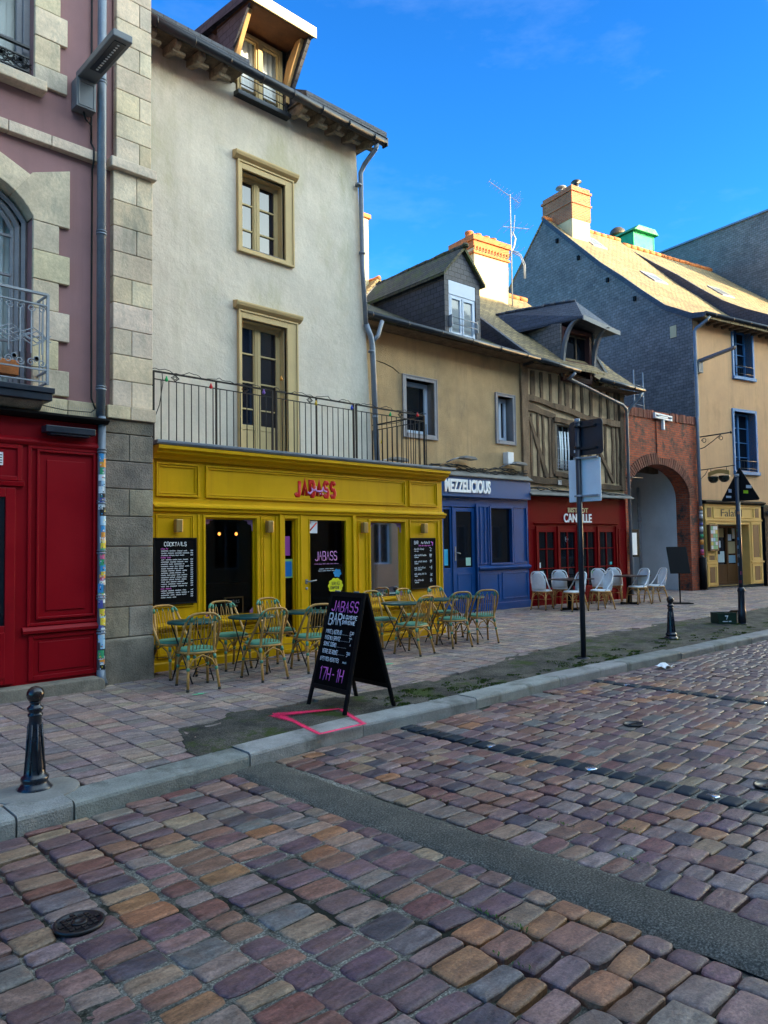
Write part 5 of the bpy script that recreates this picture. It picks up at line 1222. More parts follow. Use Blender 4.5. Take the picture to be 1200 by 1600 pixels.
# chimney with aerial
m = MB(); m.box(1.42, 2.86, 3.25, 4.25, 7.9, 10.75); chm = m.build('chimney', M_cream, Hd, bevel=.02)
m = MB(); m.box(1.37, 2.91, 3.20, 4.30, 10.55, 10.63); m.box(1.34, 2.94, 3.17, 4.33, 10.95, 11.12); m.box(1.39, 2.89, 3.22, 4.28, 10.75, 10.95)
for i in range(12): m.box(1.40+i*.125, 1.46+i*.125, 3.19, 3.22, 10.64, 10.78)
m.build('brick_bands', M_terra, chm, bevel=.012)
for x, y in ((1.7, 3.75), (2.05, 3.75), (2.4, 3.75), (2.68, 3.75)):
    m = MB(); m.lathe([(.15, 0), (.14, .10), (.12, .24), (.14, .26), (.13, .32), (.0, .32)], (x, y, 11.12), 14); m.build('chimney_pot', M_terra, chm)
an = empty('tv_aerial', (15.38+cos(R(-8.5))*2.96-sin(R(-8.5))*3.2, 10.75+sin(R(-8.5))*2.96+cos(R(-8.5))*3.2, 9.2), -30, 'tall mast aerial fixed to the right side of the cream chimney', 'aerial')
m = MB(); m.tube([(0, 0, 0), (0, 0, 3.55)], .022, 6); m.tube([(0, 0, 2.1), (.1, 0, 2.4), (.15, 0, 2.9)], .012, 5); m.build('mast', M_irong, an)
def yagi(m, z, L, n, w0, w1, sgn=1, tilt=.1):
    m.tube([(-L*.3*sgn, 0, z-tilt*.3), (L*.7*sgn, 0, z+tilt)], .012, 4)
    for i in range(n): t = i/(n-1); x = (-L*.3+L*t)*sgn; w_ = w0+(w1-w0)*t; m.tube([(x, -w_, z-tilt*.3+tilt*1.3*t), (x, w_, z-tilt*.3+tilt*1.3*t)], .006, 4)
m = MB(); yagi(m, 3.45, 1.0, 11, .30, .15, -1, .45)
for k in range(6): m.tube([(.25, -.25, 3.15+k*.08), (.25, .25, 3.15+k*.08)], .005, 4)
m.build('comb_aerial', M_irong, an); m = MB(); yagi(m, 2.5, .9, 5, .5, .3, 1, 0); m.build('vhf_aerial', M_irong, an)
m = MB(); yagi(m, 1.75, .9, 6, .4, .25, -1, .1); m.tube([(-.1, 0, 1.5), (.1, 0, 1.9), (.2, .1, 2.2), (.1, .1, 2.4)], .03, 6, .4); m.tube([(0, 0, 1.7), (.3, .0, 1.6), (.42, 0, 1.3), (.42, 0, .9)], .016, 5); m.tube([(0, 0, 1.75), (.33, .02, 1.66), (.46, 0, 1.35), (.46, 0, .9)], .016, 5); m.tube([(-.1, 0, 1.2), (-.14, 0, .4), (-.1, 0, -.4)], .012, 5); m.build('lower_aerial', M_irong, an)

# oxblood bistro front
m = MB(); dh = [(.24+i*.79, .24+i*.79+.74, .62, 2.12) for i in range(4)]
m.wall(-.1, 3.86, .17, 2.95, -.08, dh, .07); m.quad((-.1, -.08, .17), (-.1, .1, .17), (-.1, .1, 2.95), (-.1, -.08, 2.95)); m.quad((3.86, -.08, .17), (3.86, .1, .17), (3.86, .1, 2.9), (3.86, -.08, 2.9)); m.build('bistro_front', M_dred, Hd)
m = MB(); m.prism([(.02, 3.10), (-.30, 2.96), (-.30, 2.99), (.02, 3.14)], 'x', -.12, 3.95); m.build('fascia_ledge', M_conc, Hd, bevel=.005)
m = MB(); m.prism([(-.08, 2.245), (-.12, 2.255), (-.13, 2.28), (-.08, 2.29)], 'x', .14, 3.44); m.frame(-.06, .16, .9, 2.14, -.10, -.078, .02); m.frame(3.48, 3.82, .9, 2.14, -.10, -.078, .02); m.frame(-.06, .16, .3, .8, -.10, -.078, .02)
for i in range(5): x = .20+i*.79; m.box(x, x+.04, -.115, -.075, .2, 2.2)
for z in (.34, .45, .55): m.box(.24, 3.36, -.095, -.077, z, z+.02)
m.build('moulded_panelling', M_dred, Hd, bevel=.003)
for i, (a, b, c, d) in enumerate(dh):
    m = MB(); m.frame(a+.01, b-.01, c-.3, d, -.085, -.03, .07, wb=.32)
    m.box((a+b)/2-.015, (a+b)/2+.015, -.075, -.035, c, d-.07); 
    wf = m.build('glazed_door', M_dred, Hd, bevel=.003)
    m = MB(); 
    for z in (1.13, 1.62): m.box(a+.08, b-.08, -.077, -.035, z-.012, z+.012)
    m.build('glazing_bar', M_dred, wf)
    m = MB(); m.quad((a+.05, -.045, c), (b-.05, -.045, c), (b-.05, -.045, d), (a+.05, -.045, d)); m.build('pane', M_dglass, wf)
flat('sticker', [(.33, 1.15), (.40, 1.15), (.40, 1.28), (.33, 1.28)], -.049, (.6, .65, .7), Hd); flat('sticker', [(.34, .95), (.5, .95), (.5, 1.07), (.34, 1.07)], -.049, (.3, .5, .65), Hd); flat('sticker', [(2.32, .8), (2.52, .8), (2.52, 1.02), (2.32, 1.02)], -.049, (.05, .35, .05), Hd)
flat('sticker', [(3.13, 1.17), (3.22, 1.17), (3.22, 1.24), (3.13, 1.24)], -.049, (.1, .5, .5), Hd)
m = MB(); m.tube([(1.40+.05*cos(t)*(1 if sin(t) > 0 else 1-.3*abs(sin(t))), -.047, 1.86+.075*sin(t)) for t in [2*pi*i/16 for i in range(16)]], .004, 4, closed=True); strokes(m, 'BC', 1.37, 1.855, .03, .6, .004, -.047); m.build('window_crest', M_lwhite, Hd)
font_mesh('bistro_lettering', 'BISTROT', .80, .125, 1.43, 2.56, -.082, M_cream, Hd, .012, .02)
font_mesh('bistro_name_lettering', 'CANAILLE', 1.10, .23, 1.26, 2.30, -.082, M_lwhite, Hd, .02, .02)
m = MB(); rc = random.Random(16)
for k in range(5):
    pts = []; x = -.1
    while x < 3.9: pts.append((x, -.1-.12*rc.random(), 3.13-.02*x+rc.uniform(-.03, .06))); x += rc.uniform(.2, .4)
    m.tube(pts, .011, 4)
m.build('tangled_cables', M_cable, Hd)
mb_ = empty('menu_case', (15.38+cos(R(-8.5))*4.05+.02, 10.75+sin(R(-8.5))*4.05-.03, 1.35), -8.5, 'black glazed menu case with a white card beside the oxblood bistro', 'menu case')
m = MB(); m.box(0, .36, -.05, .02, 0, .78); m.build('case', M_black, mb_, bevel=.006); m = MB(); m.box(.03, .24, -.054, -.049, .06, .68); m.build('menu_card', M_lwhite, mb_)

# ------------------------------------------------------------------ 5. brick archway
He = empty('brick_archway', (19.25, 10.2, 0), math.degrees(math.atan2(-.12, 4.75)), 'old red brick wall pierced by a tall round arch over a passage', 'archway')
AC, AW, AS, AR = 2.2, 1.88, 3.15, .95
def archp(k, n=16, w_=0): return [(AC-(AW+w_)*cos(pi*i/n), AS+(AR+w_)*sin(pi*i/n)) for i in range(n+1)]
m = MB(); top = lambda x: 5.62+.035*x; P = archp(0); th = .45
for yy in (0, th):
    m.quad((.0, yy, .15), (P[0][0], yy, .15), (P[0][0], yy, AS), (.0, yy, AS)); m.quad((P[-1][0], yy, .15), (4.75, yy, .15), (4.75, yy, AS), (P[-1][0], yy, AS))
    m.quad((0, yy, AS), (P[0][0], yy, AS), (P[0][0], yy, top(0)), (0, yy, top(0)))
    for (xa, za), (xb, zb) in zip(P, P[1:]): m.quad((xa, yy, za), (xb, yy, zb), (xb, yy, top(xb)), (xa, yy, top(xa)))
    m.quad((P[-1][0], yy, AS), (4.75, yy, AS), (4.75, yy, top(4.75)), (P[-1][0], yy, top(P[-1][0])))
for (xa, za), (xb, zb) in zip(P, P[1:]): m.quad((xa, 0, za), (xb, 0, zb), (xb, th, zb), (xa, th, za))
m.quad((P[0][0], 0, .15), (P[0][0], th, .15), (P[0][0], th, AS), (P[0][0], 0, AS)); m.quad((P[-1][0], 0, .15), (P[-1][0], th, .15), (P[-1][0], th, AS), (P[-1][0], 0, AS)); m.quad((0, 0, top(0)), (4.75, 0, top(4.75)), (4.75, th, top(4.75)), (0, th, top(0)))
m.build('wall', M_brick, He)
m = MB(); rb = random.Random(61); n = 46
for i in range(n):
    t0, t1 = pi*i/n+.006, pi*(i+1)/n-.006; k = rb.uniform(.6, 1.25); q = [(AC-(AW+w_)*cos(t), AS+(AR+w_)*sin(t)) for t, w_ in ((t0, -.01), (t1, -.01), (t1, .33), (t0, .33))]
    m.prism(q, 'y', -.022+rb.uniform(-.004, .004), .05, (k, k, k))
m.build('arch_ring', mat('arch_voussoir_brick', (.15, .052, .034), .9, .35, 6, 50, .6, .008, attr=True), He, bevel=.005, seg=1)
m = MB(); x = 0.02; M_cop = mat('coping_brick', (.21, .07, .045), .9, .4, 5, 50, .6, .008, attr=True)
while x < 4.7:
    if 1.85 < x < 1.93: m.build('brick_coping', M_cop, He, bevel=.005, seg=1); m = MB()
    if not 1.85 < x < 2.9:
        k = rb.uniform(.6, 1.3); zt = top(x); m.box(x, x+.062, -.03+rb.uniform(-.01, .01), th+.03, zt-.24+rb.uniform(-.01, .01), zt+.01+rb.uniform(-.015, .02), (k, k, k))
    x += .072
m.build('brick_coping', M_cop, He, bevel=.005, seg=1)
m = MB(); m.box(2.0, 2.8, -.03, .0, 4.30, 5.45); m.build('rebuilt_brick_strip', M_brick, He)
m = MB(); m.frame(1.78, 2.86, 5.46, 5.62, -.12, -.04, .05); m.box(2.28, 2.36, -.12, -.04, 5.15, 5.46); m.box(2.0, 2.6, -.11, -.05, 5.52, 5.56); m.build('white_bracket_frame', M_white, He, bevel=.005)
m = MB()
m.box(P[-1][0]-.02, 4.75, th, 7, .12, 4.2); m.build('passage_side_wall', M_greyw, He)
m = MB(); m.box(-.1, P[0][0]+.02, th, 7, .12, 4.2); m.box(-.1, 4.75, 7.0, 7.2, .12, 4.2); m.build('passage_back_wall', M_greyw, He)
m = MB(); m.box(-.1, 4.75, th, 7.2, 4.2, 4.4); 
for k in range(6): m.box(0.3, 4.1, 1.0+k*1.0, 1.18+k*1.0, 4.0, 4.2)
m.build('passage_ceiling', M_timber, He)
m = MB(); m.box(1.6, P[-1][0]-.02, 1.95, 2.05, .15, 3.6); m.build('passage_gate', M_greyw, He)
m = MB(); m.tube([(4.03, 1.7, .2), (4.03, 1.7, 2.5), (3.98, 1.7, 2.8), (3.98, 1.7, 3.6)], .05, 8); m.lathe([(.07, 0), (.07, .15), (0, .15)], (4.03, 1.7, 2.45), 10); m.build('passage_pipe', M_irong, He)
m = MB(); m.tube([(.02, -.02, 3.6), (1.0, -.05, 3.62)], .02, 5); m.build('iron_tie', M_iron, He)
ld = empty('roof_ladder', (21.15, 10.75, 5.0), -2, 'short pale blue metal ladder standing up behind the brick archway', 'ladder')
m = MB(); m.tube([(0, 0, 0), (0, .0, 2.05)], .02, 6); m.tube([(.56, 0, 0), (.56, 0, 2.05)], .02, 6)
for z in (.4, .7, 1.0, 1.3, 1.6): m.tube([(0, 0, z), (.56, 0, z)], .014, 5)
m.build('rails_and_rungs', M_zinc, ld)

# ------------------------------------------------------------------ 6. apricot house with slate gable
Hf = empty('falafel_house', (24.0, 10.08, 0), -12.8, 'apricot rendered house with cornflower blue windows and a tall slate-hung gable', 'house')
GP = [(0, 9.22), (1.02, 9.79), (1.9, 10.55), (2.81, 11.38), (3.76, 12.19), (6.71, 15.07), (10.2, 11.6), (13, 9)]
m = MB(); fh = [(2.14, 3.20, 7.44, 9.08), (2.02, 3.22, 4.16, 6.18), (5.0, 6.0, 7.44, 9.08), (5.0, 6.1, 4.16, 6.18), (7.6, 8.6, 7.44, 9.08), (7.6, 8.7, 4.16, 6.18)]
m.wall(0, 10.5, 3.0, 9.3, 0, fh, .35); m.quad((10.5, 0, 0), (10.5, 13, 0), (10.5, 13, 9.2), (10.5, 0, 9.2)); m.build('wall', M_tan, Hf)
m = MB(); m.prism([(0.01, 0)]+[(y, z-.12) for y, z in GP]+[(13, 0)], 'x', -.03, -.001); m.box(-.035, .06, -.04, -.001, 3.0, 9.2) if False else None; m.build('slate_gable', M_slate, Hf)
m = MB(); 
prof = [(y, z) for y, z in GP]
slab(m, [(-.48, 9.08)]+prof[:6], -.06, 4.45, .10); slab(m, prof[5:][::-1], -.06, 4.45, .10); m.build('roof', M_rooff, Hf)
m = MB(); up = [(-.48, 9.5), (.13, 9.95), (1.0, 10.42), (1.87, 10.98), (2.81, 11.74), (3.8, 12.6), (4.85, 13.42), (6.5, 14.78), (10.5, 11.1), (13, 9)]
slab(m, up[:8], 4.52, 10.6, .10); slab(m, up[7:][::-1], 4.52, 10.6, .1); m.build('neighbour_roof_slope', M_rooff, Hf)
m = MB(); lo = [(y, z-.5) for y, z in up]; m.prism([(y, z-.0) for y, z in up]+lo[::-1], 'x', 4.40, 4.53); m.prism([(-.55, 9.14)]+[(y-.03, z+.03) for y, z in prof[:6]]+[(y, z-.16) for y, z in prof[:6]][::-1]+[(-.5, 9.0)], 'x', -.10, -.035); m.build('slate_verge', M_slate_d, Hf)
m = MB(); ridge_tiles(m, (-.05, 6.71, 15.08), (4.45, 6.71, 15.08), .10, .4); m.build('ridge_tiles', M_terra, Hf)
m = MB(); ridge_tiles(m, (4.45, 6.5, 14.81), (10.6, 6.5, 14.81), .10, .4); m.build('ridge_tiles', M_terra, Hf)
for (x, y) in ((1.3, 5.3), (2.4, 3.3), (5.6, 2.6)):
    up_ = prof if x < 4 else up
    zf = lambda yy: next(za+(zb-za)*(yy-ya)/(yb-ya) for (ya, za), (yb, zb) in zip(up_, up_[1:]) if ya <= yy <= yb)
    m = MB(); m.add([(x+a, y+b, zf(y+b)+c) for c in (.0, .05) for a, b in ((0, 0), (.8, 0), (.8, .7), (0, .7))], [(0, 1, 2, 3), (4, 5, 6, 7), (0, 1, 5, 4), (1, 2, 6, 5), (2, 3, 7, 6), (3, 0, 4, 7)]); s_ = m.build('skylight', M_gutterw, Hf)
    m = MB(); m.quad(*[(x+a, y+b, zf(y+b)+.056) for a, b in ((.08, .08), (.72, .08), (.72, .62), (.08, .62))]); m.build('pane', M_grey, s_)
m = MB(); m.quad((-.010, .62, 8.55), (-.010, 1.08, 8.62), (-.010, 1.08, 9.18), (-.010, .62, 9.12)); m.build('gable_hatch', M_black, Hf)
m = MB(); m.box(-.05, -.036, .60, .84, 8.62, 9.02); m.build('hatch_shutter', M_cream, Hf)
m = MB()
for y in (2.2, 3.4, 4.8, 5.9): z = next(za+(zb-za)*(y-ya)/(yb-ya) for (ya, za), (yb, zb) in zip(GP, GP[1:]) if ya <= y <= yb)-.5; m.box(-.10, -.03, y, y+.10, z, z+.16)
m.build('gable_brackets', M_black, Hf)
m = MB(); gutter(m, -.02, 10.4, -.50, 9.12, 9.16, .07); m.build('gutter', M_gutter, Hf)
m = MB(); m.box(0, 10.5, -.44, .0, 9.02, 9.04)
for i in range(24): m.box(.25+i*.42, .36+i*.42, -.40, .0, 8.94, 9.02)
m.build('eaves_rafters', M_timber, Hf)
m = MB(); m.tube([(.18, -.50, 9.05), (.10, -.40, 8.9), (.02, -.10, 8.72), (-.03, -.08, 8.6), (-.02, -.08, 5.9), (-.08, -.10, 5.75), (-.07, -.10, 1.2)], .055, 10); dp2 = m.build('downpipe', M_zinc, Hf)
m = MB(); m.tube([(-.07, -.12, 1.25), (-.07, -.12, .22)], .12, 10); m.build('pipe_base', M_black, dp2)
m = MB(); z = 2.9
while z > 1.3:
    h = rk.uniform(.06, .18); c_ = rk.choice(SC); m.tube([(-.07, -.10, z-h), (-.07, -.10, z)], .058, 10, col=c_); z -= h*rk.uniform(.9, 2)
m.build('pasted_stickers', M_attr, dp2)
for (a, b, c, d) in fh:
    m = MB(); m.box(a-.10, a, -.04, .34, c-.12, d+.10); m.box(b, b+.10, -.04, .34, c-.12, d+.10); m.box(a, b, -.04, .34, d, d+.10); m.prism([(-.09, c-.14), (.34, c-.14), (.34, c), (-.09, c-.03)], 'x', a-.12, b+.12); m.build('window_lining', M_bframe, Hf, bevel=.008)
    m = MB(); m.frame(a, b, c, d, .24, .31, .06); m.box((a+b)/2-.04, (a+b)/2+.04, .23, .31, c+.06, d-.06)
    for k in (1, 2, 3): z = c+(d-c)*k/4; m.box(a+.06, b-.06, .25, .30, z-.014, z+.014)
    wf = m.build('window', M_bframe, Hf, bevel=.004); m = MB(); m.quad((a, .29, c), (b, .29, c), (b, .29, d), (a, .29, d)); m.build('pane', M_dglass, wf)
    m = MB(); m.tube([(a, -.04, c+.34), (b, -.04, c+.34)], .012, 5); m.tube([(a, -.04, c+.08), (b, -.04, c+.08)], .010, 5)
    for i in range(9): x = a+(b-a)*i/8; m.tube([(x, -.04, c+.08), (x, -.04, c+.34)], .006, 4)
    m.build('window_guard', M_iron, wf)
# chimneys
m = MB(); m.box(.40, 1.40, 5.55, 7.15, 13.4, 14.95); ch = m.build('chimney', M_cream, Hf, bevel=.02)
m = MB(); m.box(.37, 1.43, 5.52, 7.18, 14.75, 15.85); m.box(.33, 1.47, 5.48, 7.22, 15.35, 15.43); m.box(.32, 1.48, 5.47, 7.23, 15.85, 15.95); m.box(.38, 1.42, 5.53, 7.17, 15.95, 16.10); m.build('brick_stack', M_brick2, ch, bevel=.015)
m = MB(); m.lathe([(.12, 0), (.12, .28), (.09, .3), (.09, .38), (.24, .40), (.20, .47), (0, .52)], (.9, 6.6, 16.1), 12); m.build('chimney_cowl', M_zinc, ch)
m = MB(); m.lathe([(.10, 0), (.10, .3), (.06, .32), (.22, .36), (.17, .42), (0, .44)], (1.0, 5.85, 16.1), 12); m.build('chimney_cowl', M_gutter, ch)
m = MB(); m.lathe([(.13, 0), (.11, .2), (.13, .22), (0, .22)], (.9, 6.25, 16.1), 12); m.build('chimney_pot', M_terra, ch)
m = MB(); m.box(5.45, 6.82, 6.75, 9.0, 14.2, 15.75); m.frame(5.43, 6.84, 14.6, 15.75, 6.73, 6.77, .07); g_ = m.build('green_chimney', M_green, Hf, bevel=.02)
m = MB(); m.prism([(5.3, 15.75), (6.97, 15.75), (6.7, 16.0), (5.6, 16.0)], 'y', 6.55, 9.2); m.build('chimney_cap', mat('dark_emerald_sheet', (.01, .22, .09), .6, .2, 4), g_, bevel=.02)
m = MB(); m.lathe([(.18, -.1), (.18, .05), (.36, .08), (.38, .16), (.33, .32), (.2, .44), (.06, .5), (0, .5)], (6.0, 8.1, 16.05), 16); m.build('metal_cowl', mat('brown_cowl', (.09, .07, .05), .5, .3, 4, metal=.4), g_)
# street lamp on this wall, sign bracket, falafel sign
def onF(x, y): c, s = cos(R(-12.8)), sin(R(-12.8)); return (24.0+c*x-s*y, 10.08+s*x+c*y)
o = empty('street_lamp', (*onF(.12, 0), 7.55), -12.8, 'grey flat-arm street lamp on the apricot wall below the eaves', 'street lamp')
m = MB(); m.box(-.10, .14, -.15, 0, -.28, .12); m.build('junction_box', M_grey, o, bevel=.01); m = MB(); m.prism([(-.1, .05), (-1.35, .22), (-1.38, .30), (-.1, .16)], 'x', -.06, .10); m.build('lamp_head', M_grey, o, bevel=.01)
o = empty('sign_bracket', (*onF(.02, 0), 5.05), -12.8, 'empty black scrolled iron sign bracket on the apricot wall', 'bracket')
m = MB(); m.tube([(0, 0, .10), (0, -1.15, .10)], .02, 6); m.lathe([(0, -.05), (.04, -.02), (.04, .02), (0, .05)], (0, -1.2, .10), 8); m.tube([(0, 0, -.30), (0, -.25, -.26), (0, -.55, -.1), (0, -.85, .08)], .014, 6)
for cy, r in ((-.25, .09), (-.85, .08)): m.tube([(0, cy+r*(1-.04*i)*cos(i*.55), -.04+r*(1-.04*i)*sin(i*.55)) for i in range(14)], .010, 5)
m.box(-.03, .03, -.012, .0, -.36, .18); m.build('scrolled_arm', M_iron, o)
o = empty('hanging_shop_sign', (*onF(.10, 0), 3.98), -12.8, 'small hanging sign with cream scroll and two dark round pots over the falafel shop', 'hanging sign')
m = MB(); m.tube([(0, 0, .10), (0, -1.25, .14)], .014, 6); m.box(-.03, .03, -.012, 0, -.42, .15); m.tube([(0, 0, -.2), (0, -.2, -.05), (0, -.3, .10)], .01, 5); m.tube([(0, -.4, .1), (0, -.4, .0)], .01, 5); m.tube([(0, -.95, .12), (0, -.95, .0)], .01, 5); m.build('iron_arm', M_iron, o)
m = MB(); m.prism([(-.28+(-.03), -.16)]+[(-.30-.75*i/8, -.14+.13*sin(pi*i/8)*.6+.0) for i in range(9)]+[(-1.05-.75*(i-8)/8*-1 if False else -.30-.75*(8-i)/8, -.01+.13*sin(pi*(8-i)/8)*.6) for i in range(9)], 'x', -.015, .015); m.build('cream_scroll', M_ylw2, o)
for cy in (-.48, -.86): m = MB(); m.lathe([(.17, .03), (.17, 0), (.15, -.10), (.08, -.17), (0, -.18)], (0, cy, -.18), 14); m.build('round_pot', mat('green_black_enamel', (.02, .03, .02), .3, .3, 5) if not bpy.data.materials.get('green_black_enamel') else bpy.data.materials['green_black_enamel'], o)
# falafel shopfront
m = MB(); m.wall(.14, 3.22, .30, 2.98, -.10, [(.72, 2.50, .30, 2.32)], .12); m.quad((.14, -.1, .3), (.14, 0, .3), (.14, 0, 3), (.14, -.1, 3)); m.box(.14, .75, -.05, 0, .28, .30); m.build('shop_front', M_ylw2, Hf)
m = MB(); m.quad((.72, .02, .3), (.72, .45, .3), (.72, .45, 2.32), (.72, .02, 2.32)); m.quad((2.5, .02, .3), (2.5, .45, .3), (2.5, .45, 2.32), (2.5, .02, 2.32)); m.quad((.72, .02, 2.32), (2.5, .02, 2.32), (2.5, .45, 2.32), (.72, .45, 2.32)); m.build('porch_lining', M_ylw2, Hf)
m = MB(); m.prism([(.0, 2.98), (-.16, 2.99), (-.22, 3.03), (-.22, 3.07), (0, 3.12)], 'x', .06, 3.35); m.build('cornice', M_black, Hf, bevel=.005)
m = MB(); m.frame(.55, 2.78, 2.53, 2.88, -.125, -.098, .03); m.box(.12, 3.24, -.135, -.098, 2.43, 2.48); m.box(.12, .68, -.14, -.098, 1.02, 1.07); m.box(2.55, 3.26, -.14, -.098, 1.02, 1.07); m.frame(.18, .68, .34, .98, -.12, -.098, .05); m.frame(2.6, 3.18, .34, .98, -.12, -.098, .08); m.frame(2.6, 3.18, 1.10, 2.40, -.12, -.098, .08); m.frame(.18, .68, 1.10, 2.4, -.12, -.098, .05); m.build('moulded_trim', M_ylw2, Hf, bevel=.004)
m = MB()
for a, b, c, d in ((.26, .46, 2.55, 2.86), (2.88, 3.08, 2.55, 2.86), (.3, .56, 1.15, 1.30), (.3, .56, .42, .92), (2.72, 3.04, 1.2, 2.30), (2.76, 3.04, .42, .92)): m.box(a, b, -.108, -.097, c, d)
m.build('brown_inset_panels', M_brown, Hf)
font_mesh('shop_name_lettering', 'Falafel', 1.15, .24, .98, 2.58, -.102, M_dark, Hf, .006, .0)
m = MB(); m.frame(.74, 2.48, .30, 2.30, .33, .42, .08); 
for x in (1.28, 1.86): m.box(x, x+.08, .32, .42, .3, 2.25)
m.box(.8, 2.42, .34, .41, .38, .98); dr2 = m.build('door', M_brown, Hf, bevel=.005); m = MB(); m.quad((.8, .385, .95), (2.4, .385, .95), (2.4, .385, 2.25), (.8, .385, 2.25)); m.build('pane', M_dglass, dr2)
for (a, b, c, d, col) in ((1.42, 1.60, 1.55, 1.78, (.5, .6, .7)), (1.40, 1.78, 1.05, 1.32, (.5, .62, .64)), (1.55, 1.78, 1.32, 1.42, (.5, .62, .64)), (2.0, 2.4, 1.02, 1.28, (.25, .42, .52)), (1.98, 2.4, 1.34, 1.75, (.45, .36, .2)), (1.98, 2.2, 1.78, 2.0, (.55, .6, .65)), (2.25, 2.4, 1.85, 2.2, (.6, .58, .5)), (1.4, 1.78, 1.9, 2.2, (.4, .32, .14))): flat('poster', [(a, c), (b, c), (b, d), (a, d)], .374, col, dr2)
o = empty('menu_case', (*onF(.40, -.16), 1.45), -12.8, 'wooden wall case showing a bright colour menu beside the falafel shop door', 'menu case')
m = MB(); m.box(-.23, .23, -.07, .03, 0, .86); m.build('case', M_brown, o, bevel=.008); m = MB(); rq = random.Random(1)
for i in range(3):
    for j in range(6): c_ = rq.choice([(.5, .55, .6), (.6, .6, .58), (.5, .2, .12), (.2, .4, .2), (.55, .45, .1), (.3, .45, .6)]); m.box(-.17+i*.115, -.065+i*.115, -.075, -.069, .06+j*.125, .175+j*.125, c_)
m.build('menu_sheet', M_attr, o)
# dark neighbouring shop under the same wall
m = MB(); m.box(3.35, 10.4, -.12, 0, 2.55, 2.95); m.box(3.40, 3.62, -.12, 0, .2, 2.55); m.build('dark_shop_fascia', M_black, Hf, bevel=.005)
m = MB(); m.box(3.62, 10.4, -.04, -.0, .9, 2.55); m.build('dark_shop_window', M_dglass, Hf); m = MB(); m.box(3.62, 10.4, -.08, 0, .2, .9); m.build('dark_shop_stall_riser', M_brown, Hf)
m = MB(); 
for x in (3.6, 3.85, 4.1): m.lathe([(0, -.07), (.05, -.05), (.05, .02), (0, .08)], (x, -.16, 2.72), 8)
m.build('fascia_bulbs', M_irong, Hf)

# ------------------------------------------------------------------ 7. buildings behind the roofs
def onX(x, y, ang, o): c, s = cos(R(ang)), sin(R(ang)); return (o[0]+c*x-s*y, o[1]+s*x+c*y)
G = empty('slate_clad_building', (*onF(10.8, 0), 0), -12.8, 'big plain slate-clad building rising behind the orange ridge at far right', 'building')
m = MB(); m.prism([(2.2, 0), (2.2, 16.6), (11.5, 16.75), (24, 16.9), (24, 0)], 'x', 0, 14); m.build('slate_wall', M_slate, G)
m = MB(); m.prism([(2.15, 16.6), (2.15, 16.68), (11.5, 16.84), (24, 17.0), (24, 16.9), (11.5, 16.75)], 'x', -.08, 14.1); m.build('coping', M_zinc, G)
G2 = empty('rear_house', (*onX(.0, 9, -3.5, (9.6, 11.1)), 0), -3.5, 'rear house with lichened slate roof and a small gabled dormer behind the beige house', 'house')
m = MB(); m.prism([(-2, 0), (-2, 8.6), (3, 11.2), (8, 8.6), (8, 0)], 'x', 3.5, 13.5) if False else m.box(.5, 12, 0, 6, 0, 9.0); m.build('wall', M_cream, G2)
m = MB(); m.prism([(-.3, 8.9), (3, 11.0), (6.3, 8.9)], 'x', .3, 12.2); m.build('roof', M_rooff, G2)
m = MB(); m.box(4.4, 5.0, -.6, .8, 8, 12.35); m.build('chimney', M_cream, G2, bevel=.02) if False else None
o = empty('rear_dormer_roof', (*onX(4.72, 4.4, -3.5, (9.6, 11.1)), 7.9), -3.5, 'small steep slate dormer behind the ridge of the beige house', 'dormer')
m = MB(); m.prism([(-.62, 0), (.62, 0), (.62, .85), (0, 1.45), (-.62, .85)], 'y', 0, 2.4); m.build('cheek', M_slate_d, o); m = MB(); m.prism([(-.78, .72), (0, 1.52), (.78, .72), (.78, .80), (0, 1.62), (-.78, .80)], 'y', -.12, 2.5); m.build('roof', M_rooff, o); m = MB(); ridge_tiles(m, (0, -.12, 1.6), (0, 2.5, 1.6), .06, .3); m.build('ridge_tiles', M_terra, o)
o = empty('distant_white_chimney', (*onX(3.15, 4.6, -3.5, (9.6, 11.1)), 7.0), -3.5, 'white rendered chimney showing as a sliver beside the tall white house', 'chimney')
m = MB(); m.box(.3, 1.45, 0, .8, 0, 4.30); m.build('stack', M_cream, o, bevel=.02); m = MB(); m.box(.24, 1.51, -.06, .86, 4.30, 4.42); m.build('cap', M_terra, o, bevel=.01)

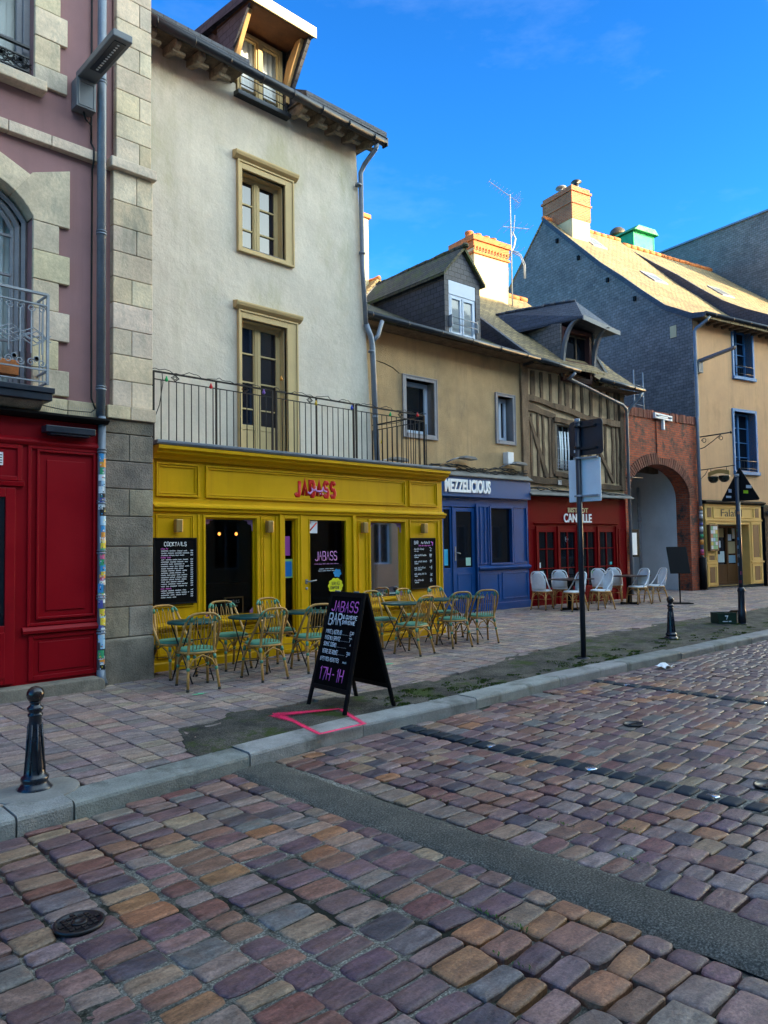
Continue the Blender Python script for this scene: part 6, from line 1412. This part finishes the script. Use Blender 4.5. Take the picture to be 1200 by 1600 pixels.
# ------------------------------------------------------------------ 8. bistro chairs and tables
def arc(p0, p1, top, n=10):
    """bent cane: from p0 up over top and down to p1 (superellipse arch)"""
    out = []
    for i in range(n+1):
        t = pi*i/n; k = .55
        x = -abs(cos(t))**k if cos(t) > 0 else abs(cos(t))**k
        f = sin(t)**.8 if sin(t) > 0 else 0
        a = Vector(p0) if t < pi/2 else Vector(p1); mid = (Vector(p0)+Vector(p1))/2
        base = mid+(Vector(p1)-mid)*x; out.append(base+(Vector(top)-mid)*f)
    return out
def rattan_chair(white):
    o = empty('bistro_chair', (0, 0, 0), 0, 'chair', 'chair')
    fr = M_lwhite if white else M_bamboo; s0 = .445
    m = MB(); n = 20; ring = []
    for i in range(n):
        t = 2*pi*i/n; e = 3.2; c, s = cos(t), sin(t); r = (abs(c)**e+abs(s)**e)**(-1/e); ring.append((.205*r*c*(1-.10*(s < 0)*abs(s)), .20*r*s))
    vs = []
    for sc_, z in ((1.0, s0-.018), (1.03, s0), (1.0, s0+.016), (.8, s0+.026), (.4, s0+.022)): vs += [(x*sc_, y*sc_, z) for x, y in ring]
    fs = [(k*n+i, k*n+(i+1) % n, (k+1)*n+(i+1) % n, (k+1)*n+i) for k in range(4) for i in range(n)]+[tuple(range(n))[::-1], tuple(range(4*n, 5*n))]
    m.smooth = True; m.add(vs, fs); m.build('seat', M_seatw if white else M_seatg, o)
    m = MB(); m.tube([(x*1.02, y*1.02, s0-.022) for x, y in ring], .014, 6, closed=True); m.build('seat_rim', M_bamboo, o)
    legs = [((-.165, .165), (-.19, .215)), ((.165, .165), (.19, .215)), ((-.15, -.165), (-.185, -.27)), ((.15, -.165), (.185, -.27))]
    legobs = []
    for a, b in legs:
        m = MB(); rear = a[1] < 0
        pts = [(b[0], b[1], .0), (b[0]*.5+a[0]*.5, b[1]*.5+a[1]*.5, .22), (a[0], a[1], s0-.02)]
        if rear and not white: pts += [(a[0]*.98, -.20, .60), (a[0]*.9, -.265, .84)]
        m.tube(pts, .0165, 8); lg = m.build('leg', M_bamboo, o); legobs.append(lg)
        m = MB(); m.tube([(b[0], b[1], -.001), (b[0]*.98+a[0]*.02, b[1]*.98+a[1]*.02, .025)], .0185, 8); m.build('foot_cap', M_dark, lg)
    m = MB()
    if white: m.tube([(-.20, .06, s0-.02), (-.205, -.05, .50), (-.20, -.16, .64)]+arc((-.185, -.20, .70), (.185, -.20, .70), (0, -.27, .90), 12)[1:-1]+[(.20, -.16, .64), (.205, -.05, .50), (.20, .06, s0-.02)], .014, 8)
    else: m.tube([(-.215, .02, s0-.03), (-.218, -.08, .54), (-.212, -.18, .68)]+arc((-.20, -.215, .72), (.20, -.215, .72), (0, -.285, .885), 14)[1:-1]+[(.212, -.18, .68), (.218, -.08, .54), (.215, .02, s0-.03)], .0155, 8)
    arch_ = m.build('back_arch', fr, o)
    if white:
        m = MB(); m.smooth = True; NX, NZ = 8, 8
        for j in range(NZ+1):
            t = j/NZ; z = s0+.02+(.90-s0-.03)*t; y = -.19-.085*t; hw = .165*(1 if t < .55 else math.sqrt(max(0, 1-((t-.55)/.47)**2)))
            for i in range(NX+1): u = -1+2*i/NX; m.v.append((hw*u, y-.02*(1-u*u), z))
        for j in range(NZ):
            for i in range(NX): a = j*(NX+1)+i; m.f.append((a, a+1, a+NX+2, a+NX+1)); m.c.append((1, 1, 1)); m.sm.append(True)
        bp = m.build('backrest', M_seatw, o); sl = bp.modifiers.new('s', 'SOLIDIFY'); sl.thickness = .008
        m = MB(); m.tube([(-.165, -.19, s0), (-.17, -.215, .62), (-.165, -.23, .73)], .009, 6); m.tube([(.165, -.19, s0), (.17, -.215, .62), (.165, -.23, .73)], .009, 6); m.tube([(-.165, -.195, s0+.02), (.165, -.195, s0+.02)], .009, 6); m.build('backrest_rim', M_lwhite, bp)
    else:
        m = MB()
        for cx in (-.082, 0, .082): m.tube([(cx-.022, -.185, s0), (cx-.020, -.235, .70), (cx-.012, -.262, .80), (cx, -.27, .825), (cx+.012, -.262, .80), (cx+.020, -.235, .70), (cx+.022, -.185, s0)], .0052, 5)
        m.tube([(-.15, -.225, .66), (.15, -.225, .66)], .0045, 5) if False else None
        m.build('back_loops', M_bamboo, o)
        for s_ in (-1, 1):
            m = MB(); m.tube([(s_*.196, -.245, .80), (s_*.182, -.258, .83), (s_*.155, -.270, .858)], .0175, 8); m.build('binding', M_wrap, arch_)
            m = MB(); m.tube([(s_*.138, -.252, .79), (s_*.135, -.266, .85)], .0185, 8); m.build('binding', M_wrap, arch_)
        for cx in (-.082, 0, .082): m = MB(); m.tube([(cx, -.266, .81), (cx, -.275, .845)], .008, 6); m.build('binding', M_wrap, arch_)
        for (a, b), lg in zip(legs, legobs):
            for t0, t1 in ((.78, .90), (.50, .58)): m = MB(); m.tube([(b[0]+(a[0]-b[0])*t0, b[1]+(a[1]-b[1])*t0, s0*t0), (b[0]+(a[0]-b[0])*t1, b[1]+(a[1]-b[1])*t1, s0*t1)], .0195, 8); m.build('binding', M_wrap, lg)
    m = MB()
    q = [(-.178, .19, .24), (.178, .19, .24), (.168, -.215, .24), (-.168, -.215, .24)]
    for a, b in zip(q, q[1:]+q[:1]):
        a, b = Vector(a), Vector(b); mid = (a+b)/2; mid.z = s0-.045
        m.tube([a, a+(mid-a)*.35+Vector((0, 0, .05)), mid, b+(mid-b)*.35+Vector((0, 0, .05)), b], .009, 6)
    m.tube([q[0], q[2]], .006, 5); m.tube([q[1], q[3]], .006, 5)
    m.build('cane_braces', M_bamboo, o)
    return o
gch = rattan_chair(False); wch = rattan_chair(True)
def put(src, used, x, y, rz, label, group, scale=1):
    o = src if not used else copy_tree(src)
    o.location = (x, y, gz(y)+.002); o.rotation_euler = (0, 0, R(rz)); o.scale = (scale,)*3; tag(o, label, 'chair', group); return o
GG = 'green-seated rattan chairs on the bar terrace'
CH = [(4.40, 7.66, -14, 'green-seated rattan chair nearest the camera, left end of the front row, back to the street'),
      (5.26, 7.58, -2, 'green-seated rattan chair second from left in the front row, back to the street'),
      (6.03, 7.62, -10, 'green-seated rattan chair half hidden by the left edge of the A-frame board'),
      (7.92, 7.60, 8, 'green-seated rattan chair just right of the A-frame board, back to the street'),
      (8.92, 7.68, -16, 'green-seated rattan chair second from the right end of the front row'),
      (9.62, 7.66, -30, 'green-seated rattan chair at the right end of the front row before the blue shop'),
      (4.52, 8.42, 184, 'green-seated rattan chair against the yellow front beneath the cocktails board'),
      (5.35, 8.45, 176, 'green-seated rattan chair facing the street in front of the left bar window'),
      (6.12, 8.45, 182, 'green-seated rattan chair facing the street in front of the narrow sidelight'),
      (8.07, 8.40, 178, 'green-seated rattan chair facing the street before the right bar window, near the A-frame'),
      (8.84, 8.42, 185, 'green-seated rattan chair facing the street beside the right edge of the right bar window'),
      (9.61, 8.42, 180, 'green-seated rattan chair facing the street beneath the right drinks board')]
for i, (x, y, r, l) in enumerate(CH): put(gch, i > 0, x, y, r, l, GG, .97)
WG = 'white rattan chairs outside the oxblood bistro'
WC = [(14.88, 10.02, -78, 'white rattan chair at the far left of the bistro terrace, its back to the camera'), (15.85, 10.12, -66, 'white rattan chair second from left, close to the bistro doors behind the table'),
      (15.08, 9.30, 72, 'white rattan chair facing left, partly hidden by the tall navy sign post'), (15.90, 9.08, 66, 'white rattan chair facing left just right of the tall navy sign post'),
      (17.30, 9.86, -74, 'white rattan chair facing right at the left side of the second bistro table'), (18.02, 9.88, -64, 'white rattan chair facing right behind the second bistro table, nearest the arch pier'),
      (17.78, 9.10, 74, 'white rattan chair facing left beside the second bistro table'), (18.48, 8.98, 60, 'white rattan chair facing left at the far right, nearest the menu stand')]
for i, (x, y, r, l) in enumerate(WC): put(wch, i > 0, x, y, r, l, WG, 1.0)
def round_table(square=False):
    o = empty('bistro_table', (0, 0, 0), 0, 'table', 'table')
    m = MB()
    if square: m.box(-.34, .34, -.34, .34, .70, .725)
    else: m.lathe([(.0, .685), (.295, .685), (.30, .69), (.30, .706), (.295, .712), (0, .712)], (0, 0, 0), 32)
    m.build('tabletop', M_ttopb if square else M_ttop, o, bevel=0)
    if square:
        m = MB(); m.box(-.04, .04, -.04, .04, .03, .70); m.build('pedestal', M_black, o); m = MB(); m.box(-.25, .25, -.03, .03, 0, .03); m.box(-.03, .03, -.25, .25, .002, .032); m.build('cross_foot', M_black, o)
    else:
        for s_ in (-1, 1):
            m = MB()
            for q in (-1, 1): m.tube([(q*.02*0+.17*s_, -.2*q, .68), (.15*s_, .21*q, .0)], .0085, 6)
            m.tube([(.155*s_, -.17, .07), (.155*s_, .17, .07)], .006, 5) if s_ > 0 else None
            m.build('crossed_legs', M_iron, o)
        m = MB(); m.tube([(-.17, -.15, .5), (.17, -.15, .5)], .007, 5); m.tube([(-.155, .15, .12), (.155, .15, .12)], .007, 5); m.build('stretcher', M_iron, o)
    return o
gt = round_table(); bt = round_table(True)
for i, (x, y, l) in enumerate(((4.56, 8.04, 'dark green round table at the left end of the bar terrace'), (5.39, 8.02, 'dark green round table second from left on the bar terrace'), (6.26, 8.02, 'dark green round table partly behind the left side of the A-frame board'), (8.10, 8.02, 'dark green round table just right of the A-frame board'), (9.05, 8.06, 'dark green round table below the drinks board'), (9.72, 8.05, 'dark green round table at the right end of the bar terrace'))):
    o = gt if i == 0 else copy_tree(gt); o.location = (x, y, gz(y)+.002); o.rotation_euler = (0, 0, R([5, -8, 0, 4, -6, 10][i])); tag(o, l, 'table', 'round tables on the bar terrace')
for i, (x, y, l) in enumerate(((15.35, 9.55, 'brown-topped table on a black pedestal at the left of the bistro terrace'), (17.75, 9.32, 'brown-topped table on a black pedestal at the right of the bistro terrace'))):
    o = bt if i == 0 else copy_tree(bt); o.location = (x, y, gz(y)+.002); o.rotation_euler = (0, 0, R(-8)); o.scale = (1.35, 1, 1); tag(o, l, 'table', 'brown tables on the bistro terrace')

# ------------------------------------------------------------------ 9. A-frame board
ab = empty('pavement_sign', (5.05, 5.74, gz(5.74)), -94.5, 'tall black A-frame chalkboard reading JABASS BAR and 17H-1H on the pavement', 'A-frame sign')
# local: x runs along the panel's width (towards the street), y points away from the lettered face
HT, HB, SP = 1.15, .18, .30     # top, lower edge of the panel, half spread of the feet
for s_ in (-1, 1):
    def PT(x, z, t=0, s_=s_): return (x, -s_*(-1)*(SP*(1-z/HT)+.012+t)*1.0, z)
    m = MB(); sg = s_
    def P3(x, z, t): return (x, sg*(SP*(1-z/HT)+.010)+sg*t, z)
    ws = lambda z: .335-.045*(z/HT)
    def bar(m, a, b, c, d, t0, t1):
        q = [a, b, c, d]; m.add([P3(x, z, t0) for x, z in q]+[P3(x, z, t1) for x, z in q], [(0, 1, 2, 3), (4, 5, 6, 7), (0, 1, 5, 4), (1, 2, 6, 5), (2, 3, 7, 6), (3, 0, 4, 7)])
    bar(m, (-ws(HB)+.03, HB), (ws(HB)-.03, HB), (ws(HT)-.03, HT), (-ws(HT)+.03, HT), -.006, .006)
    pn = m.build('panel', M_chalkb, ab)
    for q in (-1, 1):
        m = MB(); bar(m, (q*(ws(0)+.0), 0), (q*(ws(0)-.045), 0), (q*(ws(HT)-.045), HT), (q*ws(HT), HT), -.012, .014); m.build('leg', M_black, ab, bevel=.003)
    m = MB(); bar(m, (-ws(HT)+.04, HT-.045), (ws(HT)-.04, HT-.045), (ws(HT)-.04, HT), (-ws(HT)+.04, HT), -.011, .013); bar(m, (-ws(HB)+.04, HB), (ws(HB)-.04, HB), (ws(HB)-.04, HB+.045), (-ws(HB)+.04, HB+.045), -.011, .013); m.build('rail', M_black, ab, bevel=.003)
m = MB(); m.tube([(-.27, -.05, .62-.28), (-.27, .2, .62-.34)], .004, 4); m.tube([(-.2, -.03, HT+.008), (-.12, -.03, HT+.008)], .008, 6); m.tube([(.12, -.03, HT+.008), (.2, -.03, HT+.008)], .008, 6); m.build('hinge', M_zinc, ab)
th_ = math.atan2(SP, HT)
XF = Matrix.Translation((0, -(SP+.010)-.008, 0)) @ Matrix.Rotation(-th_, 4, 'X')
rz_ = random.Random(15); m = MB(); p = MB()
strokes(p, 'JABASS', -.225, .985, .105, .52, .0062, 0, .05, .42, .4, rz_)
strokes(m, 'BAR', -.235, .845, .115, .52, .0066, 0, .05, .30, .4, rz_)
strokes(m, '& CUISINE', .0, .915, .036, .62, .0040, 0, .06, .34, .4, rz_); strokes(m, 'SYRIENNE', .0, .862, .034, .62, .0040, 0, .06, .34, .4, rz_)
for txt, pr, z in (('PINTE LAGERLAB', '5', .752), ('MASTIKA SPRITZ', '7', .688), ('SUMAC COSMO', '9', .624), ('VERRE DE ROUGE', '3', .550)):
    xe_ = strokes(m, txt, -.245, z, .040, .40, .0027, 0, .07, .28, .4, rz_); strokes(m, pr, .165, z, .042, .5, .0030, 0, .05, .3, .4, rz_)
    if pr in '53': strokes(m, '50', .195, z+.016, .024, .5, .0022, 0, .05, .3, .4, rz_)
    else: m.tube([(.195, 0, z+.03), (.203, 0, z+.045), (.21, 0, z+.03)], .002, 4, .4)
    x = xe_+.01
    while x < .145: m.tube([(x, 0, z+.003), (x+.004, 0, z+.003)], .0018, 4, .4); x += .014
strokes(m, '8 PETITES ASSIETTES', -.255, .475, .036, .40, .0027, 0, .06, .26, .4, rz_); scribble(m, .13, .21, .478, .02, .0022, 0, rz_); strokes(m, '6', .222, .478, .04, .4, .003, 0, .05, .3, .4, rz_)
strokes(p, '17H-1H', -.225, .285, .125, .46, .0060, 0, .05, .36, .4, rz_)
m.build('white_chalk_writing', M_chw, ab, xf=XF); p.build('pink_chalk_writing', M_chp, ab, xf=XF)

# ------------------------------------------------------------------ 10. posts, bollards, signs
def bollard(x, y, s, label):
    o = empty('bollard', (x, y, gz(y)), 0, label, 'bollard', 'cast iron bollards along the kerb')
    m = MB(); pr = [(.115, 0), (.115, .012), (.098, .028), (.088, .045), (.082, .055), (.090, .066), (.093, .078), (.085, .092), (.074, .10), (.066, .14), (.056, .25), (.047, .36), (.043, .46), (.042, .50), (.050, .505), (.050, .518), (.040, .525), (.043, .535), (.055, .552), (.053, .565), (.036, .578), (.032, .592), (.038, .598), (.038, .604)]
    m.lathe(pr, (0, 0, 0), 28); m.build('post', M_navyb, o)
    m = MB(); 
    for k in range(8): a = 2*pi*k/8; m.tube([(.069*cos(a), .069*sin(a), .11), (.058*cos(a), .058*sin(a), .25), (.0465*cos(a), .0465*sin(a), .45)], .007, 5)
    m.build('fluting', M_navyb, o)
    m = MB(); m.lathe([(.026, -.054), (.046, -.038), (.056, -.018), (.059, 0), (.056, .02), (.046, .038), (.026, .053), (0, .059)], (0, 0, .652), 24); m.build('ball_top', M_ballb, o)
    o.scale = (s,)*3; return o
M_navyb = mat('blue_black_cast_iron', (.008, .013, .024), .28, .4, 5, 70, .25, .003, spec=.55); M_ballb = mat('worn_iron_ball', (.02, .012, .012), .22, .6, 8, 60, .2, .003, spec=.6)
bollard(1.84, 5.37, .98, 'blue-black cast iron ball-topped bollard nearest the camera by the crimson shop')
bollard(12.18, 5.66, 1.0, 'black ball-topped bollard farther along the kerb near the menu stand')
def post(x, y, h, r, nm, label, cat):
    o = empty(nm, (x, y, gz(y)), 0, label, cat); m = MB(); m.tube([(0, 0, 0), (0, 0, h)], r, 14); m.lathe([(.0, 0), (.09, 0), (.09, .012), (r+.005, .018)], (0, 0, 0), 14); m.build('pole', M_navy, o)
    m = MB(); m.lathe([(r+.003, h-.05), (r+.003, h+.01), (0, h+.018)], (0, 0, 0), 14); m.build('cap', M_irong, o); return o
o = post(9.33, 5.62, 3.40, .038, 'sign_post', 'tall navy post carrying a dark square sign back above a pale blank panel', 'sign post')
m = MB(); m.box(-.035-.02, -.035-.005+.0, -.42, .09, 2.90, 3.39)
def plate(w0, w1, z0, z1, x, t=.012, rc=.05):
    pts = []
    for cx, cz, a0 in ((w1-rc, z1-rc, 0), (w0+rc, z1-rc, 90), (w0+rc, z0+rc, 180), (w1-rc, z0+rc, 270)):
        for k in range(4): a = R(a0+k*30); pts.append((cx+rc*cos(a), cz+rc*sin(a)))
    m = MB(); m.prism(pts, 'x', x, x+t); return m
m = plate(-.43, .10, 2.88, 3.38, .045); p1 = m.build('sign_plate', M_navy, o)
m = MB(); m.box(.0, .045, -.28, .05, 3.28, 3.31); m.box(.0, .045, -.28, .05, 2.96, 2.99); m.lathe([(.048, -.02), (.048, .02)], (0, 0, 3.0), 14); m.lathe([(.048, -.02), (.048, .02)], (0, 0, 3.3), 14); m.build('brackets', M_gutter, o)
m = MB(); m.box(.038, .044, .0, .09, 2.93, 2.97); m.build('label_strip', M_white, o)
m = plate(-.38, .13, 2.22, 2.83, .045, .012, .01); m.build('pale_panel', M_white2, o)
m = MB(); 
for z in (2.84, 2.30): m.lathe([(.049, -.015), (.049, .015)], (0, 0, z), 14); m.box(.0, .046, -.30, .08, z-.012, z+.012)
m.build('clamps', M_irong, o)
for q in range(1): o.children[0]['label'] = 'slim dark navy pole'
# the plates reach both sides of the pole
for ch in o.children:
    if ch.name.startswith('sign_plate') or ch.name.startswith('pale_panel'): ch.location.y = .06
    if ch.name.startswith('brackets'): ch.location.y = .0
o = post(15.23, 5.63, 2.95, .042, 'warning_sign_post', 'navy post with a black-backed triangular road sign dotted with stickers', 'sign post')
m = MB(); m.lathe([(.075, 0), (.075, .25), (.065, .27), (.06, .62), (.075, .65), (.06, .70), (.045, .72)], (0, 0, 0), 16); m.build('base_sleeve', M_navy, o)
m = MB(); T3 = [(-.42, 2.42), (.36, 2.42), (-.03, 3.12)]; pts = []
cxm = sum(p[0] for p in T3)/3; czm = sum(p[1] for p in T3)/3
for i in range(3):
    a, b, c = Vector(T3[i-1]), Vector(T3[i]), Vector(T3[(i+1) % 3]); d1, d2 = (a-b).normalized(), (c-b).normalized()
    for k in range(4): t = k/3; pts.append(tuple(b+d1*.06*(1-t)**2+d2*.06*t**2+(d1+d2)*.008))
m.prism(pts, 'x', .055, .068); tr_ = m.build('triangle_plate', M_black, o)
m = MB()
for (y, z, w_, h, c) in ((.16, 2.64, .06, .08, (.5, .55, .6)), (.19, 2.52, .10, .05, (.5, .55, .6)), (-.20, 2.70, .10, .07, (.55, .6, .62)), (-.14, 2.60, .09, .07, (.45, .7, .01))): m.quad((.053, y-w_/2, z-h/2), (.053, y+w_/2, z-h/2+.01), (.053, y+w_/2, z+h/2), (.053, y-w_/2, z+h/2-.01), col=c)
m.build('small_stickers', M_attr, tr_)
m = MB(); rk2 = random.Random(5)
for k in range(9): z = .8+k*.17; a0 = rk2.uniform(2.2, 3.6); c_ = rk2.choice(SC); h = rk2.uniform(.03, .07); m.quad(*[(.0432*cos(t), .0432*sin(t), q) for t, q in ((a0, z), (a0+.7, z), (a0+.7, z+h), (a0, z+h))], col=c_)
m.build('post_stickers', M_attr, o)
o = empty('menu_stand', (18.74, 8.44, gz(8.44)), -50, 'black slanted menu panel on a thin stand in front of the brick arch', 'menu stand')
m = MB(); m.box(-.27, .27, -.22, .22, 0, .02); m.build('base', M_black, o, bevel=.004); m = MB(); m.tube([(0, 0, .01), (0, 0, 1.0)], .018, 8); m.build('stem', M_black, o)
m = MB(); m.add([(-.25, -.12, .78), (.25, -.12, .78), (.25, .20, 1.46), (-.25, .20, 1.46), (-.25, -.085, .77), (.25, -.085, .77), (.25, .235, 1.45), (-.25, .235, 1.45)], [(0, 1, 2, 3), (4, 5, 6, 7), (0, 1, 5, 4), (1, 2, 6, 5), (2, 3, 7, 6), (3, 0, 4, 7)]); m.build('panel', M_black, o, bevel=.006)
o = empty('bottle_crate', (15.05, 5.92, gz(5.92)), -38, 'dark green crate with a white figure at the foot of the triangular sign post', 'crate')
m = MB(); m.frame(-.19, .19, 0, .22, -.14, -.12, .03); m.box(-.17, .17, -.135, -.125, .02, .20); m.box(-.19, -.17, -.12, .12, 0, .22); m.box(.17, .19, -.12, .12, 0, .22); m.box(-.19, .19, .12, .14, 0, .22); m.box(-.17, .17, -.12, .12, 0, .02); m.build('crate_body', mat('bottle_green_plastic', (.01, .035, .02), .5, .2, 5), o, bevel=.004)
m = MB(); strokes(m, '7', -.05, .09, .07, .8, .010, -.143, 0); scribble(m, -.1, .1, .05, .012, .004, -.142, random.Random(2)); m.build('crate_mark', M_lwhite, o)
o = empty('cardboard_box', (15.32, 5.93, gz(5.93)), -20, 'brown cardboard box pushed behind the green crate at the sign post', 'box')
m = MB(); m.box(-.13, .13, -.1, .1, 0, .2); m.quad((-.13, -.1, .2), (.13, -.1, .2), (.14, -.17, .25), (-.12, -.17, .26)); m.build('carton', mat('brown_card', (.22, .13, .08), .9, .2, 4), o)
# green paint flecks on the paving
for i, (x, y) in enumerate(((4.22, 7.30), (7.05, 7.22))):
    m = MB(); rr_ = random.Random(i+3); m.prism([(x+.11*cos(t)*rr_.uniform(.4, 1), y+.05*sin(t)*rr_.uniform(.4, 1)) for t in [2*pi*k/14 for k in range(14)]], 'z', .02*y+.0035, .02*y+.0045)
    tag(m.build('green_paint_mark', mat('mint_paint_%d' % i, (.10, .42, .22), .8, .3, 30)), ['faint mint green paint mark by the feet of the nearest chair', 'faint mint green paint mark beyond the A-frame board'][i], 'paint mark')

# moss cushions along the back of the kerb and around the posts
m = MB(); rmo = random.Random(44)
def clump(x, y, r_, n):
    for _ in range(n):
        a, q = rmo.uniform(0, 6.28), rmo.random()**.5*r_; px, py = x+cos(a)*q, y+sin(a)*q*.6; z = .02*py+.004+.012*(1-q/r_); w_ = rmo.uniform(.004, .010); b = rmo.uniform(0, 3.1)
        k = rmo.uniform(.6, 1.4); m.add([(px-w_*cos(b), py-w_*sin(b), z-.004), (px+w_*cos(b), py+w_*sin(b), z-.003), (px+rmo.uniform(-.004, .004), py+rmo.uniform(-.004, .004), z+rmo.uniform(.006, .016))], [(0, 1, 2)], (k, k, k*.8))
for _ in range(120):
    x = rmo.choice([rmo.uniform(5.4, 7.2), rmo.uniform(8.4, 10.5), rmo.uniform(10, 16), rmo.uniform(5.3, 8.8)]); y = kerb_y(x)+KW+rmo.random()**2*.55+.03; clump(x, y, rmo.uniform(.04, .13), 40)
for x, y in ((9.33, 5.62), (12.18, 5.66), (15.23, 5.63)):
    for _ in range(8): clump(x+rmo.uniform(-.25, .25), y+rmo.uniform(-.15, .15), .08, 40)
o = struct(m.build('moss', mat('damp_moss', (.05, .085, .012), .95, .4, 8, attr=True)), 'stuff'); o['label'] = 'green moss cushions growing on the asphalt along the kerb'
